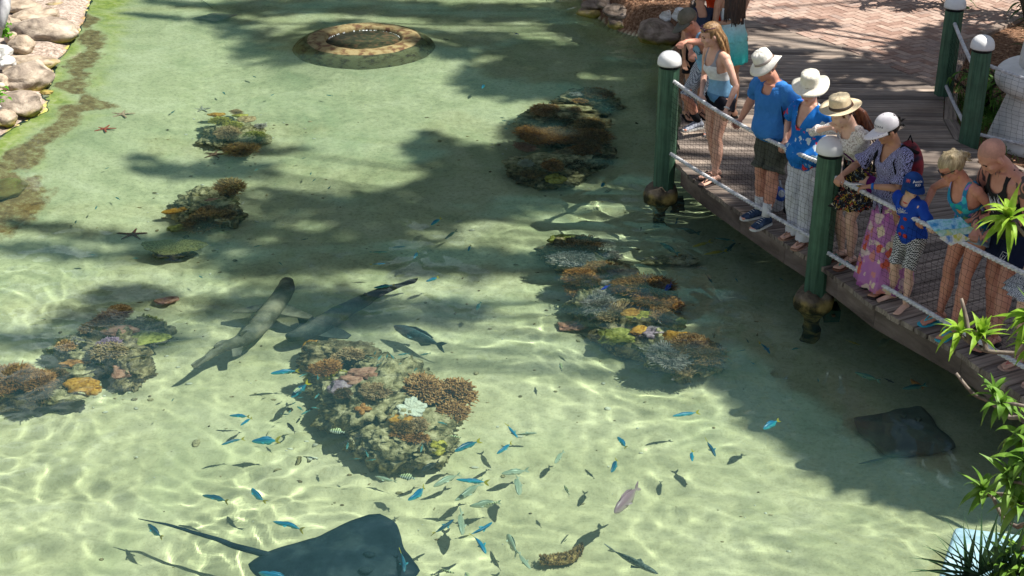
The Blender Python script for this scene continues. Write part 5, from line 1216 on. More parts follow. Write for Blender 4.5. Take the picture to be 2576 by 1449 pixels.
# mulch chips and leaf litter
b = MB(); 
M_litter = M('leaf_litter', (.10, .045, .022), (.28, .15, .08), 9, .9, c3=(.48, .33, .22))
def chip(x, y, z):
    a = rr.uniform(0, 6.28); L = rr.uniform(.02, .07); w = L * rr.uniform(.2, .5); d = V((math.cos(a), math.sin(a), rr.uniform(-.4, .4))); s = V((-d.y, d.x, rr.uniform(-.3, .3)))
    p = V((x, y, z)); b.add([p - d * L / 2, p - s * w / 2, p + d * L / 2, p + s * w / 2 + V((0, 0, .006))], [(0, 1, 2, 3)])
for i in range(5200):
    chip(rr.uniform(5.15, 8.2), rr.uniform(12.5, 21.5), .385 + rr.uniform(-.01, .03))
for i in range(2600):
    q = at(rr.uniform(1480, 1730), rr.uniform(-30, 52), .38)
    if sdist(np.array([[q.x]]), np.array([[q.y]]), POOL)[0, 0] < -.2: chip(q.x, q.y, .39 + rr.uniform(-.01, .02))
tag(b.build('leaf_litter', M_litter), 'brown mulch and fallen leaves round the boardwalk', 'mulch', kind='stuff')

# ---------------------------------------------------------------- shade trees outside the frame
M_can = leafmat('canopy_leaf', (.02, .06, .01), (.05, .12, .02), (.10, .20, .04), 1.2, .2)
def crown_mesh(clumps, origin, seed, dens=420, size=.16):
    """clumps: (centre, (rx, ry, rz)); many small leaves"""
    r = np.random.RandomState(seed); vs = []; 
    for c, rad in clumps:
        n = int(dens * rad[0] * rad[1] * 3.0); d = r.normal(size=(n, 3)); d /= np.linalg.norm(d, axis=1)[:, None]; q = d * (r.rand(n) ** .45)[:, None]
        p = q * np.array(rad) + np.array(c) - np.array(origin)
        a = r.normal(size=(n, 3)); a[:, 2] *= .5; a /= np.linalg.norm(a, axis=1)[:, None]; b_ = np.cross(a, r.normal(size=(n, 3))); b_ /= np.linalg.norm(b_, axis=1)[:, None]
        s = size * (.6 + .8 * r.rand(n))[:, None]
        vs.append(np.stack([p - a * s, p - b_ * s * .4, p + a * s, p + b_ * s * .4], 1).reshape(-1, 3))
    v = np.concatenate(vs); f = np.arange(len(v)).reshape(-1, 4); return mesh_np('crown', v, f, False)
def up(px, py, h, z=-.70):
    """the point at height h that shades the bed where the photo shows (px, py)"""
    g = uw(px, py, z) if z < 0 else at(px, py, z); si = math.sqrt(1 - SUN.z ** 2); sw = si / 1.333; tw = sw / math.sqrt(1 - sw * sw)
    k = (-z * tw if z < 0 else 0) + (h - max(z, 0)) * si / SUN.z; hd = V((SUN.x, SUN.y, 0)).normalized()
    return V((g.x + hd.x * k, g.y + hd.y * k, h))
def tree(label, foot, spec, seed, dens=420, size=.16, kind='shade_tree', top=None):
    """spec: (px, py, height, rx, ry)"""
    cl = [(up(x, y, h, z_), (rx, ry, .45)) for (x, y, h, rx, ry, z_) in spec]; foot = V(foot)
    t = tag(empty(kind, foot), label, 'tree', 'shade trees standing outside the picture'); me = crown_mesh(cl, foot, seed, dens, size); put('crown', me, M_can, t)
    cm = sum((c for c, _ in cl), V()) / len(cl); fork = V((foot.x + (cm.x - foot.x) * .15, foot.y + (cm.y - foot.y) * .15, cm.z * .55)) - foot; b = MB()
    b.tube([V((0, 0, -.1)), fork * .5 + V((.1, .05, 0)), fork], [.22, .17, .13], 10)
    for c, rad in cl: e = c - foot; b.tube([fork, fork.lerp(e, .5) + V((0, 0, .35)), e], [.09, .05, .02], 6)
    b.build('trunk', M_bark, t, True); return t
B = -.70
tree('tall tree right of the garden whose boughs shade the middle of the pool', (16.6, 14.6, .3), [
    (1300, 200, 17, .9, .9, B), (1450, 230, 17, .6, .6, B), (1590, 260, 17, .8, 1.2, B), (1350, 130, 17, .8, .6, B), (1500, 150, 17.3, .9, .7, B),
    (1180, 400, 17.1, .55, .6, B), (1260, 470, 17.1, .8, .9, B), (1120, 500, 17.1, .6, .7, B), (1550, 400, 17.1, .8, .9, B), (1080, 380, 17.1, .22, .7, B), (1640, 200, 16.9, .5, .8, B), (1630, 340, 16.9, .5, .8, B), (1440, 360, 17.1, .35, .35, B), (1340, 330, 17.1, .35, .5, B), (1800, 600, 16.9, .6, .6, B), ], 1, 280)
tree('spreading tree whose boughs shade the left middle of the pool', (16.4, 12.6, .3), [
    (1000, 560, 18.5, .7, .6, B), (850, 520, 18.7, .8, .5, B), (700, 500, 18.9, .6, .35, B), (600, 560, 19.1, .8, .5, B), (560, 430, 19.1, .8, .3, B), (420, 430, 19.3, .5, .16, B), (350, 405, 19.3, .3, .12, B), (650, 380, 19.1, .5, .25, B),
    (880, 620, 18.7, .9, .5, B), (700, 660, 18.9, .8, .4, B), (500, 620, 19.1, .7, .25, B), (300, 600, 19.3, .9, .14, B), (120, 585, 19.5, .8, .10, B), (200, 640, 19.5, .9, .12, B), (50, 650, 19.5, .5, .12, B), (780, 760, 18.5, .8, .5, B), (620, 770, 18.7, .5, .3, B), (880, 800, 18.3, .5, .3, B)], 2, 170)
tree('low leaning tree whose boughs shade the reefs beside the boardwalk', (16.0, 10.2, .3), [
    (1050, 650, 17.5, .7, .4, B), (1200, 660, 17.5, .6, .45, B), (1120, 780, 17.5, .5, .3, B), (330, 740, 19.5, .5, .3, B), (250, 800, 19.5, .5, .25, B), (120, 860, 19.7, .6, .2, B), (380, 850, 19.5, .4, .25, B)], 3, 200)
tree('tree at the far side whose boughs shade the top edge of the pool', (15.5, 21.5, .3), [
    (640, 20, 19.1, .8, .5, B), (800, 10, 18.7, 1.2, .5, B), (1000, 20, 18.5, 1.2, .5, B), (1200, 30, 18.1, 1.2, .6, B), (680, 120, 18.9, .5, .8, B), (740, 150, 18.9, .4, .5, B), (620, 80, 19.1, .5, .4, B), (850, 70, 18.7, .6, .5, B), (1010, 90, 18.5, .7, .4, B), (1100, 140, 18.3, .7, .4, B), (1200, 100, 18.1, .8, .5, B),
    (450, 20, 19.5, .9, .18, B), (380, 55, 19.5, .8, .12, B), (300, 5, 19.5, .8, .15, B), (1350, 30, 17.9, 1.0, .6, B), (1480, 60, 17.7, .8, .7, B), (1600, 150, 17.5, .6, .6, B), (560, 55, 19.3, .5, .25, B)], 4, 210)
G = DZ
tree('broad tree over the garden shading the boardwalk', (10.2, 17.2, .3), [
    (1920, 60, 7.6, .35, .4, G), (1930, 140, 7.6, .6, .5, G), (1900, 230, 7.5, .5, .4, G), (2000, 180, 7.5, .8, .7, G), (2150, 260, 7.5, .9, .8, G), (2300, 280, 7.5, .8, .8, G), (2250, 170, 7.5, .7, .6, G), (2420, 330, 7.5, .7, .8, G), (2460, 120, 7.6, .9, 1.2, G), (2560, 250, 7.6, .8, 1.2, G), (2350, 120, 7.6, .6, .5, G), (2380, 500, 7.2, .8, .8, G), (2540, 560, 7.2, .8, .8, G), (2020, 60, 7.8, .4, .3, G)], 5, 230, .16)
tree('tree by the near end of the boardwalk shading the visitors on the right', (16, 8.4, .3), [
    (2450, 800, 7.5, .9, .8, G), (2560, 700, 7.5, .8, .8, G), (2600, 950, 7.4, .9, .8, G), (2450, 640, 7.5, .6, .6, G), (1950, 760, 16.1, .7, .8, B), (1980, 860, 16.1, .8, .8, B), (2100, 900, 16.1, .8, .8, B), (2080, 1000, 16.1, .7, .6, B), (1850, 700, 16.1, .6, .7, B), (1860, 800, 16.1, .4, .4, B), (1890, 880, 16.1, .5, .5, B), (1500, 420, 17, .8, .4, B), (2230, 1100, 16.1, .6, .5, B), (2350, 1000, 16.1, .9, .8, B), (2400, 1220, 16.1, .7, .4, B), (2500, 1080, 16.1, .9, .8, B), (2200, 980, 16.1, .9, .8, B), (1990, 960, 16.1, .6, .35, B), (2350, 1100, 16.1, .9, .8, B), (2500, 1200, 16.1, .6, .6, B), (2030, 1040, 16, .5, .4, B), (2130, 1110, 16, .5, .4, B), (2220, 1170, 16, .5, .4, B), (2320, 1230, 16, .5, .4, B), (1960, 980, 16, .4, .4, B)], 6, 420, .16)
# a belt of trees beyond the plaza, mirrored in the water
for i, (x, y, h) in enumerate([(-9, 33, 9), (-4.5, 35, 10.5), (0, 32, 9.5), (3.2, 34, 11), (7, 31, 10), (11, 33, 11), (-13.5, 31, 9), (-7, 36, 12), (5, 37, 12.5), (1.6, 30, 8.5)]):
    rr = random.Random(50 + i); foot = V((x, y, .3)); t = tag(empty('garden_tree', foot), ['rounded', 'tall', 'wide', 'leaning', 'dense', 'dark', 'low', 'big', 'old', 'slim'][i] + ' tree beyond the far edge of the pool', 'tree', 'trees beyond the far edge of the pool')
    cl = [((x + rr.uniform(-2, 2), y + rr.uniform(-1.2, 1.2), rr.uniform(2, h)), (rr.uniform(1.1, 1.8), 1.3, rr.uniform(.9, 1.4))) for _ in range(22)]
    put('crown', crown_mesh(cl, foot, 70 + i, 70, .34), M_can, t); b = MB(); b.tube([(0, 0, -.2), (.1, .1, h * .4), (0, 0, h * .8)], [.25, .2, .08], 8); b.build('trunk', M_bark, t, True)
# ---------------------------------------------------------------- people
def skinmat(name, c, red=.0):
    a = (c[0] * .82, c[1] * .74, c[2] * .70); b_ = c; d = (min(c[0] * 1.12, 1), c[1] * 1.12, c[2] * 1.12)
    return M(name, a, b_, 9, .5, .15, 60, c3=d, lo=.3, hi=.7, spec=.35, bdist=.003, sss=.0)
SK_A = skinmat('sunburnt_skin', (.56, .27, .19)); SK_B = skinmat('fair_skin', (.60, .35, .26)); SK_C = skinmat('tanned_skin', (.46, .24, .15)); SK_D = skinmat('light_skin', (.66, .42, .32)); SK_E = skinmat('reddish_skin', (.55, .25, .17))
EYE = M('eye_dark', (.02, .015, .012), None, rough=.2); LIP = M('lips', (.40, .13, .11), None, rough=.5); GLS = M('sunglass_lens', (.012, .010, .010), None, rough=.12, spec=.6)
SOLE = M('sole_white', (.62, .62, .60), None); 

def fab(name, c, c2=None, sc=3, bmp=.35):
    return M(name, c, c2 or tuple(k * .86 for k in c), sc, .9, bmp, 26, spec=.12, bdist=.012)
def floral(name, base, cols, scale=14, thr=.34, base2=None):
    """printed cloth: irregular coloured blossoms on a ground"""
    m, nt, bs = nodes(name); bs.inputs['Roughness'].default_value = .9; bs.inputs['Specular IOR Level'].default_value = .12
    co = coord(nt, 1); nz = N(nt, 'ShaderNodeTexNoise'); nt.links.new(co, nz.inputs['Vector']); nz.inputs['Scale'].default_value = scale * 1.6; nz.inputs['Detail'].default_value = 3
    ad = N(nt, 'ShaderNodeVectorMath', operation='MULTIPLY_ADD'); nt.links.new(nz.outputs['Color'], ad.inputs[0]); ad.inputs[1].default_value = (.09, .09, .09); nt.links.new(co, ad.inputs[2])
    vo = N(nt, 'ShaderNodeTexVoronoi'); nt.links.new(ad.outputs[0], vo.inputs['Vector']); vo.inputs['Scale'].default_value = scale; vo.inputs['Randomness'].default_value = 1
    sp = N(nt, 'ShaderNodeSeparateColor'); nt.links.new(vo.outputs['Color'], sp.inputs[0])
    n = len(cols); c = ramp(nt, sp.outputs[0], [(i / n, q) for i, q in enumerate(cols)], 'CONSTANT')
    f = ramp(nt, vo.outputs['Distance'], [(thr - .03, (1, 1, 1)), (thr + .03, (0, 0, 0))])
    bb = base if base2 is None else ramp(nt, tnoise(nt, co, 5, 3), [(.4, base), (.6, base2)])
    nt.links.new(mixc(nt, f, bb, c), bs.inputs['Base Color']); bump(nt, bs, tnoise(nt, co, 18, 3), .3, .01); return m
def pattern(name, a, b_, scale=60, kind='zig', st=(1, 1, 1)):
    m, nt, bs = nodes(name); bs.inputs['Roughness'].default_value = .9; bs.inputs['Specular IOR Level'].default_value = .12
    co = coord(nt, scale, st=st)
    if kind == 'check':
        ch = N(nt, 'ShaderNodeTexChecker', i_Scale=1.0); nt.links.new(co, ch.inputs[0]); ch.inputs[1].default_value = c4(a); ch.inputs[2].default_value = c4(b_); nt.links.new(ch.outputs[0], bs.inputs['Base Color'])
    else:
        w = N(nt, 'ShaderNodeTexWave'); nt.links.new(co, w.inputs['Vector']); w.inputs['Scale'].default_value = 1; w.inputs['Distortion'].default_value = 9; w.inputs['Detail'].default_value = 2; w.inputs['Detail Scale'].default_value = 1.6
        nt.links.new(ramp(nt, w.outputs['Fac'], [(.44, a), (.54, b_)]), bs.inputs['Base Color'])
    bump(nt, bs, tnoise(nt, coord(nt, 1), 18, 3), .3, .01); return m
def bands(name, stops, soft=False, axis=2):
    """cloth coloured in horizontal bands: stops of (height m, colour)"""
    m, nt, bs = nodes(name); bs.inputs['Roughness'].default_value = .9; bs.inputs['Specular IOR Level'].default_value = .12
    tc = nt.nodes.new('ShaderNodeTexCoord'); sx = N(nt, 'ShaderNodeSeparateXYZ'); nt.links.new(tc.outputs['Object'], sx.inputs[0])
    z = math_n(nt, 'MULTIPLY', math_n(nt, 'ADD', sx.outputs[axis], math_n(nt, 'MULTIPLY', tnoise(nt, coord(nt, 1), 6, 2), .02)), .5)
    c = ramp(nt, z, [(h / 2, q) for h, q in stops], 'LINEAR' if soft else 'CONSTANT')
    n = ramp(nt, tnoise(nt, coord(nt, 1), 40, 3), [(.3, (.85, .85, .85)), (.7, (1.05, 1.05, 1.05))]); nt.links.new(mixc(nt, 1, c, n, 'MULTIPLY'), bs.inputs['Base Color'])
    bump(nt, bs, tnoise(nt, coord(nt, 1, st=(1, 1, .4)), 22, 3), .4, .012); return m
def hairmat(name, a, b_, c_=None):
    m, nt, bs = nodes(name); bs.inputs['Roughness'].default_value = .45; bs.inputs['Specular IOR Level'].default_value = .4
    g = tnoise(nt, coord(nt, 1, st=(1, 1, .12)), 70, 5, .7, .4); nt.links.new(ramp(nt, g, [(.3, a), (.5, b_), (.7, c_ or b_)]), bs.inputs['Base Color']); bump(nt, bs, g, .8, .008); return m
H_DARK = hairmat('black_hair', (.004, .003, .003), (.012, .009, .008), (.03, .02, .016)); H_BROWN = hairmat('brown_hair', (.03, .013, .006), (.09, .04, .018), (.20, .10, .045)); H_TAW = hairmat('golden_brown_hair', (.07, .035, .014), (.22, .12, .05), (.42, .27, .13))
H_BLOND = hairmat('blond_hair', (.14, .10, .05), (.36, .28, .16), (.58, .49, .32)); H_SHORT = hairmat('cropped_hair', (.10, .06, .04), (.16, .10, .07))
BLACKF = fab('black_cloth', (.012, .013, .016)); 

class Human:
    """Joints in a local frame: +Y is where the pelvis faces, +X the person's right, origin at the feet on the deck."""
    def __init__(s, base, yaw, H, label, skin, lean=10, side=0, hips=(0, 0), hipz=.515, fat=1.0, female=False, head=(0, 20, 0), feet=None, hands=None, twist=0, poles=None, footyaw=(8, -8), kneepole=None, curl=(1.0, 1.0), toe=(0, 0), group=None, shoes=False):
        s.base = V(base); s.yaw = yaw; s.H = H; s.HH = H * 1.12; s.fem = female; s.fat = fat; s.skin = skin
        s.root = tag(empty('person', base, yaw), label, 'person', group)
        s.Mi = Matrix.Rotation(-yaw, 3, 'Z')
        P = s.P = {}; hw = .053 if female else .050; sw = .098 if female else .112
        pel = V((hips[0], hips[1], hipz * H)); s.spine = (Matrix.Rotation(math.radians(side), 3, 'Y') @ Matrix.Rotation(math.radians(-lean), 3, 'X')) @ V((0, 0, 1))
        s.rgt0 = V((1, 0, 0)); s.rgt = Matrix.Rotation(math.radians(twist), 3, 'Z') @ V((1, 0, 0)); s.rgt = (s.rgt - s.spine * s.rgt.dot(s.spine)).normalized()
        s.fwd = s.spine.cross(s.rgt).normalized(); s.pel = pel; s.T = .30 * H
        for k, sg in (('R', 1), ('L', -1)):
            P['hip' + k] = pel + s.rgt0 * (sg * hw * H)
            f = feet[k] if feet else None
            ank = V((sg * .055 * H, 0, .045 * H)) if f is None else V(f) + V((0, 0, .045 * H))
            P['ank' + k] = ank; P['knee' + k] = s.ik(P['hip' + k], ank, .245 * H, .235 * H, V((sg * .1, 1, 0)) if kneepole is None else V(kneepole[k]))
            sh = pel + s.spine * (s.T * .88) + s.rgt * (sg * sw * H); P['sh' + k] = sh
            h = hands.get(k) if hands else None
            tgt = s.loc(h) if h is not None else sh + V((sg * .04, .06, -.32 * H))
            s_ = (tgt - sh); L = (.172 + .150) * H
            pole = V((sg * .5, -.8, -.3)) if not poles else V(poles[k])
            P['el' + k] = s.ik(sh, tgt, .172 * H, .150 * H, pole); P['wr' + k] = P['el' + k] + (tgt - P['el' + k]).normalized() * .150 * H if (tgt - P['el' + k]).length > .01 else tgt
        s.neck = pel + s.spine * (s.T * 1.0); yw, pt, rl = head
        s.hR = (Matrix.Rotation(math.radians(yw), 3, 'Z') @ Matrix.Rotation(math.radians(-pt), 3, 'X') @ Matrix.Rotation(math.radians(rl), 3, 'Y'))
        s.hup = s.hR @ V((0, 0, 1)); s.hf = s.hR @ V((0, 1, 0)); s.hr = s.hR @ V((1, 0, 0))
        s.neck2 = s.neck + (s.spine * .6 + s.hup * .4).normalized() * .022 * H
        s.hc = s.neck2 + s.hup * .074 * H + s.hf * .016 * H; s.curl = curl; s.fy = footyaw; s.toe = toe; s.body()
    def loc(s, w): return s.Mi @ (V(w) - s.base)
    def ik(s, a, t, l1, l2, pole):
        d = t - a; L = min(d.length, (l1 + l2) * .995); L = max(L, abs(l1 - l2) + .01); dn = d.normalized(); x = (l1 * l1 - l2 * l2 + L * L) / (2 * L); h = math.sqrt(max(l1 * l1 - x * x, 0))
        p = pole - dn * pole.dot(dn); p = p.normalized() if p.length > 1e-4 else V((1, 0, 0)); return a + dn * x + p * h
    def limb(s, b, pts, n=12): b.tube([p for p, r in pts], [r for p, r in pts], n)
    def torso(s, infl=0, t0=-.14, t1=1.0, hem=0, n=24, belly=0):
        H = s.H; f = s.fat; prof = [(-.14, .062, .052), (-.05, .088, .064), (.06, .094 if s.fem else .088, .067), (.2, .078 if s.fem else .079, .060), (.35, .070 if s.fem else .077, .056), (.5, .075 if s.fem else .083, .061), (.65, .082 if s.fem else .092, .065), (.78, .088 if s.fem else .100, .060), (.88, .086 if s.fem else .098, .050), (.95, .060, .042), (1.02, .034, .036)]
        def val(t):
            for a, c in zip(prof[:-1], prof[1:]):
                if t <= c[0]: k = (t - a[0]) / (c[0] - a[0]); k = max(k, 0); return a[1] + (c[1] - a[1]) * k, a[2] + (c[2] - a[2]) * k
            return prof[-1][1:]
        rs = []; N_ = 20
        for i in range(N_ + 1):
            t = t0 + (t1 - t0) * i / N_; rx, ry = val(t); bl = math.exp(-((t - .22) / .28) ** 2); rx *= 1 + (f - 1) * (.4 + .7 * bl); ry *= 1 + (f - 1) * (.5 + 1.3 * bl)
            rx = rx * H + infl; ry = ry * H + infl
            if hem and t < .3: k = (.3 - t) / .44; rx += hem * k; ry += hem * k
            tw = min(max(t / .9, 0), 1); r_ = (s.rgt0 * (1 - tw) + s.rgt * tw); r_ = (r_ - s.spine * r_.dot(s.spine)).normalized(); fw = s.spine.cross(r_)
            c = s.pel + s.spine * (s.T * t); c = c + fw * ((f - 1) * .035 * H * bl)
            bust = (.020 * H * math.exp(-((t - .66) / .13) ** 2)) if s.fem else .004 * H * math.exp(-((t - .7) / .15) ** 2); butt = .014 * H * math.exp(-((t + .02) / .12) ** 2)
            loop = []
            for j in range(n):
                a = 2 * PI * j / n; ca_, sa_ = math.cos(a), math.sin(a); y = sa_ * ry
                if sa_ > 0: y += bust * sa_ * (1.1 - .5 * abs(ca_) - .25 * math.exp(-(ca_ / .2) ** 2))
                else: y -= butt * -sa_ * (1 - .25 * math.exp(-(ca_ / .15) ** 2))
                loop.append(c + r_ * (ca_ * rx) + fw * y)
            rs.append(loop)
        return rs
    def arm(s, b, k, infl=0, u0=0.0, u1=2.0, wid=1.0):
        P, H = s.P, s.H; f = .5 + .5 * s.fat; q = .9 if s.fem else 1.05
        pr_ = [(0, .031), (.25, .028), (.6, .024), (.92, .0205), (1.0, .020), (1.15, .0225), (1.5, .019), (1.85, .0145), (2.0, .0135)]
        pts = []
        for u_, r in pr_:
            if u_ < u0 or u_ > u1: continue
            p = P['sh' + k].lerp(P['el' + k], u_) if u_ <= 1 else P['el' + k].lerp(P['wr' + k], u_ - 1)
            if u_ == 0: p = p + (s.pel + s.spine * s.T * .86 - p) * .12
            pts.append((p, r * H * f * q + infl))
        if u1 < 2:
            p = P['sh' + k].lerp(P['el' + k], u1) if u1 <= 1 else P['el' + k].lerp(P['wr' + k], u1 - 1)
            lr = pts[-1][1] * wid; pts.append((p, lr))
        s.limb(b, pts)
    def leg(s, b, k, infl=0, u1=2.0, wid=1.0, u0=0):
        P, H = s.P, s.H; f = .6 + .4 * s.fat; q = 1.04 if s.fem else 1.0
        pr_ = [(0, .054), (.2, .054), (.5, .045), (.8, .035), (.95, .031), (1.05, .030), (1.2, .0305), (1.4, .033), (1.6, .0275), (1.85, .0195), (1.97, .0185)]; pts = []
        for u_, r in pr_:
            if u_ < u0 or u_ > u1: continue
            a, m_, e = P['hip' + k], P['knee' + k], P['ank' + k]; p = a.lerp(m_, u_) if u_ <= 1 else m_.lerp(e, u_ - 1)
            if 1.1 < u_ < 1.7: p = p - V((0, .010 * H, 0))
            pts.append((p, r * H * f * q + infl))
        if u1 < 2:
            p = P['hip' + k].lerp(P['knee' + k], u1) if u1 <= 1 else P['knee' + k].lerp(P['ank' + k], u1 - 1); pts.append((p, pts[-1][1] * wid))
        s.limb(b, pts, 14)
    def footdir(s, k):
        a = math.radians(s.fy[0 if k == 'R' else 1]); return V((math.sin(a), math.cos(a), 0))
    def foot(s, b, k, infl=0, z=0):
        H = s.H; a = s.P['ank' + k]; d = s.footdir(k); tl = s.toe[0 if k == 'R' else 1]
        dn = V((d.x * math.cos(tl), d.y * math.cos(tl), -math.sin(tl))); upv = V((d.x * math.sin(tl), d.y * math.sin(tl), math.cos(tl)))
        sd_ = dn.cross(upv); rs = []
        for x, w, h, zc in [(-.038, .012, .012, -.030), (-.034, .020, .024, -.024), (-.01, .0215, .030, -.016), (.03, .022, .024, -.022), (.065, .026, .015, -.031), (.088, .026, .0105, -.036), (.103, .020, .007, -.038), (.107, .010, .004, -.039)]:
            c = a + dn * (x * H) + upv * (zc * H)
            rs.append([c + sd_ * (math.cos(t) * (w * H + infl)) + upv * (math.sin(t) * (h * H * .72 + infl)) for t in [2 * PI * j / 14 for j in range(14)]])
        b.rings(rs)
        if infl == 0:
            for i, (o, l) in enumerate([(-.017, .022), (-.007, .018), (.001, .016), (.009, .013), (.016, .010)]):
                sg = 1 if k == 'L' else -1; c = a + dn * (.098 * H) + upv * (-.039 * H) + sd_ * (o * H * -sg)
                b.tube([c, c + dn * l * H * .6, c + dn * l * H], [.0062 * H * (1.4 if i == 0 else .9), .006 * H * (1.3 if i == 0 else .9), .004 * H], 8)
    def hand(s, b, k):
        H = s.H; P = s.P; w = P['wr' + k]; d = (w - P['el' + k]).normalized(); cu = s.curl[0 if k == 'R' else 1]
        # palm faces down
        dn = V((0, 0, -1)); pn = (dn - d * dn.dot(d)); pn = pn.normalized() if pn.length > .1 else -s.fwd
        if abs(d.z) > .8: pn = (s.fwd * .2 + V((0, 1, 0)) - d * d.y).normalized() if cu < 2 else pn
        lat = d.cross(pn).normalized(); sg = 1
        thumb_side = lat if (lat.dot(V((-1 if k == 'R' else 1, 0, 0))) > 0) else -lat
        hd = (d * 1.0 + pn * .25 * min(cu, 1.2)).normalized(); e = w + hd * .052 * H
        rs = []
        for t, wd, th in [(-.12, .0125, .011), (.1, .0145, .010), (.5, .021, .009), (.85, .0225, .0085), (1.0, .021, .0075)]:
            c = w.lerp(e, t); nn = (pn - hd * pn.dot(hd)).normalized(); rs.append([c + lat * (math.cos(a) * wd * H) + nn * (math.sin(a) * th * H) for a in [2 * PI * j / 12 for j in range(12)]])
        b.rings(rs)
        for i in range(4):
            o = (.0165 - .011 * i) * H; l = [.043, .048, .045, .036][i] * H; c = e + thumb_side * o - hd * .006 * H; r = .0052 * H; dd = hd; pts = [c]; nn = (pn - hd * pn.dot(hd)).normalized(); a = .0
            for j, q in enumerate([.42, .33, .25]):
                a += [.45, .75, .6][j] * cu * (1 + .08 * (i - 1)); dd = (hd * math.cos(a) + nn * math.sin(a)).normalized(); pts.append(pts[-1] + dd * l * q)
            b.tube(pts, [r * 1.05, r, r * .92, r * .72], 8)
        c = w + hd * .014 * H + thumb_side * .014 * H; d1 = (hd * .75 + thumb_side * .65 + pn * .25).normalized(); d2 = (hd * .9 + thumb_side * .2 + pn * .4 * cu).normalized()
        b.tube([c, c + d1 * .022 * H, c + d1 * .022 * H + d2 * .020 * H, c + d1 * .022 * H + d2 * .034 * H], [.0075 * H, .0065 * H, .0056 * H, .004 * H], 8)
    def hp(s, x, y, z): return s.hc + s.hr * (x * s.HH) + s.hf * (y * s.HH) + s.hup * (z * s.HH)
    def headm(s, b):
        H = s.HH; M3 = Matrix((s.hr, s.hf, s.hup)).transposed(); q = .96 if s.fem else 1
        def e(x, y, z, rx, ry, rz, n=18, m=12): b.ball(s.hp(x, y, z), (rx * H, ry * H, rz * H), n, m, M3)
        e(0, -.006, .018, .0445 * q, .055, .048); e(0, .012, -.012, .036 * q, .040, .046); e(0, .022, -.040, .023 * q, .024, .018); e(0, .0, -.03, .036 * q, .032, .030)
        e(0, .046, -.004, .0062, .010, .017, 10, 8); e(0, .052, -.014, .0078, .0085, .0065, 10, 8); e(0, .043, .014, .028, .009, .007, 12, 6)
        e(0, .0455, -.029, .0125, .006, .004, 10, 6); e(0, .044, -.0345, .0115, .0065, .0045, 10, 6); e(0, .040, -.049, .011, .009, .008, 10, 6)
        for sg in (1, -1):
            e(sg * .023, .034, -.014, .013, .012, .012, 10, 6); e(sg * .0455 * q, -.004, -.006, .006, .011, .0165, 10, 8)
        s.limb(b, [(s.neck - s.spine * .03 * H, .034 * H), (s.neck + s.spine * .005 * H, .031 * H), (s.neck2, .029 * H), (s.hp(0, -.008, -.02), .030 * H)], 14)
    def body(s):
        b = MB(); b.rings(s.torso())
        for k in 'RL':
            s.arm(b, k); s.hand(b, k); s.leg(b, k); s.foot(b, k)
            for q, r in (('knee' + k, .030), ('el' + k, .0195)): b.ball(s.P[q], r * s.H, 10, 8)
            b.ball(s.P['sh' + k].lerp(s.pel + s.spine * s.T * .88, .12), .0335 * s.H * (.93 if s.fem else 1.05), 12, 8)
            # slope from neck to shoulder
            s.limb(b, [(s.pel + s.spine * s.T * .99, .030 * s.H), (s.pel.lerp(s.P['sh' + k], .0) + s.spine * s.T * .93 + (s.P['sh' + k] - (s.pel + s.spine * s.T * .88)) * .55, .026 * s.H), (s.P['sh' + k], .026 * s.H)], 10)
        s.headm(b); me = fuse(b, .0068 if s.H > 1.3 else .006, 2, .5); s.o = put('body', me, s.skin, s.root); s.bme = me
        b = MB()
        for sg in (1, -1): b.ball(s.hp(sg * .0165, .0435, .0035), (.0068 * s.H, .0045 * s.H, .004 * s.H), 8, 6, Matrix((s.hr, s.hf, s.hup)).transposed()); 
        s.eyes_b = b
        b2 = MB(); b2.ball(s.hp(0, .0485, -.0315), (.0105 * s.H, .0042 * s.H, .0040 * s.H), 8, 6, Matrix((s.hr, s.hf, s.hup)).transposed()); b2.build('lips', LIP, s.root, True)
    def eyes(s):
        s.eyes_b.build('eyes', EYE, s.root, True); b = MB()
        for sg in (1, -1): b.tube([s.hp(sg * .008, .050, .0135), s.hp(sg * .018, .0495, .0165), s.hp(sg * .029, .045, .0135)], [.0016 * s.HH, .0024 * s.HH, .0012 * s.HH], 6)
        b.build('eyebrows', H_BROWN, s.root, True)
    def glasses(s, up=0, mat=None):
        b = MB(); H = s.HH; M3 = Matrix((s.hr, s.hf, s.hup)).transposed()
        for sg in (1, -1):
            b.ball(s.hp(sg * .0185, .0515 - up * .35, .003 + up), (.0145 * H, .0045 * H, .0105 * H), 12, 6, M3)
            b.tube([s.hp(sg * .030, .049 - up * .35, .007 + up), s.hp(sg * .044, .03 - up * .4, .007 + up), s.hp(sg * .048, -.002 - up * .4, .004 + up)], .0022 * H, 6)
        b.tube([s.hp(-.012, .053 - up * .35, .008 + up), s.hp(.012, .053 - up * .35, .008 + up)], .002 * H, 6); b.build('sunglasses', mat or GLS, s.root, True)
    # ---- clothing ----
    def tcoord(s, p):
        d = p - s.pel; t = d.dot(s.spine) / s.T; return d.dot(s.rgt) / s.H, d.dot(s.fwd) / s.H, t
    def wrap(s, b, name, mat, vox=.010, noise_=.009, cut=None, label=None, seed=0, sc=9):
        me = fuse(b, vox, 2, .6); n = len(me.vertices); co = np.empty(n * 3, np.float32); me.vertices.foreach_get('co', co); nr = np.empty(n * 3, np.float32); me.vertices.foreach_get('normal', nr)
        co = co.reshape(-1, 3); nr = nr.reshape(-1, 3); w = wavy(co[:, 0] * 1.0 + co[:, 2] * .35, co[:, 1] + co[:, 2] * .2, .045, .16, 14, 3 + seed) + .6 * wavy(co[:, 2] + co[:, 0] * .6, co[:, 1], .06, .2, 10, 8 + seed)
        co += nr * (w * noise_)[:, None]; me.vertices.foreach_set('co', co.ravel()); me.update()
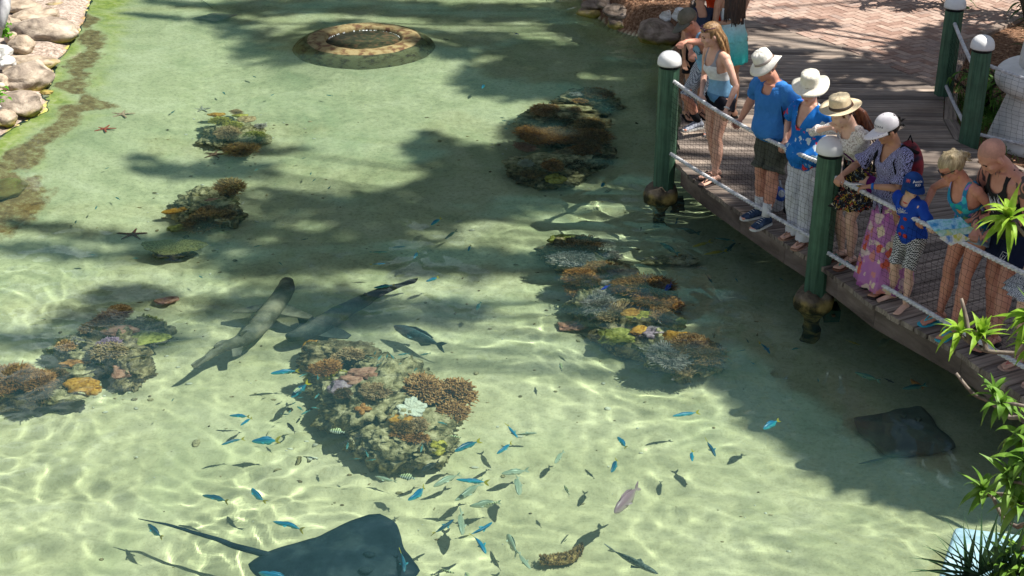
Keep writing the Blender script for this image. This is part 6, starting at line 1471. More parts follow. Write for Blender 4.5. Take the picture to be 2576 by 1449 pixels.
        if cut:
            import bmesh
            bm = bmesh.new(); bm.from_mesh(me); kill = [v for v in bm.verts if cut(*s.tcoord(v.co))]; bmesh.ops.delete(bm, geom=kill, context='VERTS')
            bv_ = [v for v in bm.verts if v.is_boundary]
            for _ in range(10):
                nw = []
                for v in bv_:
                    nb = [e.other_vert(v).co for e in v.link_edges if e.is_boundary]; nw.append(v.co.lerp(sum(nb, V()) / len(nb), .6) if nb else v.co.copy())
                for v, c in zip(bv_, nw): v.co = c
            for f in bm.faces: f.smooth = True
            bm.to_mesh(me); bm.free()
        o = put(name, me, mat, s.root)
        if label: o['label'] = label
        return o
    def shirt(s, mat, sleeve=.5, t0=-.05, infl=.012, hem=.012, cut=None, name='shirt', tank=False, wid=1.12, long=None, t1=None, **kw):
        b = MB(); b.rings(s.torso(infl, t0, t1 or (.985 if tank else .97), hem))
        for k in 'RL':
            if not tank: s.arm(b, k, infl * .9, 0, sleeve, wid); b.ball(s.P['sh' + k].lerp(s.pel + s.spine * s.T * .88, .12), .034 * s.H + infl * .8, 12, 8)
            s.limb(b, [(s.pel + s.spine * s.T * .95, .028 * s.H + infl * .6), (s.pel + s.spine * s.T * .93 + (s.P['sh' + k] - (s.pel + s.spine * s.T * .88)) * .6, .024 * s.H + infl * .7)] + ([] if tank else [(s.P['sh' + k], .025 * s.H + infl)]), 10)
        if cut is None: cut = (lambda a, f, t: t > .86 and abs(a) < .032 and f > -.02) if not tank else (lambda a, f, t: (t > .60 and abs(a) > .066) or (t > .80 and abs(a) > .058) or (abs(a) < .036 and f > 0 and t > .74 + 9 * a * a * 6) or (abs(a) < .036 and f <= 0 and t > .82))
        return s.wrap(b, name, mat, cut=cut, **kw)
    def shorts(s, mat, u1=.6, t1=.16, infl=.012, wid=1.12, name='shorts', **kw):
        b = MB(); b.rings(s.torso(infl * .8, -.14, t1))
        for k in 'RL': s.leg(b, k, infl, u1, wid)
        return s.wrap(b, name, mat, **kw)
    def trousers(s, mat, flare=.05, **kw):
        b = MB(); b.rings(s.torso(.012, -.14, .2))
        for k in 'RL':
            P = s.P; H = s.H; s.limb(b, [(P['hip' + k], .066 * H), (P['hip' + k].lerp(P['knee' + k], .5), .058 * H), (P['knee' + k], .05 * H), (P['knee' + k].lerp(P['ank' + k], .5), .052 * H), (P['ank' + k] + V((0, 0, -.02 * H)), flare * H)], 16)
        return s.wrap(b, 'trousers', mat, noise_=.009, **kw)
    def skirt(s, mat, zb, r0=.075, r1=.14, ry=.8, t1=.30, name='skirt', folds=11, amp=.012, **kw):
        """hangs from the waist to height zb"""
        H = s.H; b = MB(); n = 64; top = s.pel + s.spine * s.T * t1; mid = s.pel + V((0, 0, -.02 * H)); low = V(((s.P['ankR'].x + s.P['ankL'].x) / 2, (s.P['ankR'].y + s.P['ankL'].y) / 2, zb)) if zb < .3 * H else V(((s.P['kneeR'].x + s.P['kneeL'].x) / 2 * .8 + mid.x * .2, (s.P['kneeR'].y + s.P['kneeL'].y) / 2 * .8 + mid.y * .2, zb)); rs = []
        for i in range(15):
            t = i / 14
            if t < .3: c = top.lerp(mid, t / .3); rx = (r0 + (.102 - r0) * t / .3) * H; w = ry
            else: q = (t - .3) / .7; c = mid.lerp(low, q); rx = (.102 + (r1 - .102) * q) * H; w = ry + (1 - ry) * q * .4
            loop = []
            for j in range(n):
                a = 2 * PI * j / n; f = amp * max(t - .15, 0) * (math.sin(folds * a + 2 * t) + .5 * math.sin((folds * 2 + 3) * a + 1)); loop.append(c + V((math.cos(a) * (rx + f), math.sin(a) * (rx * w + f), 0)))
            rs.append(loop)
        b.rings(rs); me = b.mesh('k', True); o = put(name, me, mat, s.root); return o
    def hat(s, mat, crown=.052, brim=.098, ch=.075, tilt=8, drop=.012, wave=.006, name='hat', band=None, up=.0, z=.036, top=.8, shape='round'):
        H = s.HH; t = math.radians(tilt); R_ = Matrix((s.hr, s.hf, s.hup)).transposed() @ Matrix.Rotation(-t, 3, 'X'); c = s.hp(0, -.006, z); prof = []
        rc = crown * H; rb = brim * H; h = ch * H
        prof = [(rc * .97, .0), (rc + (rb - rc) * .3, -drop * H * .35), (rc + (rb - rc) * .7, -drop * H * .8 + up * H * .2), (rb * .98, -drop * H + up * H), (rb, -drop * H + .0035 + up * H), (rc + (rb - rc) * .7, -drop * H * .8 + .005 + up * H * .2), (rc + (rb - rc) * .25, -drop * H * .3 + .005), (rc * 1.02, .006), (rc * 1.0, h * .35), (rc * .95, h * .7), (rc * top, h * .92), (rc * top * .6, h * (1.0 if shape == 'round' else .95)), (.001, h * (1.02 if shape == 'round' else .90))]
        b = MB(); b.lathe(prof, c=c, n=56, M=R_, wob=lambda a, r: (wave * H / .01 * .01) * (max(r - rc, 0) / (rb - rc + 1e-6)) ** 1.5 * (math.sin(2 * a + .6) + .5 * math.sin(3 * a + 2)) * 1.2 + (.0015 * math.sin(9 * a) if r < rc else 0))
        o = b.build(name, mat, s.root, True)
        if band:
            b = MB(); b.lathe([(rc * 1.035, .008), (rc * 1.03, h * .30), (rc * 1.0, h * .30)], c=c, n=48, M=R_); x = b.build('hat_band', band, o, True)
        return o, c, R_
    def cap(s, mat, vis=None, tilt=4, r=.0525, vl=.062, h=.060, name='cap'):
        H = s.HH; R_ = Matrix((s.hr, s.hf, s.hup)).transposed() @ Matrix.Rotation(-math.radians(tilt), 3, 'X'); c = s.hp(0, -.006, .018); b = MB(); prof = [(r * H * .98, -.004), (r * H, .0)]
        for k in range(1, 11): a = k / 10 * PI / 2; prof.append((r * H * math.cos(a) ** .8 + .0005, h * H * math.sin(a)))
        sq = Matrix.Diagonal((.93, 1.12, 1)); b.lathe(prof, c=c, n=48, M=R_ @ sq); b.ball(c + R_ @ V((0, 0, h * H)), .005, 8, 6); o = b.build(name, mat, s.root, True)
        b = MB(); n = 18; L = []; 
        for j in range(n + 1):
            a = PI * (.12 + .76 * j / n); x, y = math.cos(a), math.sin(a); inn = V((x * r * H * .95, y * r * H * 1.10, .002)); ou = V((x * r * H * 1.0, y * r * H * 1.12 + vl * H * (math.sin(PI * j / n) ** .6), -.010 - .012 * math.cos(PI * (j / n - .5)) * 0 - .016 * abs(x)))
            L.append((inn, inn.lerp(ou, .5) + V((0, 0, .004)), ou))
        vs = []
        for dz in (0, -.0035):
            for a in L: vs += [c + R_ @ (p + V((0, 0, dz))) for p in a]
        m_ = (n + 1) * 3; fs = []
        for i in range(n):
            for q in (0, 1): a = i * 3 + q; fs += [(a, a + 1, a + 4, a + 3), (m_ + a, m_ + a + 3, m_ + a + 4, m_ + a + 1)]
            a = i * 3 + 2; fs.append((a, a + m_, a + m_ + 3, a + 3))
        b.add(vs, fs); b.build('visor', vis or mat, o, True); return o, c, R_
    def hairdo(s, mat, kind='short', length=.2, seed=0, name='hair', puff=1.0, cut_front=.030, side=None):
        H = s.HH; M3 = Matrix((s.hr, s.hf, s.hup)).transposed(); b = MB(); rr = random.Random(seed); q = .97 if s.fem else 1.0
        b.ball(s.hp(0, -.010, .021), (.0475 * H * q * puff, .0575 * H * puff, .052 * H * puff), 24, 16, M3)
        if kind == 'long':
            for i in range(44):
                a = PI * (1.0 + rr.uniform(-.42, .42)) if side is None else PI * (1 + side * .25 + rr.uniform(-.3, .3)); x, y = math.sin(a - PI) * 1.0, -math.cos(a - PI)
                top = s.hp(x * .040, y * .045 - .004, rr.uniform(-.01, .045)); sp = V((x * rr.uniform(.04, .06) + (side or 0) * .045, y * .06 - .002, 0)); e = s.neck + (s.rgt * sp.x + s.fwd * sp.y) * H * 1.05 - s.spine * rr.uniform(.0, .02) * H
                m_ = top.lerp(e, .5) + (s.hr * x + s.hf * y) * .012 * H; L = length * H * rr.uniform(.8, 1.05); e2 = e + (-s.spine * .55 + V((0, 0, -.6)) + s.fwd * (-.10 if side is None else .08) + s.rgt * rr.uniform(-.12, .12)).normalized() * L
                r = rr.uniform(.007, .011) * H; b.tube([top, m_, e, e.lerp(e2, .5) + s.rgt * rr.uniform(-.01, .01), e2], [r, r * 1.15, r * 1.1, r, r * .35], 7)
        if kind == 'pony':
            c = s.hp(0, -.062, .012 if side is None else -.01); 
            for i in range(16):
                d = (-s.hf * rr.uniform(.3, .7) + V((rr.uniform(-.25, .25), rr.uniform(-.2, .2), -1))).normalized(); L = length * H * rr.uniform(.7, 1.05); r = rr.uniform(.006, .010) * H; b.tube([c, c + d * L * .35 - s.hf * .014 * H, c + d * L * .7, c + d * L + V((0, 0, -.02))], [r * .8, r * 1.3, r * 1.1, r * .3], 7)
        if kind == 'bun':
            c = s.hp(0, -.064, .012)
            for i in range(26):
                d = V((rr.gauss(0, 1), rr.gauss(0, 1), rr.gauss(0, 1))).normalized(); b.tube([c + d * .008 * H, c + d * .022 * H + V((0, 0, .004)), c + d * rr.uniform(.028, .044) * H], [.008 * H, .006 * H, .002 * H], 6)
            for i in range(34):
                a = rr.uniform(0, 6.28); z = rr.uniform(0, .06); x, y = math.cos(a) * .046, math.sin(a) * .052 - .01
                p = s.hp(x * (1 - z * 4), y * (1 - z * 4), .01 + z); b.tube([p, p.lerp(c, .5) + s.hup * .006 * H + s.hr * x * .1 * H, c], [.007 * H, .0075 * H, .006 * H], 6)
        if kind == 'wisp':
            for i in range(40):
                a = rr.uniform(.8, 5.5) + PI / 2; p = s.hp(math.sin(a) * .04, math.cos(a) * .045, .01); b.tube([p, p + (s.hr * math.sin(a) + s.hf * math.cos(a)) * .01 * H - s.hup * length * H * rr.uniform(.5, 1)], [.008 * H, .003 * H], 6)
        me = fuse(b, .0065, 1, .4); import bmesh
        bm = bmesh.new(); bm.from_mesh(me)
        def face(p):
            d = p - s.hc; x, y, z = d.dot(s.hr) / H, d.dot(s.hf) / H, d.dot(s.hup) / H; return (y > .018 and z < cut_front and abs(x) < .047 and z > -.06) or (kind in ('short', 'bun', 'pony', 'wisp') and z < -.012 and y > -.02 and abs(x) < .06 and z > -.07)
        bmesh.ops.delete(bm, geom=[v for v in bm.verts if face(v.co)], context='VERTS')
        for f in bm.faces: f.smooth = True
        bm.to_mesh(me); bm.free(); return put(name, me, mat, s.root)
    def sandal(s, k, mat, strapm=None, name='flip_flop'):
        H = s.H; a = s.P['ank' + k]; d = s.footdir(k); tl = s.toe[0 if k == 'R' else 1]; dn = V((d.x * math.cos(tl), d.y * math.cos(tl), -math.sin(tl))); upv = V((d.x * math.sin(tl), d.y * math.sin(tl), math.cos(tl))); sd_ = dn.cross(upv); b = MB(); out = []
        for x, w in [(-.045, .012), (-.036, .022), (-.01, .024), (.03, .025), (.07, .030), (.1, .030), (.12, .022), (.126, .010)]: out.append((x, w))
        loop = [a + dn * (x * H) + sd_ * (w * H) + upv * (-.0445 * H) for x, w in out] + [a + dn * (x * H) - sd_ * (w * H) + upv * (-.0445 * H) for x, w in reversed(out)]; m = len(loop); lo = [p - upv * .012 for p in loop]
        b.add(loop + lo, [tuple(range(m)), tuple(range(2 * m - 1, m - 1, -1))] + [(i, i + m, (i + 1) % m + m, (i + 1) % m) for i in range(m)]); o = b.build(name, mat, s.root)
        b = MB(); f = a + dn * .095 * H + upv * -.030 * H
        for sg in (1, -1): b.tube([a + dn * .02 * H + sd_ * sg * .026 * H - upv * .040 * H, a + dn * .05 * H + sd_ * sg * .016 * H - upv * .010 * H, f], [.004, .0065, .004], 6)
        b.build('strap', strapm or mat, o, True)
    def shoe(s, k, mat, sock=None):
        b = MB(); s.foot(b, k, .010); a = s.P['ank' + k]; b.tube([a + V((0, 0, .0)), a + V((0, -.003, .02 * s.H))], [.025 * s.H, .023 * s.H], 12); me = fuse(b, .006, 2); o = put('shoe', me, mat, s.root)
        d = s.footdir(k); sd_ = d.cross(V((0, 0, 1))); b = MB(); out = [(-.046, .012), (-.036, .024), (0, .027), (.05, .031), (.09, .031), (.112, .022), (.12, .008)]; H = s.H
        loop = [a + d * (x * H) + sd_ * (w * H) for x, w in out] + [a + d * (x * H) - sd_ * (w * H) for x, w in reversed(out)]
        b.prism([(0, 0)] * 3, 0, 0) if False else None; z0 = a.z - .045 * H - .008; b.prism([(p.x, p.y) for p in loop][::-1], z0, z0 + .020); b.build('sole', SOLE, o)
        b = MB(); p = a + d * .045 * H + V((0, 0, -.008 * H))
        for i in range(4): q = a + d * (.025 + .014 * i) * H + V((0, 0, (.004 - .006 * i) * H)); b.tube([q - sd_ * .012 * H, q + V((0, 0, .003)), q + sd_ * .012 * H], .002, 5)
        b.build('lace', SOLE, o, True)
        if sock:
            b = MB(); b.tube([a + V((0, 0, .005 * H)), a.lerp(s.P['knee' + k], .14), a.lerp(s.P['knee' + k], .34)], [.025 * H, .0245 * H, .029 * H], 14); b.build('sock', sock, s.root, True)
    def bracelet(s, k, mat, u_=1.93, r=.018, w=.008, name='bracelet'):
        p = s.P['el' + k].lerp(s.P['wr' + k], u_ - 1); d = (s.P['wr' + k] - s.P['el' + k]).normalized(); b = MB(); b.tube([p - d * w, p - d * w * .6, p + d * w * .6, p + d * w], [r * s.H * .8, r * s.H, r * s.H, r * s.H * .8], 14); b.build(name, mat, s.root, True)
    def text(s, body_txt, target, centre, nrm, upv, size, mat, name='lettering', bend=0.0, off=.003):
        """lettering laid onto the cloth: each point is dropped on the surface"""
        cu = bpy.data.curves.new('txt', 'FONT'); cu.body = body_txt; cu.size = size; cu.align_x = 'CENTER'; cu.align_y = 'CENTER'; cu.offset = size * .012; cu.resolution_u = 2; to = bpy.data.objects.new('txt', cu); COL.objects.link(to)
        dg = bpy.context.evaluated_depsgraph_get(); dg.update(); me = bpy.data.meshes.new_from_object(to.evaluated_get(dg)); bpy.data.objects.remove(to)
        tm = target.data; bv = BVHTree.FromPolygons([v.co for v in tm.vertices], [p.vertices for p in tm.polygons]); nrm = V(nrm).normalized(); upv = (V(upv) - nrm * V(upv).dot(nrm)).normalized(); rt = upv.cross(nrm)
        for v in me.vertices:
            x, y = v.co.x, v.co.y + bend * v.co.x ** 2; p = V(centre) + rt * x + upv * y + nrm * .12; h = bv.ray_cast(p, -nrm, .4)
            v.co = (h[0] + nrm * off) if h[0] else p - nrm * .12
        return put(name, me, mat, target if target.parent is s.root else s.root) if False else put(name, me, mat, target)

YW = math.radians(113.8)                       # facing the water, square to the railing
def W_(x, y, z=DZ): return at(x, y, z)
def onrope(c, x):                              # the point of a rope that shows at picture column x
    best = min(c, key=lambda p: abs(1288 + F * p.x / (p.y * math.cos(TH) + (CH - p.z) * math.sin(TH)) - x)); return best.copy()
def grip(c, x, h=.03, back=.0): p = onrope(c, x); return p + V((.05 + back, .02, h + .01))
INK = M('navy_print', (.02, .03, .07), None); WHT = M('white_print', (.7, .7, .7), None)
def foot_w(h, x, y): return h     # readable alias

def person(bx, by, *a, **k):
    return Human(W_(bx, by, DZ + .012), *a, **k)
def lf(base, yaw, pts):
    Mi = Matrix.Rotation(-yaw, 3, 'Z'); b_ = W_(base[0], base[1], DZ + .012); out = {}
    for k, (x, y) in pts.items(): q = Mi @ (W_(x, y, DZ + .012) - b_); out[k] = V((q.x, q.y, 0))
    return out

# 1 man in camouflage cap leaning on the tip post
y1 = math.radians(128); bs_ = (1774, 326)
capc = V((P1.x, P1.y, PT))
h = person(bs_[0], bs_[1], y1, 1.63, 'man in camouflage trucker cap and pale blue jersey leaning his elbow on the tip post', SK_A, lean=30, hips=(0, -.02), hipz=.44, fat=1.0, head=(-14, 32, 0),
           feet=dict(R=V((.10, .02, 0)), L=V((-.12, -.05, 0))), hands=dict(L=capc + V((.10, .10, .07)), R=grip(c1, 1752)), poles=dict(R=(-.1, 1, .4), L=(-.6, -.6, -.2)), twist=-10, curl=(1.1, 1.3))
M_j = bands('pale_blue_jersey', [(0, (.60, .66, .72)), (.80, (.24, .50, .74)), (1.5, (.30, .56, .80))], True)
sh = h.shirt(M_j, tank=True, infl=.014); h.text('ARENA', sh, h.pel + h.spine * h.T * .60 + h.fwd * .1, h.fwd, h.spine, .075, INK)
h.shorts(pattern('houndstooth_shorts', (.03, .04, .07), (.62, .65, .70), 95, 'check'), u1=1.0, wid=1.15)
for k in 'RL': h.shoe(k, fab('grey_white_trainer', (.45, .48, .55), (.20, .22, .28), 40), BLACKF)
h.hairdo(H_SHORT, 'short', puff=.98); cp, cc_, R_ = h.cap(M('olive_cap', (.10, .095, .07), (.15, .14, .11), 12, .9), vis=M('grey_visor', (.10, .10, .085), None, rough=.9)); h.glasses()
b = MB(); 
for k in range(20):
    a = 2 * PI * k / 20; b.ball(cc_ + R_ @ V((.033 * math.cos(a) * .5, .099, .052 + .016 * math.sin(a))), .0022, 5, 4)
b.build('badge', M('badge_thread', (.5, .48, .4), None), cp, True)
# 2 woman in the striped tank top
y2 = math.radians(120); bs_ = (1800, 440)
h = person(bs_[0], bs_[1], y2, 1.63, 'young woman in grey, white and blue striped tank top holding the rope with both hands', SK_B, lean=11, hips=(0, .0), female=True, head=(-14, 16, 0), fat=.97,
           feet=dict(R=V((-.02, .02, 0)), L=V((-.14, .12, 0))), hands=dict(R=grip(c1, 1752, .02), L=grip(c1, 1814, .02)), poles=dict(R=(.6, -.5, -.2), L=(-.6, -.6, -.2)), curl=(1.4, 1.2))

M_t = bands('striped_tank', [(0, (.10, .24, .42)), (.89, (.20, .40, .60)), (1.035, (.70, .72, .74)), (1.185, (.30, .30, .34))])
h.shirt(M_t, tank=True, infl=.008, t0=-.06, hem=.010); h.shorts(fab('black_shorts', (.012, .012, .018)), u1=.30, wid=1.05)
h.hairdo(H_TAW, 'long', .16, 5, side=None, cut_front=.032); h.glasses(.045, M('purple_lens', (.06, .02, .05), None, rough=.1)); h.eyes()
h.bracelet('L', M('silver', (.6, .6, .6), None, rough=.3)); 
for k in 'RL': h.sandal(k, M('dark_flip_flop', (.04, .03, .03), None), M('dark_strap', (.03, .02, .02), None))
# woman behind, one foot raised
h = person(1826, 412, math.radians(140), 1.62, 'person in purple grey shorts half hidden behind the striped tank top, one heel raised', SK_E, lean=8, female=True, head=(0, 10, 0), fat=.95,
           feet=dict(R=V((.05, .0, 0)), L=V((-.10, -.26, .10))), toe=(0, .9), hands=dict(R=grip(c1, 1790, .0, .05), L=None)) if False else None
# 3 tall woman with long dark hair behind
h = person(1828, 292, math.radians(20), 1.74, 'woman with long dark hair and white to turquoise dress, back of the group', SK_C, lean=3, female=True, head=(10, 5, 0), fat=1.0, feet=dict(R=V((.08, 0, 0)), L=V((-.08, .02, 0))),
           hands=dict(L=None, R=W_(1800, 60, 1.5)), curl=(1.2, .6))
h.hairdo(hairmat('dark_brown_hair', (.008, .005, .004), (.03, .015, .01), (.12, .06, .035)), 'long', .17, 9, puff=1.10, cut_front=.03)
M_d = bands('ombre_dress', [(0, (.02, .30, .32)), (.70, (.05, .50, .48)), (.95, (.25, .62, .60)), (1.12, (.68, .72, .74)), (1.6, (.72, .73, .76))], True)
h.shirt(M_d, tank=True, infl=.008, name='dress_top', cut=lambda a, f, t: (t > .68 and abs(a) > .062) or t > .86); h.skirt(M_d, .62, name='dress', r1=.13)
for k in 'RL': h.sandal(k, BLACKF)
# 4 person in orange, 5 dark haired person (only heads and shoulders reach the frame)
h = person(1798, 252, math.radians(170), 1.70, 'person in bright orange shirt cut by the top edge, hands clasped', SK_B, lean=4, head=(0, 15, 0), fat=1.05, hands=dict(R=W_(1768, 58, 1.45), L=W_(1772, 52, 1.48)), poles=dict(R=(.7, -.2, -.4), L=(-.7, -.2, -.4)), curl=(1.4, 1.4))
h.shirt(fab('orange_shirt', (.62, .05, .01), (.52, .04, .01)), .5, name='shirt'); h.shorts(BLACKF, .7); h.hairdo(H_BROWN, 'short')
for k in 'RL': h.sandal(k, BLACKF)
h = person(1742, 290, math.radians(-160), 1.5, 'person with smooth black hair seen behind the camouflage cap', SK_C, lean=4, female=True, head=(160, 12, 0), hands=None, curl=(.6, .6))
h.hairdo(H_DARK, 'long', .16, 2, puff=1.06); h.shirt(fab('navy_shirt', (.03, .04, .07)), .5); h.shorts(BLACKF, .7)
for k in 'RL': h.sandal(k, BLACKF)
# 6 man in blue shirt
y3 = math.radians(128); bs_ = (1934, 540)
h = person(bs_[0], bs_[1], y3, 1.64, 'man in plain blue t-shirt, grey shorts and white bucket hat holding the rope', SK_A, lean=12, fat=1.42, hips=(0, -.02), head=(-28, 26, 0),
           feet=dict(R=V((.04, .10, 0)), L=V((-.14, .20, 0))), hands=dict(L=grip(c1, 1960, .02), R=grip(c1, 1852, .02)), poles=dict(R=(.5, -.7, -.2), L=(-.5, -.7, -.2)), curl=(1.3, 1.3), footyaw=(14, -4))
h.shirt(M('blue_tshirt', (.035, .16, .46), (.05, .21, .56), 4, .9, .9, 14, spec=.1, bdist=.02), .75, infl=.020, hem=.02, t0=-.10, noise_=.007); h.shorts(fab('olive_grey_shorts', (.10, .105, .085), (.07, .075, .06), 5), .92, infl=.020, wid=1.25)
h.hairdo(H_SHORT, 'wisp', .02, 3); h.hat(M('cream_canvas', (.66, .63, .56), (.76, .74, .68), 10, .9, .4, 40), .049, .087, .058, 6, .020, .009, band=M('grey_band', (.35, .30, .28), None), top=.88); h.glasses()
for k in 'RL': h.shoe(k, fab('navy_trainer', (.02, .035, .07), (.05, .08, .14), 30), fab('white_sock', (.68, .68, .68)))
b = MB(); p = [h.P['shL'].lerp(h.neck, .5) + V((0, 0, .045)), h.pel + h.spine * h.T * .8 + h.fwd * .0 + h.rgt * .12 * 1.74 * .0 + h.fwd * .14, h.pel + h.spine * h.T * .3 + h.rgt * .16 + h.fwd * .13, h.pel + h.rgt * .20 + h.fwd * .05]
q = [p[0], h.P['shL'] + h.fwd * .07 + V((0, 0, -.06)) + h.rgt * .035, h.pel + h.spine * h.T * .35 - h.rgt * .185 + h.fwd * .10, h.pel - h.rgt * .20 + h.fwd * .06]
b.tube(q, (.012, .005), 8); b.build('camera_strap', BLACKF, h.root, True); b = MB(); e = q[-1]; b.box(e.x - .03, e.x + .05, e.y - .05, e.y + .05, e.z - .09, e.z + .01); b.tube([e + V((0, .04, -.04)), e + V((0, .10, -.04))], .032, 14); 
cam_ = b.build('hand_camera', M('black_plastic', (.015, .015, .016), None, rough=.4), None, False); cam_.location = h.base; cam_.rotation_euler = (0, 0, h.yaw); tag(cam_, 'black camera hanging at the hip of the man in the blue t-shirt', 'camera')
# 7 woman in floral blouse
y4 = math.radians(128); bs_ = (2015, 592)
h = person(bs_[0], bs_[1], y4, 1.56, 'woman in blue floral blouse, white trousers and cream sun hat beside the middle post', SK_B, lean=4, fat=1.22, female=True, head=(22, 14, 0), feet=dict(R=V((.04, .02, 0)), L=V((-.14, .10, 0))),
           hands=dict(L=V(W_(2052, 360, 1.15)), R=grip(c1, 1962, .03)), poles=dict(R=(.7, -.5, -.3), L=(-.7, -.6, -.2)), curl=(1.0, .8))
h.shirt(floral('blue_floral', (.012, .13, .48), [(.01, .13, .48), (.55, .65, .72), (.01, .13, .48), (.62, .05, .06), (.35, .55, .72), (.01, .12, .45)], 15, .40, (.02, .18, .56)), .9, infl=.020, hem=.05, t0=-.22, wid=1.2,
        cut=lambda a, f, t: t > .60 and abs(a) < .040 * (t - .60) / .35 + .004 and f > 0 or (t > .90 and abs(a) < .035))
h.trousers(fab('white_trousers', (.62, .63, .68), (.54, .55, .60), 4), .062); h.hairdo(H_BLOND, 'wisp', .03, 4, cut_front=.02); h.hat(M('cream_straw', (.68, .64, .52), (.78, .75, .66), 30, .85, .4, 120), .049, .093, .066, 6, .012, .010, top=.9); h.glasses(mat=M('brown_lens', (.05, .015, .008), None, rough=.15))
for k in 'RL': h.sandal(k, M('tan_sandal', (.35, .2, .14), None))
b = MB()
for sg in (1, -1): b.ball(h.hp(sg * .049, -.002, -.028), (.004, .004, .010), 6, 5)
b.build('earring', M('grey_earring', (.2, .2, .22), None, rough=.3), h.root, True)
# 8 girl in straw hat leaning on the middle post
y5 = math.radians(122); capc = V((P2.x, P2.y, PT)); bs_ = (2128, 652)
h = person(bs_[0], bs_[1], y5, 1.62, 'girl in straw hat and white lace top resting her hands on the middle post cap', SK_D, lean=21, fat=.94, female=True, hips=(0, -.06), hipz=.50, head=(-16, 30, 0), feet=dict(R=V((.06, .0, 0)), L=V((-.08, .03, 0))),
           hands=dict(L=capc + V((.07, .0, .06)), R=capc + V((.02, .10, .05))), poles=dict(R=(1, .1, -.5), L=(-.35, -.3, -1)), curl=(1.1, 1.1))
M_lace = M('white_lace', (.42, .36, .33), (.74, .71, .69), 70, .9, .6, 90, spec=.1, lo=.42, hi=.52)
h.shirt(M_lace, 1.35, infl=.012, t0=.25, hem=0, name='lace_top', wid=1.2); M_df = floral('yellow_black_floral', (.02, .02, .025), [(.50, .38, .06), (.06, .05, .05), (.42, .08, .05), (.60, .55, .40), (.10, .16, .22), (.45, .30, .04)], 34, .42)
h.skirt(M_df, .56, .070, .135, t1=.42, folds=13, amp=.018); h.hairdo(hairmat('auburn_hair', (.03, .008, .004), (.11, .03, .012), (.24, .08, .03)), 'pony', .26, 8); h.hat(M('natural_straw', (.62, .50, .32), (.72, .61, .42), 60, .8, .5, 160), .051, .098, .062, -16, .006, .003, up=.012, band=M('brown_ribbon', (.06, .045, .035), None), top=.92, z=.030)
for k in 'RL': h.sandal(k, M('brown_sandal', (.16, .07, .04), None), M('green_strap', (.1, .3, .25), None))
o8 = h.root
b = MB(); p = h.pel - h.rgt * .165 + h.fwd * .03 + V((0, 0, -.06)); b.ball(p, (.085, .055, .10), 18, 12); b.tube([p + V((0, 0, .09)), h.pel + h.spine * h.T * .6 + h.fwd * .13, h.pel + h.spine * h.T * .95 + h.rgt * .06], .007, 6)
bag = b.build('shoulder_bag', fab('purple_bag', (.13, .015, .14), (.09, .01, .10)), None, True); bag.location = h.base; bag.rotation_euler = (0, 0, h.yaw); tag(bag, 'purple cloth shoulder bag hanging beside the girl in the straw hat', 'bag')
# 9 woman with white cap and backpack
y6 = math.radians(118); bs_ = (2222, 708)
h = person(bs_[0], bs_[1], y6, 1.55, 'woman in white cap, black and lilac top and long pink floral skirt, holding a phone', SK_C, lean=8, fat=1.14, female=True, hips=(0, 0), head=(-16, 24, 0), feet=dict(R=V((-.02, .04, 0)), L=V((-.16, .12, 0))),
           hands=dict(R=W_(2118, 440, 1.42), L=W_(2188, 468, 1.36)), poles=dict(R=(.8, -.6, -.5), L=(-.7, -.4, -.5)), curl=(1.5, 1.0))
sh = h.shirt(pattern('lilac_black_print', (.018, .016, .022), (.40, .40, .66), 36), .85, infl=.020, hem=.03, t0=-.02, wid=1.45, cut=lambda a, f, t: t > .74 and abs(a) < .035 * (t - .74) / .2 + .004 and f > 0 or (t > .90 and abs(a) < .03))
b = MB(); kn = h.pel + h.spine * h.T * .12 + h.fwd * .14; b.ball(kn, (.03, .025, .03), 10, 8)
for sg in (1, -1): b.tube([kn, kn + V((sg * .03, .02, -.07)), kn + V((sg * .045, .015, -.15))], [.016, .022, .010], 8)
b.build('knot', sh.data.materials[0], sh, True)
h.skirt(floral('pink_floral_skirt', (.52, .22, .40), [(.62, .12, .08), (.66, .50, .48), (.42, .12, .36), (.70, .56, .40), (.60, .24, .22), (.34, .10, .34)], 11, .46, (.40, .16, .38)), .05, .075, .165, t1=.22, folds=9, amp=.022, name='long_skirt')
h.hairdo(H_DARK, 'bun', seed=3, puff=1.02); cp, cc_, R_ = h.cap(M('white_cap', (.66, .62, .66), (.74, .72, .74), 20, .9), tilt=-2, r=.054, h=.066)
h.text('AUSTRALIAN', cp, cc_ + R_ @ V((0, .09, .056)), R_ @ V((0, 1, .5)), R_ @ V((0, 0, 1)), .023, INK, off=.002); h.text('OPEN', cp, cc_ + R_ @ V((0, .09, .034)), R_ @ V((0, 1, .3)), R_ @ V((0, 0, 1)), .017, INK, off=.002)
b = MB()
for i in range(22):
    a = PI * (.22 + .56 * (i % 8) / 7); q = 1 + .35 * (i // 8); b.ball(cc_ + R_ @ V((math.cos(a) * .087 * q, math.sin(a) * .1 * q + .0, -.002 - .004 * (i // 8))), .0028, 5, 4)
b.build('dots', INK, cp, True)
h.eyes(); h.bracelet('L', M('blue_wristband', (.01, .13, .5), None), 1.9, .0185, .011, 'wristband')
for k in 'RL': h.sandal(k, M('dark_sandal', (.04, .03, .03), None), M('bead_strap', (.25, .35, .4), None))
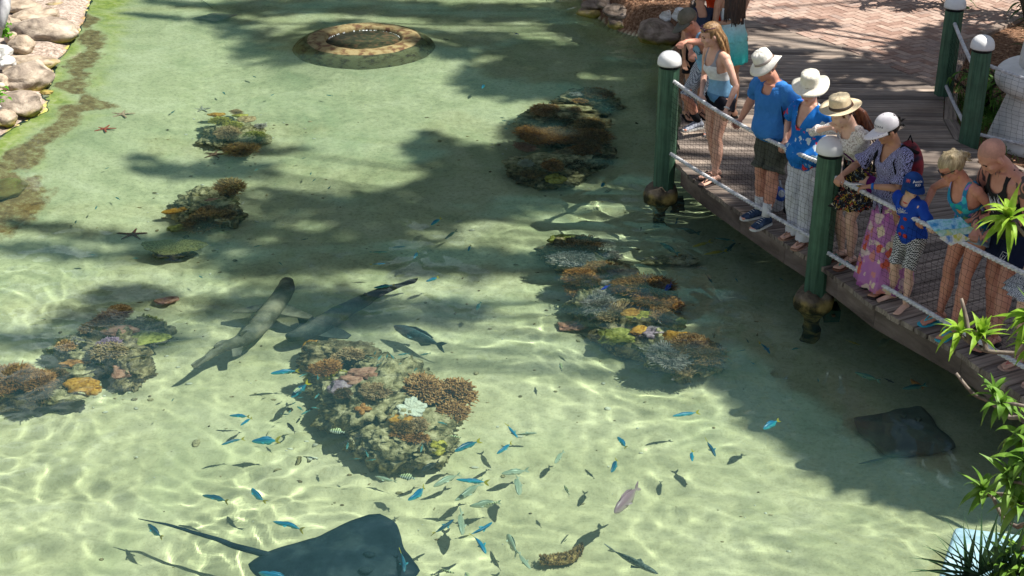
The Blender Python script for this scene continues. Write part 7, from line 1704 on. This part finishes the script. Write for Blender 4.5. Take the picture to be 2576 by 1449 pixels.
w = h.root.matrix_basis @ h.P['wrR']; p = V(W_(2166, 462, 1.38)); b = MB(); b.box(-.035, .035, -.07, .07, -.004, .004); ph = b.build('phone', M('phone_white', (.6, .6, .62), (.5, .5, .52), 3, .25), None); ph.location = (h.root.location + Matrix.Rotation(h.yaw, 3, 'Z') @ (h.P['wrL'] + (h.P['wrL'] - h.P['elL']).normalized() * .11 + V((0, .0, .012)))); ph.rotation_euler = (.25, .1, h.yaw + .3); tag(ph, 'white phone in the hand of the woman with the white cap', 'phone')
# backpack
t = tag(empty('backpack', h.base, h.yaw), 'red and black backpack on the shoulders of the woman with the white cap', 'backpack'); c = h.pel + h.spine * h.T * .52 - h.fwd * .17; b = MB(); M3 = Matrix((h.rgt, h.fwd, h.spine)).transposed(); b.ball(c, (.135, .085, .20), 22, 16, M3); me = b.mesh('bp', True)
put('pack', me, M('backpack_cloth', (.02, .02, .025), (.32, .03, .04), 7, .8, .3, 30, c3=(.04, .03, .05)), t)
b = MB()
for sg in (1, -1): b.tube([c + h.rgt * .10 * sg + h.spine * .12, h.P['sh' + ('R' if sg > 0 else 'L')].lerp(h.neck, .35) + h.spine * .058, h.P['sh' + ('R' if sg > 0 else 'L')].lerp(h.neck, .30) + h.fwd * .10 - h.spine * .06, h.pel + h.spine * h.T * .42 + h.rgt * sg * .15 + h.fwd * .09, c + h.rgt * .12 * sg - h.spine * .12], [(.016, .007)] * 5, 8)
b.build('shoulder_strap', BLACKF, t, True); b = MB(); b.tube([c + h.spine * .19 + h.rgt * .03, c + h.spine * .25, c + h.spine * .19 - h.rgt * .03], .006, 6); b.build('handle', BLACKF, t, True)
# 10 boy
y7 = math.radians(122); bs_ = (2268, 762)
h = person(bs_[0], bs_[1], y7, 1.20, 'barefoot small boy in blue cap with neck flap, blue t-shirt and black and white shorts', SK_D, lean=14, hips=(0, -.02), fat=1.0, head=(68, 12, 0), feet=dict(R=V((.10, .02, 0)), L=V((-.10, .07, 0))),
           hands=dict(L=grip(c3, 2298, .02), R=grip(c3, 2282, .015)), poles=dict(R=(1, -.1, -.1), L=(-1, .1, .0)), curl=(1.1, 1.1), footyaw=(14, -14))
M_bt = M('blue_boy_tshirt', (.012, .05, .34), (.02, .08, .44), 5, .9, .3, 24, spec=.1)
sh = h.shirt(M_bt, .8, infl=.014, hem=.014, t0=-.12, wid=1.2); h.shorts(pattern('black_white_geo', (.02, .02, .025), (.62, .62, .62), 70, 'check', (1, 1, 1.3)), u1=.92, infl=.014, wid=1.2)
b = MB(); n = 20; b.tube([h.neck - h.spine * .012 + h.rgt * .048 * math.cos(a) + h.fwd * (.048 * math.sin(a) + .005) - h.spine * .018 * math.sin(a) for a in [2 * PI * k / n for k in range(n + 1)]], .006, 6); b.build('collar', M('red_trim', (.5, .02, .02), None), sh, True)
# chest print: white radiating lines and red patches
bv = BVHTree.FromPolygons([v.co for v in sh.data.vertices], [p.vertices for p in sh.data.polygons])
def drop(hh, bv, x, y, off=.003):
    p = hh.pel + hh.spine * hh.T * y + hh.rgt * x + hh.fwd * .25; r = bv.ray_cast(p, -hh.fwd, .4); return (r[0] + hh.fwd * off) if r[0] else None
b = MB()
for k in range(7):
    a = -.2 + k * .58 - .4; L = [drop(h, bv, math.cos(a) * q, .72 + math.sin(a) * q * 2.2) for q in (.0, .02, .04, .055)]
    if all(L): b.tube(L, .0018, 4)
for q in (.02, .038):
    L = [drop(h, bv, math.cos(a) * q, .72 + math.sin(a) * q * 2.2) for a in [-.6 + j * .5 for j in range(8)]]
    if all(L): b.tube(L, .0016, 4)
b.build('chest_print', WHT, sh, True)
for (x, y, r) in [(-.03, .58, .020), (.015, .30, .022), (-.02, .12, .024), (.04, .10, .02), (.05, .52, .012)]:
    q = drop(h, bv, x, y, .001)
    if q: b = MB(); b.ball(q, (r, r * .35, r * .8), 8, 6); b.build('red_patch', M('red_print', (.42, .03, .02), None), sh, True)
cp, cc_, R_ = h.cap(fab('navy_cap', (.012, .05, .20), (.01, .04, .16)), r=.062, h=.066, vl=.05, tilt=-4)
h.text('Aussie', cp, cc_ + R_ @ V((0, .07, .052)), R_ @ V((0, 1, .6)), R_ @ V((0, 0, 1)), .030, WHT, off=.002); h.text('KID', cp, cc_ + R_ @ V((0, .08, .028)), R_ @ V((0, 1, .3)), R_ @ V((0, 0, 1)), .028, WHT, off=.002)
b = MB(); bvc = BVHTree.FromPolygons([v.co for v in cp.data.vertices], [p.vertices for p in cp.data.polygons]); nn = (R_ @ V((.6, .8, .25))).normalized()
def capln(a, b2, rad):
    L = []
    for i in range(6):
        x, y = a[0] + (b2[0] - a[0]) * i / 5, a[1] + (b2[1] - a[1]) * i / 5; q = bvc.ray_cast(cc_ + R_ @ V((x, .0, y)) + nn * .16, -nn, .3)
        if q[0]: L.append(q[0] + nn * .0012)
    if len(L) > 1: b.tube(L, rad, 4)
b2 = b
for a, c in (((.018, .020), (.058, .046)), ((.018, .046), (.058, .020)), ((.038, .018), (.038, .048)), ((.016, .033), (.060, .033))): capln(a, c, .0026)
b.build('flag_print', M('red_white_print', (.55, .10, .10), None), cp, True)
# neck flap
b = MB(); n = 16; r1, r2 = [], []
for dz, q in ((.01, .062), (-.03, .064), (-.075, .066)):
    pass
rs = []
for (dz, q) in [(.010, 1.0), (-.03, 1.06), (-.085, 1.1)]:
    rs.append([cc_ + R_ @ V((math.cos(a) * .0595 * 1.2 * q * .98, math.sin(a) * .0595 * 1.36 * q * .98, dz)) for a in [PI * (1.0 - .13) + PI * 1.26 * j / 20 for j in range(21)]])
vs = [p for r in rs for p in r] + [p + (p - cc_).normalized() * .004 for r in rs for p in r]; fs = []
for i in range(2):
    for j in range(20): a = i * 21 + j; fs += [(a, a + 1, a + 22, a + 21), (63 + a, 63 + a + 21, 63 + a + 22, 63 + a + 1)]
b.add(vs, fs); b.build('neck_flap', cp.data.materials[0], cp, True); h.hairdo(H_TAW, 'short', puff=.99); h.eyes()
# 11 blonde woman
y8 = math.radians(122); bs_ = (2376, 812)
h = person(bs_[0], bs_[1], y8, 1.58, 'blonde woman in bright patterned singlet and denim shorts leaning over the rope with a map', SK_E, lean=26, hips=(0, -.18), fat=1.0, female=True, head=(-30, 34, 0), feet=dict(R=V((.06, .0, 0)), L=V((-.16, .08, 0))),
           hands=dict(R=grip(c3, 2305, .03), L=W_(2432, 556, 1.38)), poles=dict(R=(.9, -.5, -.4), L=(-.3, -.9, -.4)), curl=(1.0, 1.3))
h.shirt(floral('tropical_singlet', (.03, .22, .40), [(.02, .36, .30), (.03, .12, .45), (.35, .18, .50), (.05, .45, .50), (.60, .25, .08), (.20, .40, .15), (.30, .32, .60)], 16, .5), tank=True, infl=.014, t0=-.12, hem=.03)
h.shorts(M('denim', (.22, .30, .40), (.32, .41, .50), 12, .9, .3, 60), .32, wid=1.12); h.hairdo(H_BLOND, 'bun', seed=7, puff=1.06); h.glasses()
b = MB()
for sg in (1, -1):
    c = h.hp(sg * .050, -.004, -.032); b.tube([c + V((0, .009 * math.cos(a), .012 * math.sin(a))) for a in [2 * PI * k / 12 for k in range(13)]], .0012, 5)
b.tube([h.neck + h.fwd * .05 + h.rgt * .05 - h.spine * .0, h.neck + h.fwd * .075 - h.spine * .05, h.neck + h.fwd * .05 - h.rgt * .05], .0015, 5); b.build('jewellery', M('gold', (.6, .4, .1), None, rough=.3), h.root, True)
for k in 'RL': h.sandal(k, M('turquoise_flip_flop', (.04, .38, .50), None), M('turquoise_strap', (.05, .45, .55), None))
hb = h
# folded map held in front
t = tag(empty('map_leaflet', W_(2400, 560, 1.36)), 'open blue, green and yellow leaflet held between the blonde woman and the bald man', 'leaflet')
M_map = [M('leaflet_blue', (.03, .25, .50), (.35, .62, .72), 16, .5, c3=(.05, .40, .35)), M('leaflet_pale', (.55, .65, .62), (.25, .50, .35), 14, .5, c3=(.62, .60, .20)), M('leaflet_yellow', (.50, .50, .06), (.70, .70, .60), 12, .5, c3=(.06, .20, .45))]
def sheet(name, pts, mat):
    o = t.location; P_ = [V(W_(x, y, z)) - o for x, y, z in pts]; b = MB(); n = 6; top = []; 
    for i in range(n + 1):
        for j in range(n + 1):
            u_, v_ = i / n, j / n; p = P_[0].lerp(P_[1], u_).lerp(P_[3].lerp(P_[2], u_), v_); top.append(p + V((0, 0, .006 * math.sin(PI * 2 * u_))))
    m = len(top); fs = []
    for i in range(n):
        for j in range(n): a = i * (n + 1) + j; f = (a, a + n + 1, a + n + 2, a + 1); fs += [f, tuple(m + k for k in reversed(f))]
    b.add(top + [p - V((0, 0, .0015)) for p in top], fs); b.build(name, mat, t, True)
sheet('page', [(2330, 556, 1.40), (2416, 545, 1.42), (2440, 568, 1.38), (2352, 582, 1.36)], M_map[0]); sheet('page', [(2352, 583, 1.355), (2440, 568, 1.375), (2462, 580, 1.33), (2372, 600, 1.31)], M_map[1]); sheet('page', [(2362, 598, 1.34), (2415, 585, 1.34), (2440, 600, 1.28), (2392, 618, 1.27)], M_map[2])
# 12 bald man
y9 = math.radians(118); bs_ = (2488, 830)
h = person(bs_[0], bs_[1], y9, 1.77, 'bald tattooed man in black singlet and navy shorts looking down at the leaflet', SK_E, lean=22, hips=(0, -.10), fat=1.3, head=(-12, 44, 0), feet=dict(R=V((.0, .0, 0)), L=V((-.20, .16, 0))),
           hands=dict(R=W_(2452, 568, 1.36), L=W_(2500, 575, 1.36)), poles=dict(L=(-.6, -.8, -.5), R=(.8, -.6, -.6)), curl=(1.2, 1.2))
# tattoos: ink figures inside the skin itself
m, nt, bs = nodes('tattooed_skin'); bs.inputs['Roughness'].default_value = .5; co = coord(nt, 1); sx = N(nt, 'ShaderNodeSeparateXYZ'); nt.links.new(co, sx.inputs[0])
wv = N(nt, 'ShaderNodeTexWave'); nt.links.new(coord(nt, 6.5), wv.inputs['Vector']); wv.inputs['Scale'].default_value = 1; wv.inputs['Distortion'].default_value = 14; wv.inputs['Detail'].default_value = 1; wv.inputs['Detail Scale'].default_value = 1.1
ink = ramp(nt, wv.outputs['Fac'], [(.46, (1, 1, 1)), (.50, (0, 0, 0))]); aa = attr(nt, 'arm'); nt.links.new(mixc(nt, math_n(nt, 'MULTIPLY', ink, math_n(nt, 'MULTIPLY', aa, .92)), ramp(nt, tnoise(nt, co, 9, 4), [(.3, (.44, .19, .13)), (.7, (.58, .29, .21))]), (.03, .035, .04)), bs.inputs['Base Color'])
me = h.bme; me.materials.clear(); me.materials.append(m); av = np.zeros(len(me.vertices), np.float32)
for i, v in enumerate(me.vertices):
    p = v.co
    for k in 'RL':
        for a_, b_ in (('sh', 'el'), ('el', 'wr')):
            A, B = h.P[a_ + k], h.P[b_ + k]; tt = max(0, min(1, (p - A).dot(B - A) / (B - A).length_squared)); dd = (p - A.lerp(B, tt)).length
            if dd < .075 and not (a_ == 'el' and tt > .98): av[i] = 1
    if (p - (h.neck + h.rgt * -.0)).length < .09 and (p - h.neck).dot(h.rgt) * 1 > -.01: av[i] = .8
    if p.z < .80 and p.z > .62 : av[i] = max(av[i], .35)
a = me.attributes.new('arm', 'FLOAT', 'POINT'); a.data.foreach_set('value', av)
sh = h.shirt(M('black_singlet', (.012, .013, .014), None, rough=.9), tank=True, infl=.014, t0=-.16, hem=.012)
bv = BVHTree.FromPolygons([v.co for v in sh.data.vertices], [p.vertices for p in sh.data.polygons]); rr = random.Random(5); b = MB()
for k in range(26):
    x0 = rr.uniform(-.075, .075); y0 = .56 + x0 * -.6 + rr.uniform(-.05, .05); L = [drop(h, bv, x0 + .02 * q, y0 + (.05 + .06 * rr.random()) * q) for q in (-1, 0, 1)]
    if all(L): b.tube(L, [.0012, .0028, .001], 4)
b.build('chest_print', WHT, sh, True); so_ = h.shorts(fab('navy_shorts', (.012, .018, .045)), .72, infl=.018, wid=1.25)
bv = BVHTree.FromPolygons([v.co for v in so_.data.vertices], [p.vertices for p in so_.data.polygons]); b = MB(); L0 = h.P['hipL'].lerp(h.P['kneeL'], .50)
def dl(x, z):
    p = L0 + V((x, .3, z)); r = bv.ray_cast(p, V((0, -1, 0)), .5); return r[0] + V((0, .003, 0)) if r[0] else None
for path in [[(-.025, .035), (.025, .035)], [(-.025, .035), (-.028, -.005), (0, -.035), (.028, -.005), (.025, .035)], [(-.012, .020), (0, .005), (.012, .020)], [(0, .005), (0, -.020)], [(-.014, -.006), (.014, -.006)]]:
    L = [dl(*q) for q in path]
    if all(L): b.tube(L, .0026, 4)
b.build('crest', WHT, so_, True)
b = MB(); 
for s0 in (1,):
    L = [h.P['hipR'].lerp(h.P['kneeR'], q) + V((.093, .0, 0)) for q in (.0, .35, .70)]; b.tube(L, [(.02, .006)] * 3, 8)
b.build('side_stripe', M('red_white_stripe', (.55, .06, .06), (.65, .65, .65), 12), so_, True)
h.hairdo(M('shaved_scalp', (.38, .20, .15), (.46, .24, .18), 60, .7), 'short', puff=.955, cut_front=.036); h.eyes()
for k in 'RL':
    h.sandal(k, M('black_slide', (.015, .015, .016), None), BLACKF, 'slide'); a = h.P['ank' + k]; d = h.footdir(k); sd_ = d.cross(V((0, 0, 1))); b = MB(); b.tube([a + d * .065 * h.H + sd_ * .05 - V((0, 0, .075)), a + d * .06 * h.H + V((0, 0, -.028)), a + d * .065 * h.H - sd_ * .05 - V((0, 0, .075))], [(.01, .035)] * 3, 10, side=(0, 0, 1)); b.build('slide_strap', BLACKF, h.root, True)
# 13 woman at the right edge
y10 = math.radians(120); bs_ = (2590, 925)
h = person(bs_[0], bs_[1], y10, 1.62, 'person in grey and white print dress cut by the right edge, arm bent', SK_D, lean=6, fat=1.05, female=True, head=(0, 20, 0), feet=dict(R=V((.08, .0, 0)), L=V((-.16, .06, 0))), hands=dict(R=W_(2640, 690, 1.45), L=None), poles=dict(L=(-1, -.4, -.6), R=(.7, -.6, -.3)))
M_gd = pattern('grey_print', (.10, .11, .14), (.56, .58, .62), 30); h.shirt(M_gd, tank=True, infl=.012, name='dress_top', t0=0); h.skirt(M_gd, .66, .075, .155, folds=15, amp=.022, name='dress'); h.hairdo(H_BROWN, 'long', .15, 3); h.eyes()
for k in 'RL': h.sandal(k, M('beige_sandal', (.5, .35, .28), None), M('coral_strap', (.6, .2, .18), None))
# things on the deck
t = tag(empty('beach_bag', W_(1948, 528)), 'white plastic bag printed with blue circles standing behind the trainers', 'bag'); b = MB(); b.ball((0, 0, .11), (.11, .07, .14), 18, 12); me = fuse(b, .012, 1)
m, nt, bs = nodes('blue_circle_print'); vo = N(nt, 'ShaderNodeTexVoronoi'); nt.links.new(coord(nt, 6), vo.inputs['Vector']); vo.inputs['Scale'].default_value = 1; nt.links.new(ramp(nt, vo.outputs['Distance'], [(.20, (.6, .65, .7)), (.24, (.02, .10, .50)), (.42, (.02, .10, .50)), (.46, (.66, .68, .72))], 'LINEAR'), bs.inputs['Base Color']); put('sack', me, m, t)
b = MB(); b.tube([V((-.05, 0, .22)), V((-.03, 0, .30)), V((.03, 0, .30)), V((.05, 0, .22))], .008, 6); b.build('handle', M('clear_handle', (.6, .62, .66), None), t, True)
t = tag(empty('black_bag', W_(1984, 545)), 'black soft bag leaning beside the white trousers', 'bag'); b = MB(); b.tube([V((0, 0, .04)), V((.01, 0, .16)), V((.03, .0, .30)), V((.04, 0, .34))], [(.06, .05), (.07, .055), (.05, .04), (.02, .02)], 14); put('sack', fuse(b, .012, 2), BLACKF, t)
b = MB(); b.tube([V((.03, .04, .1)), V((.05, .07, .25)), V((.05, .02, .34))], .008, 6); b.build('strap', BLACKF, t, True)
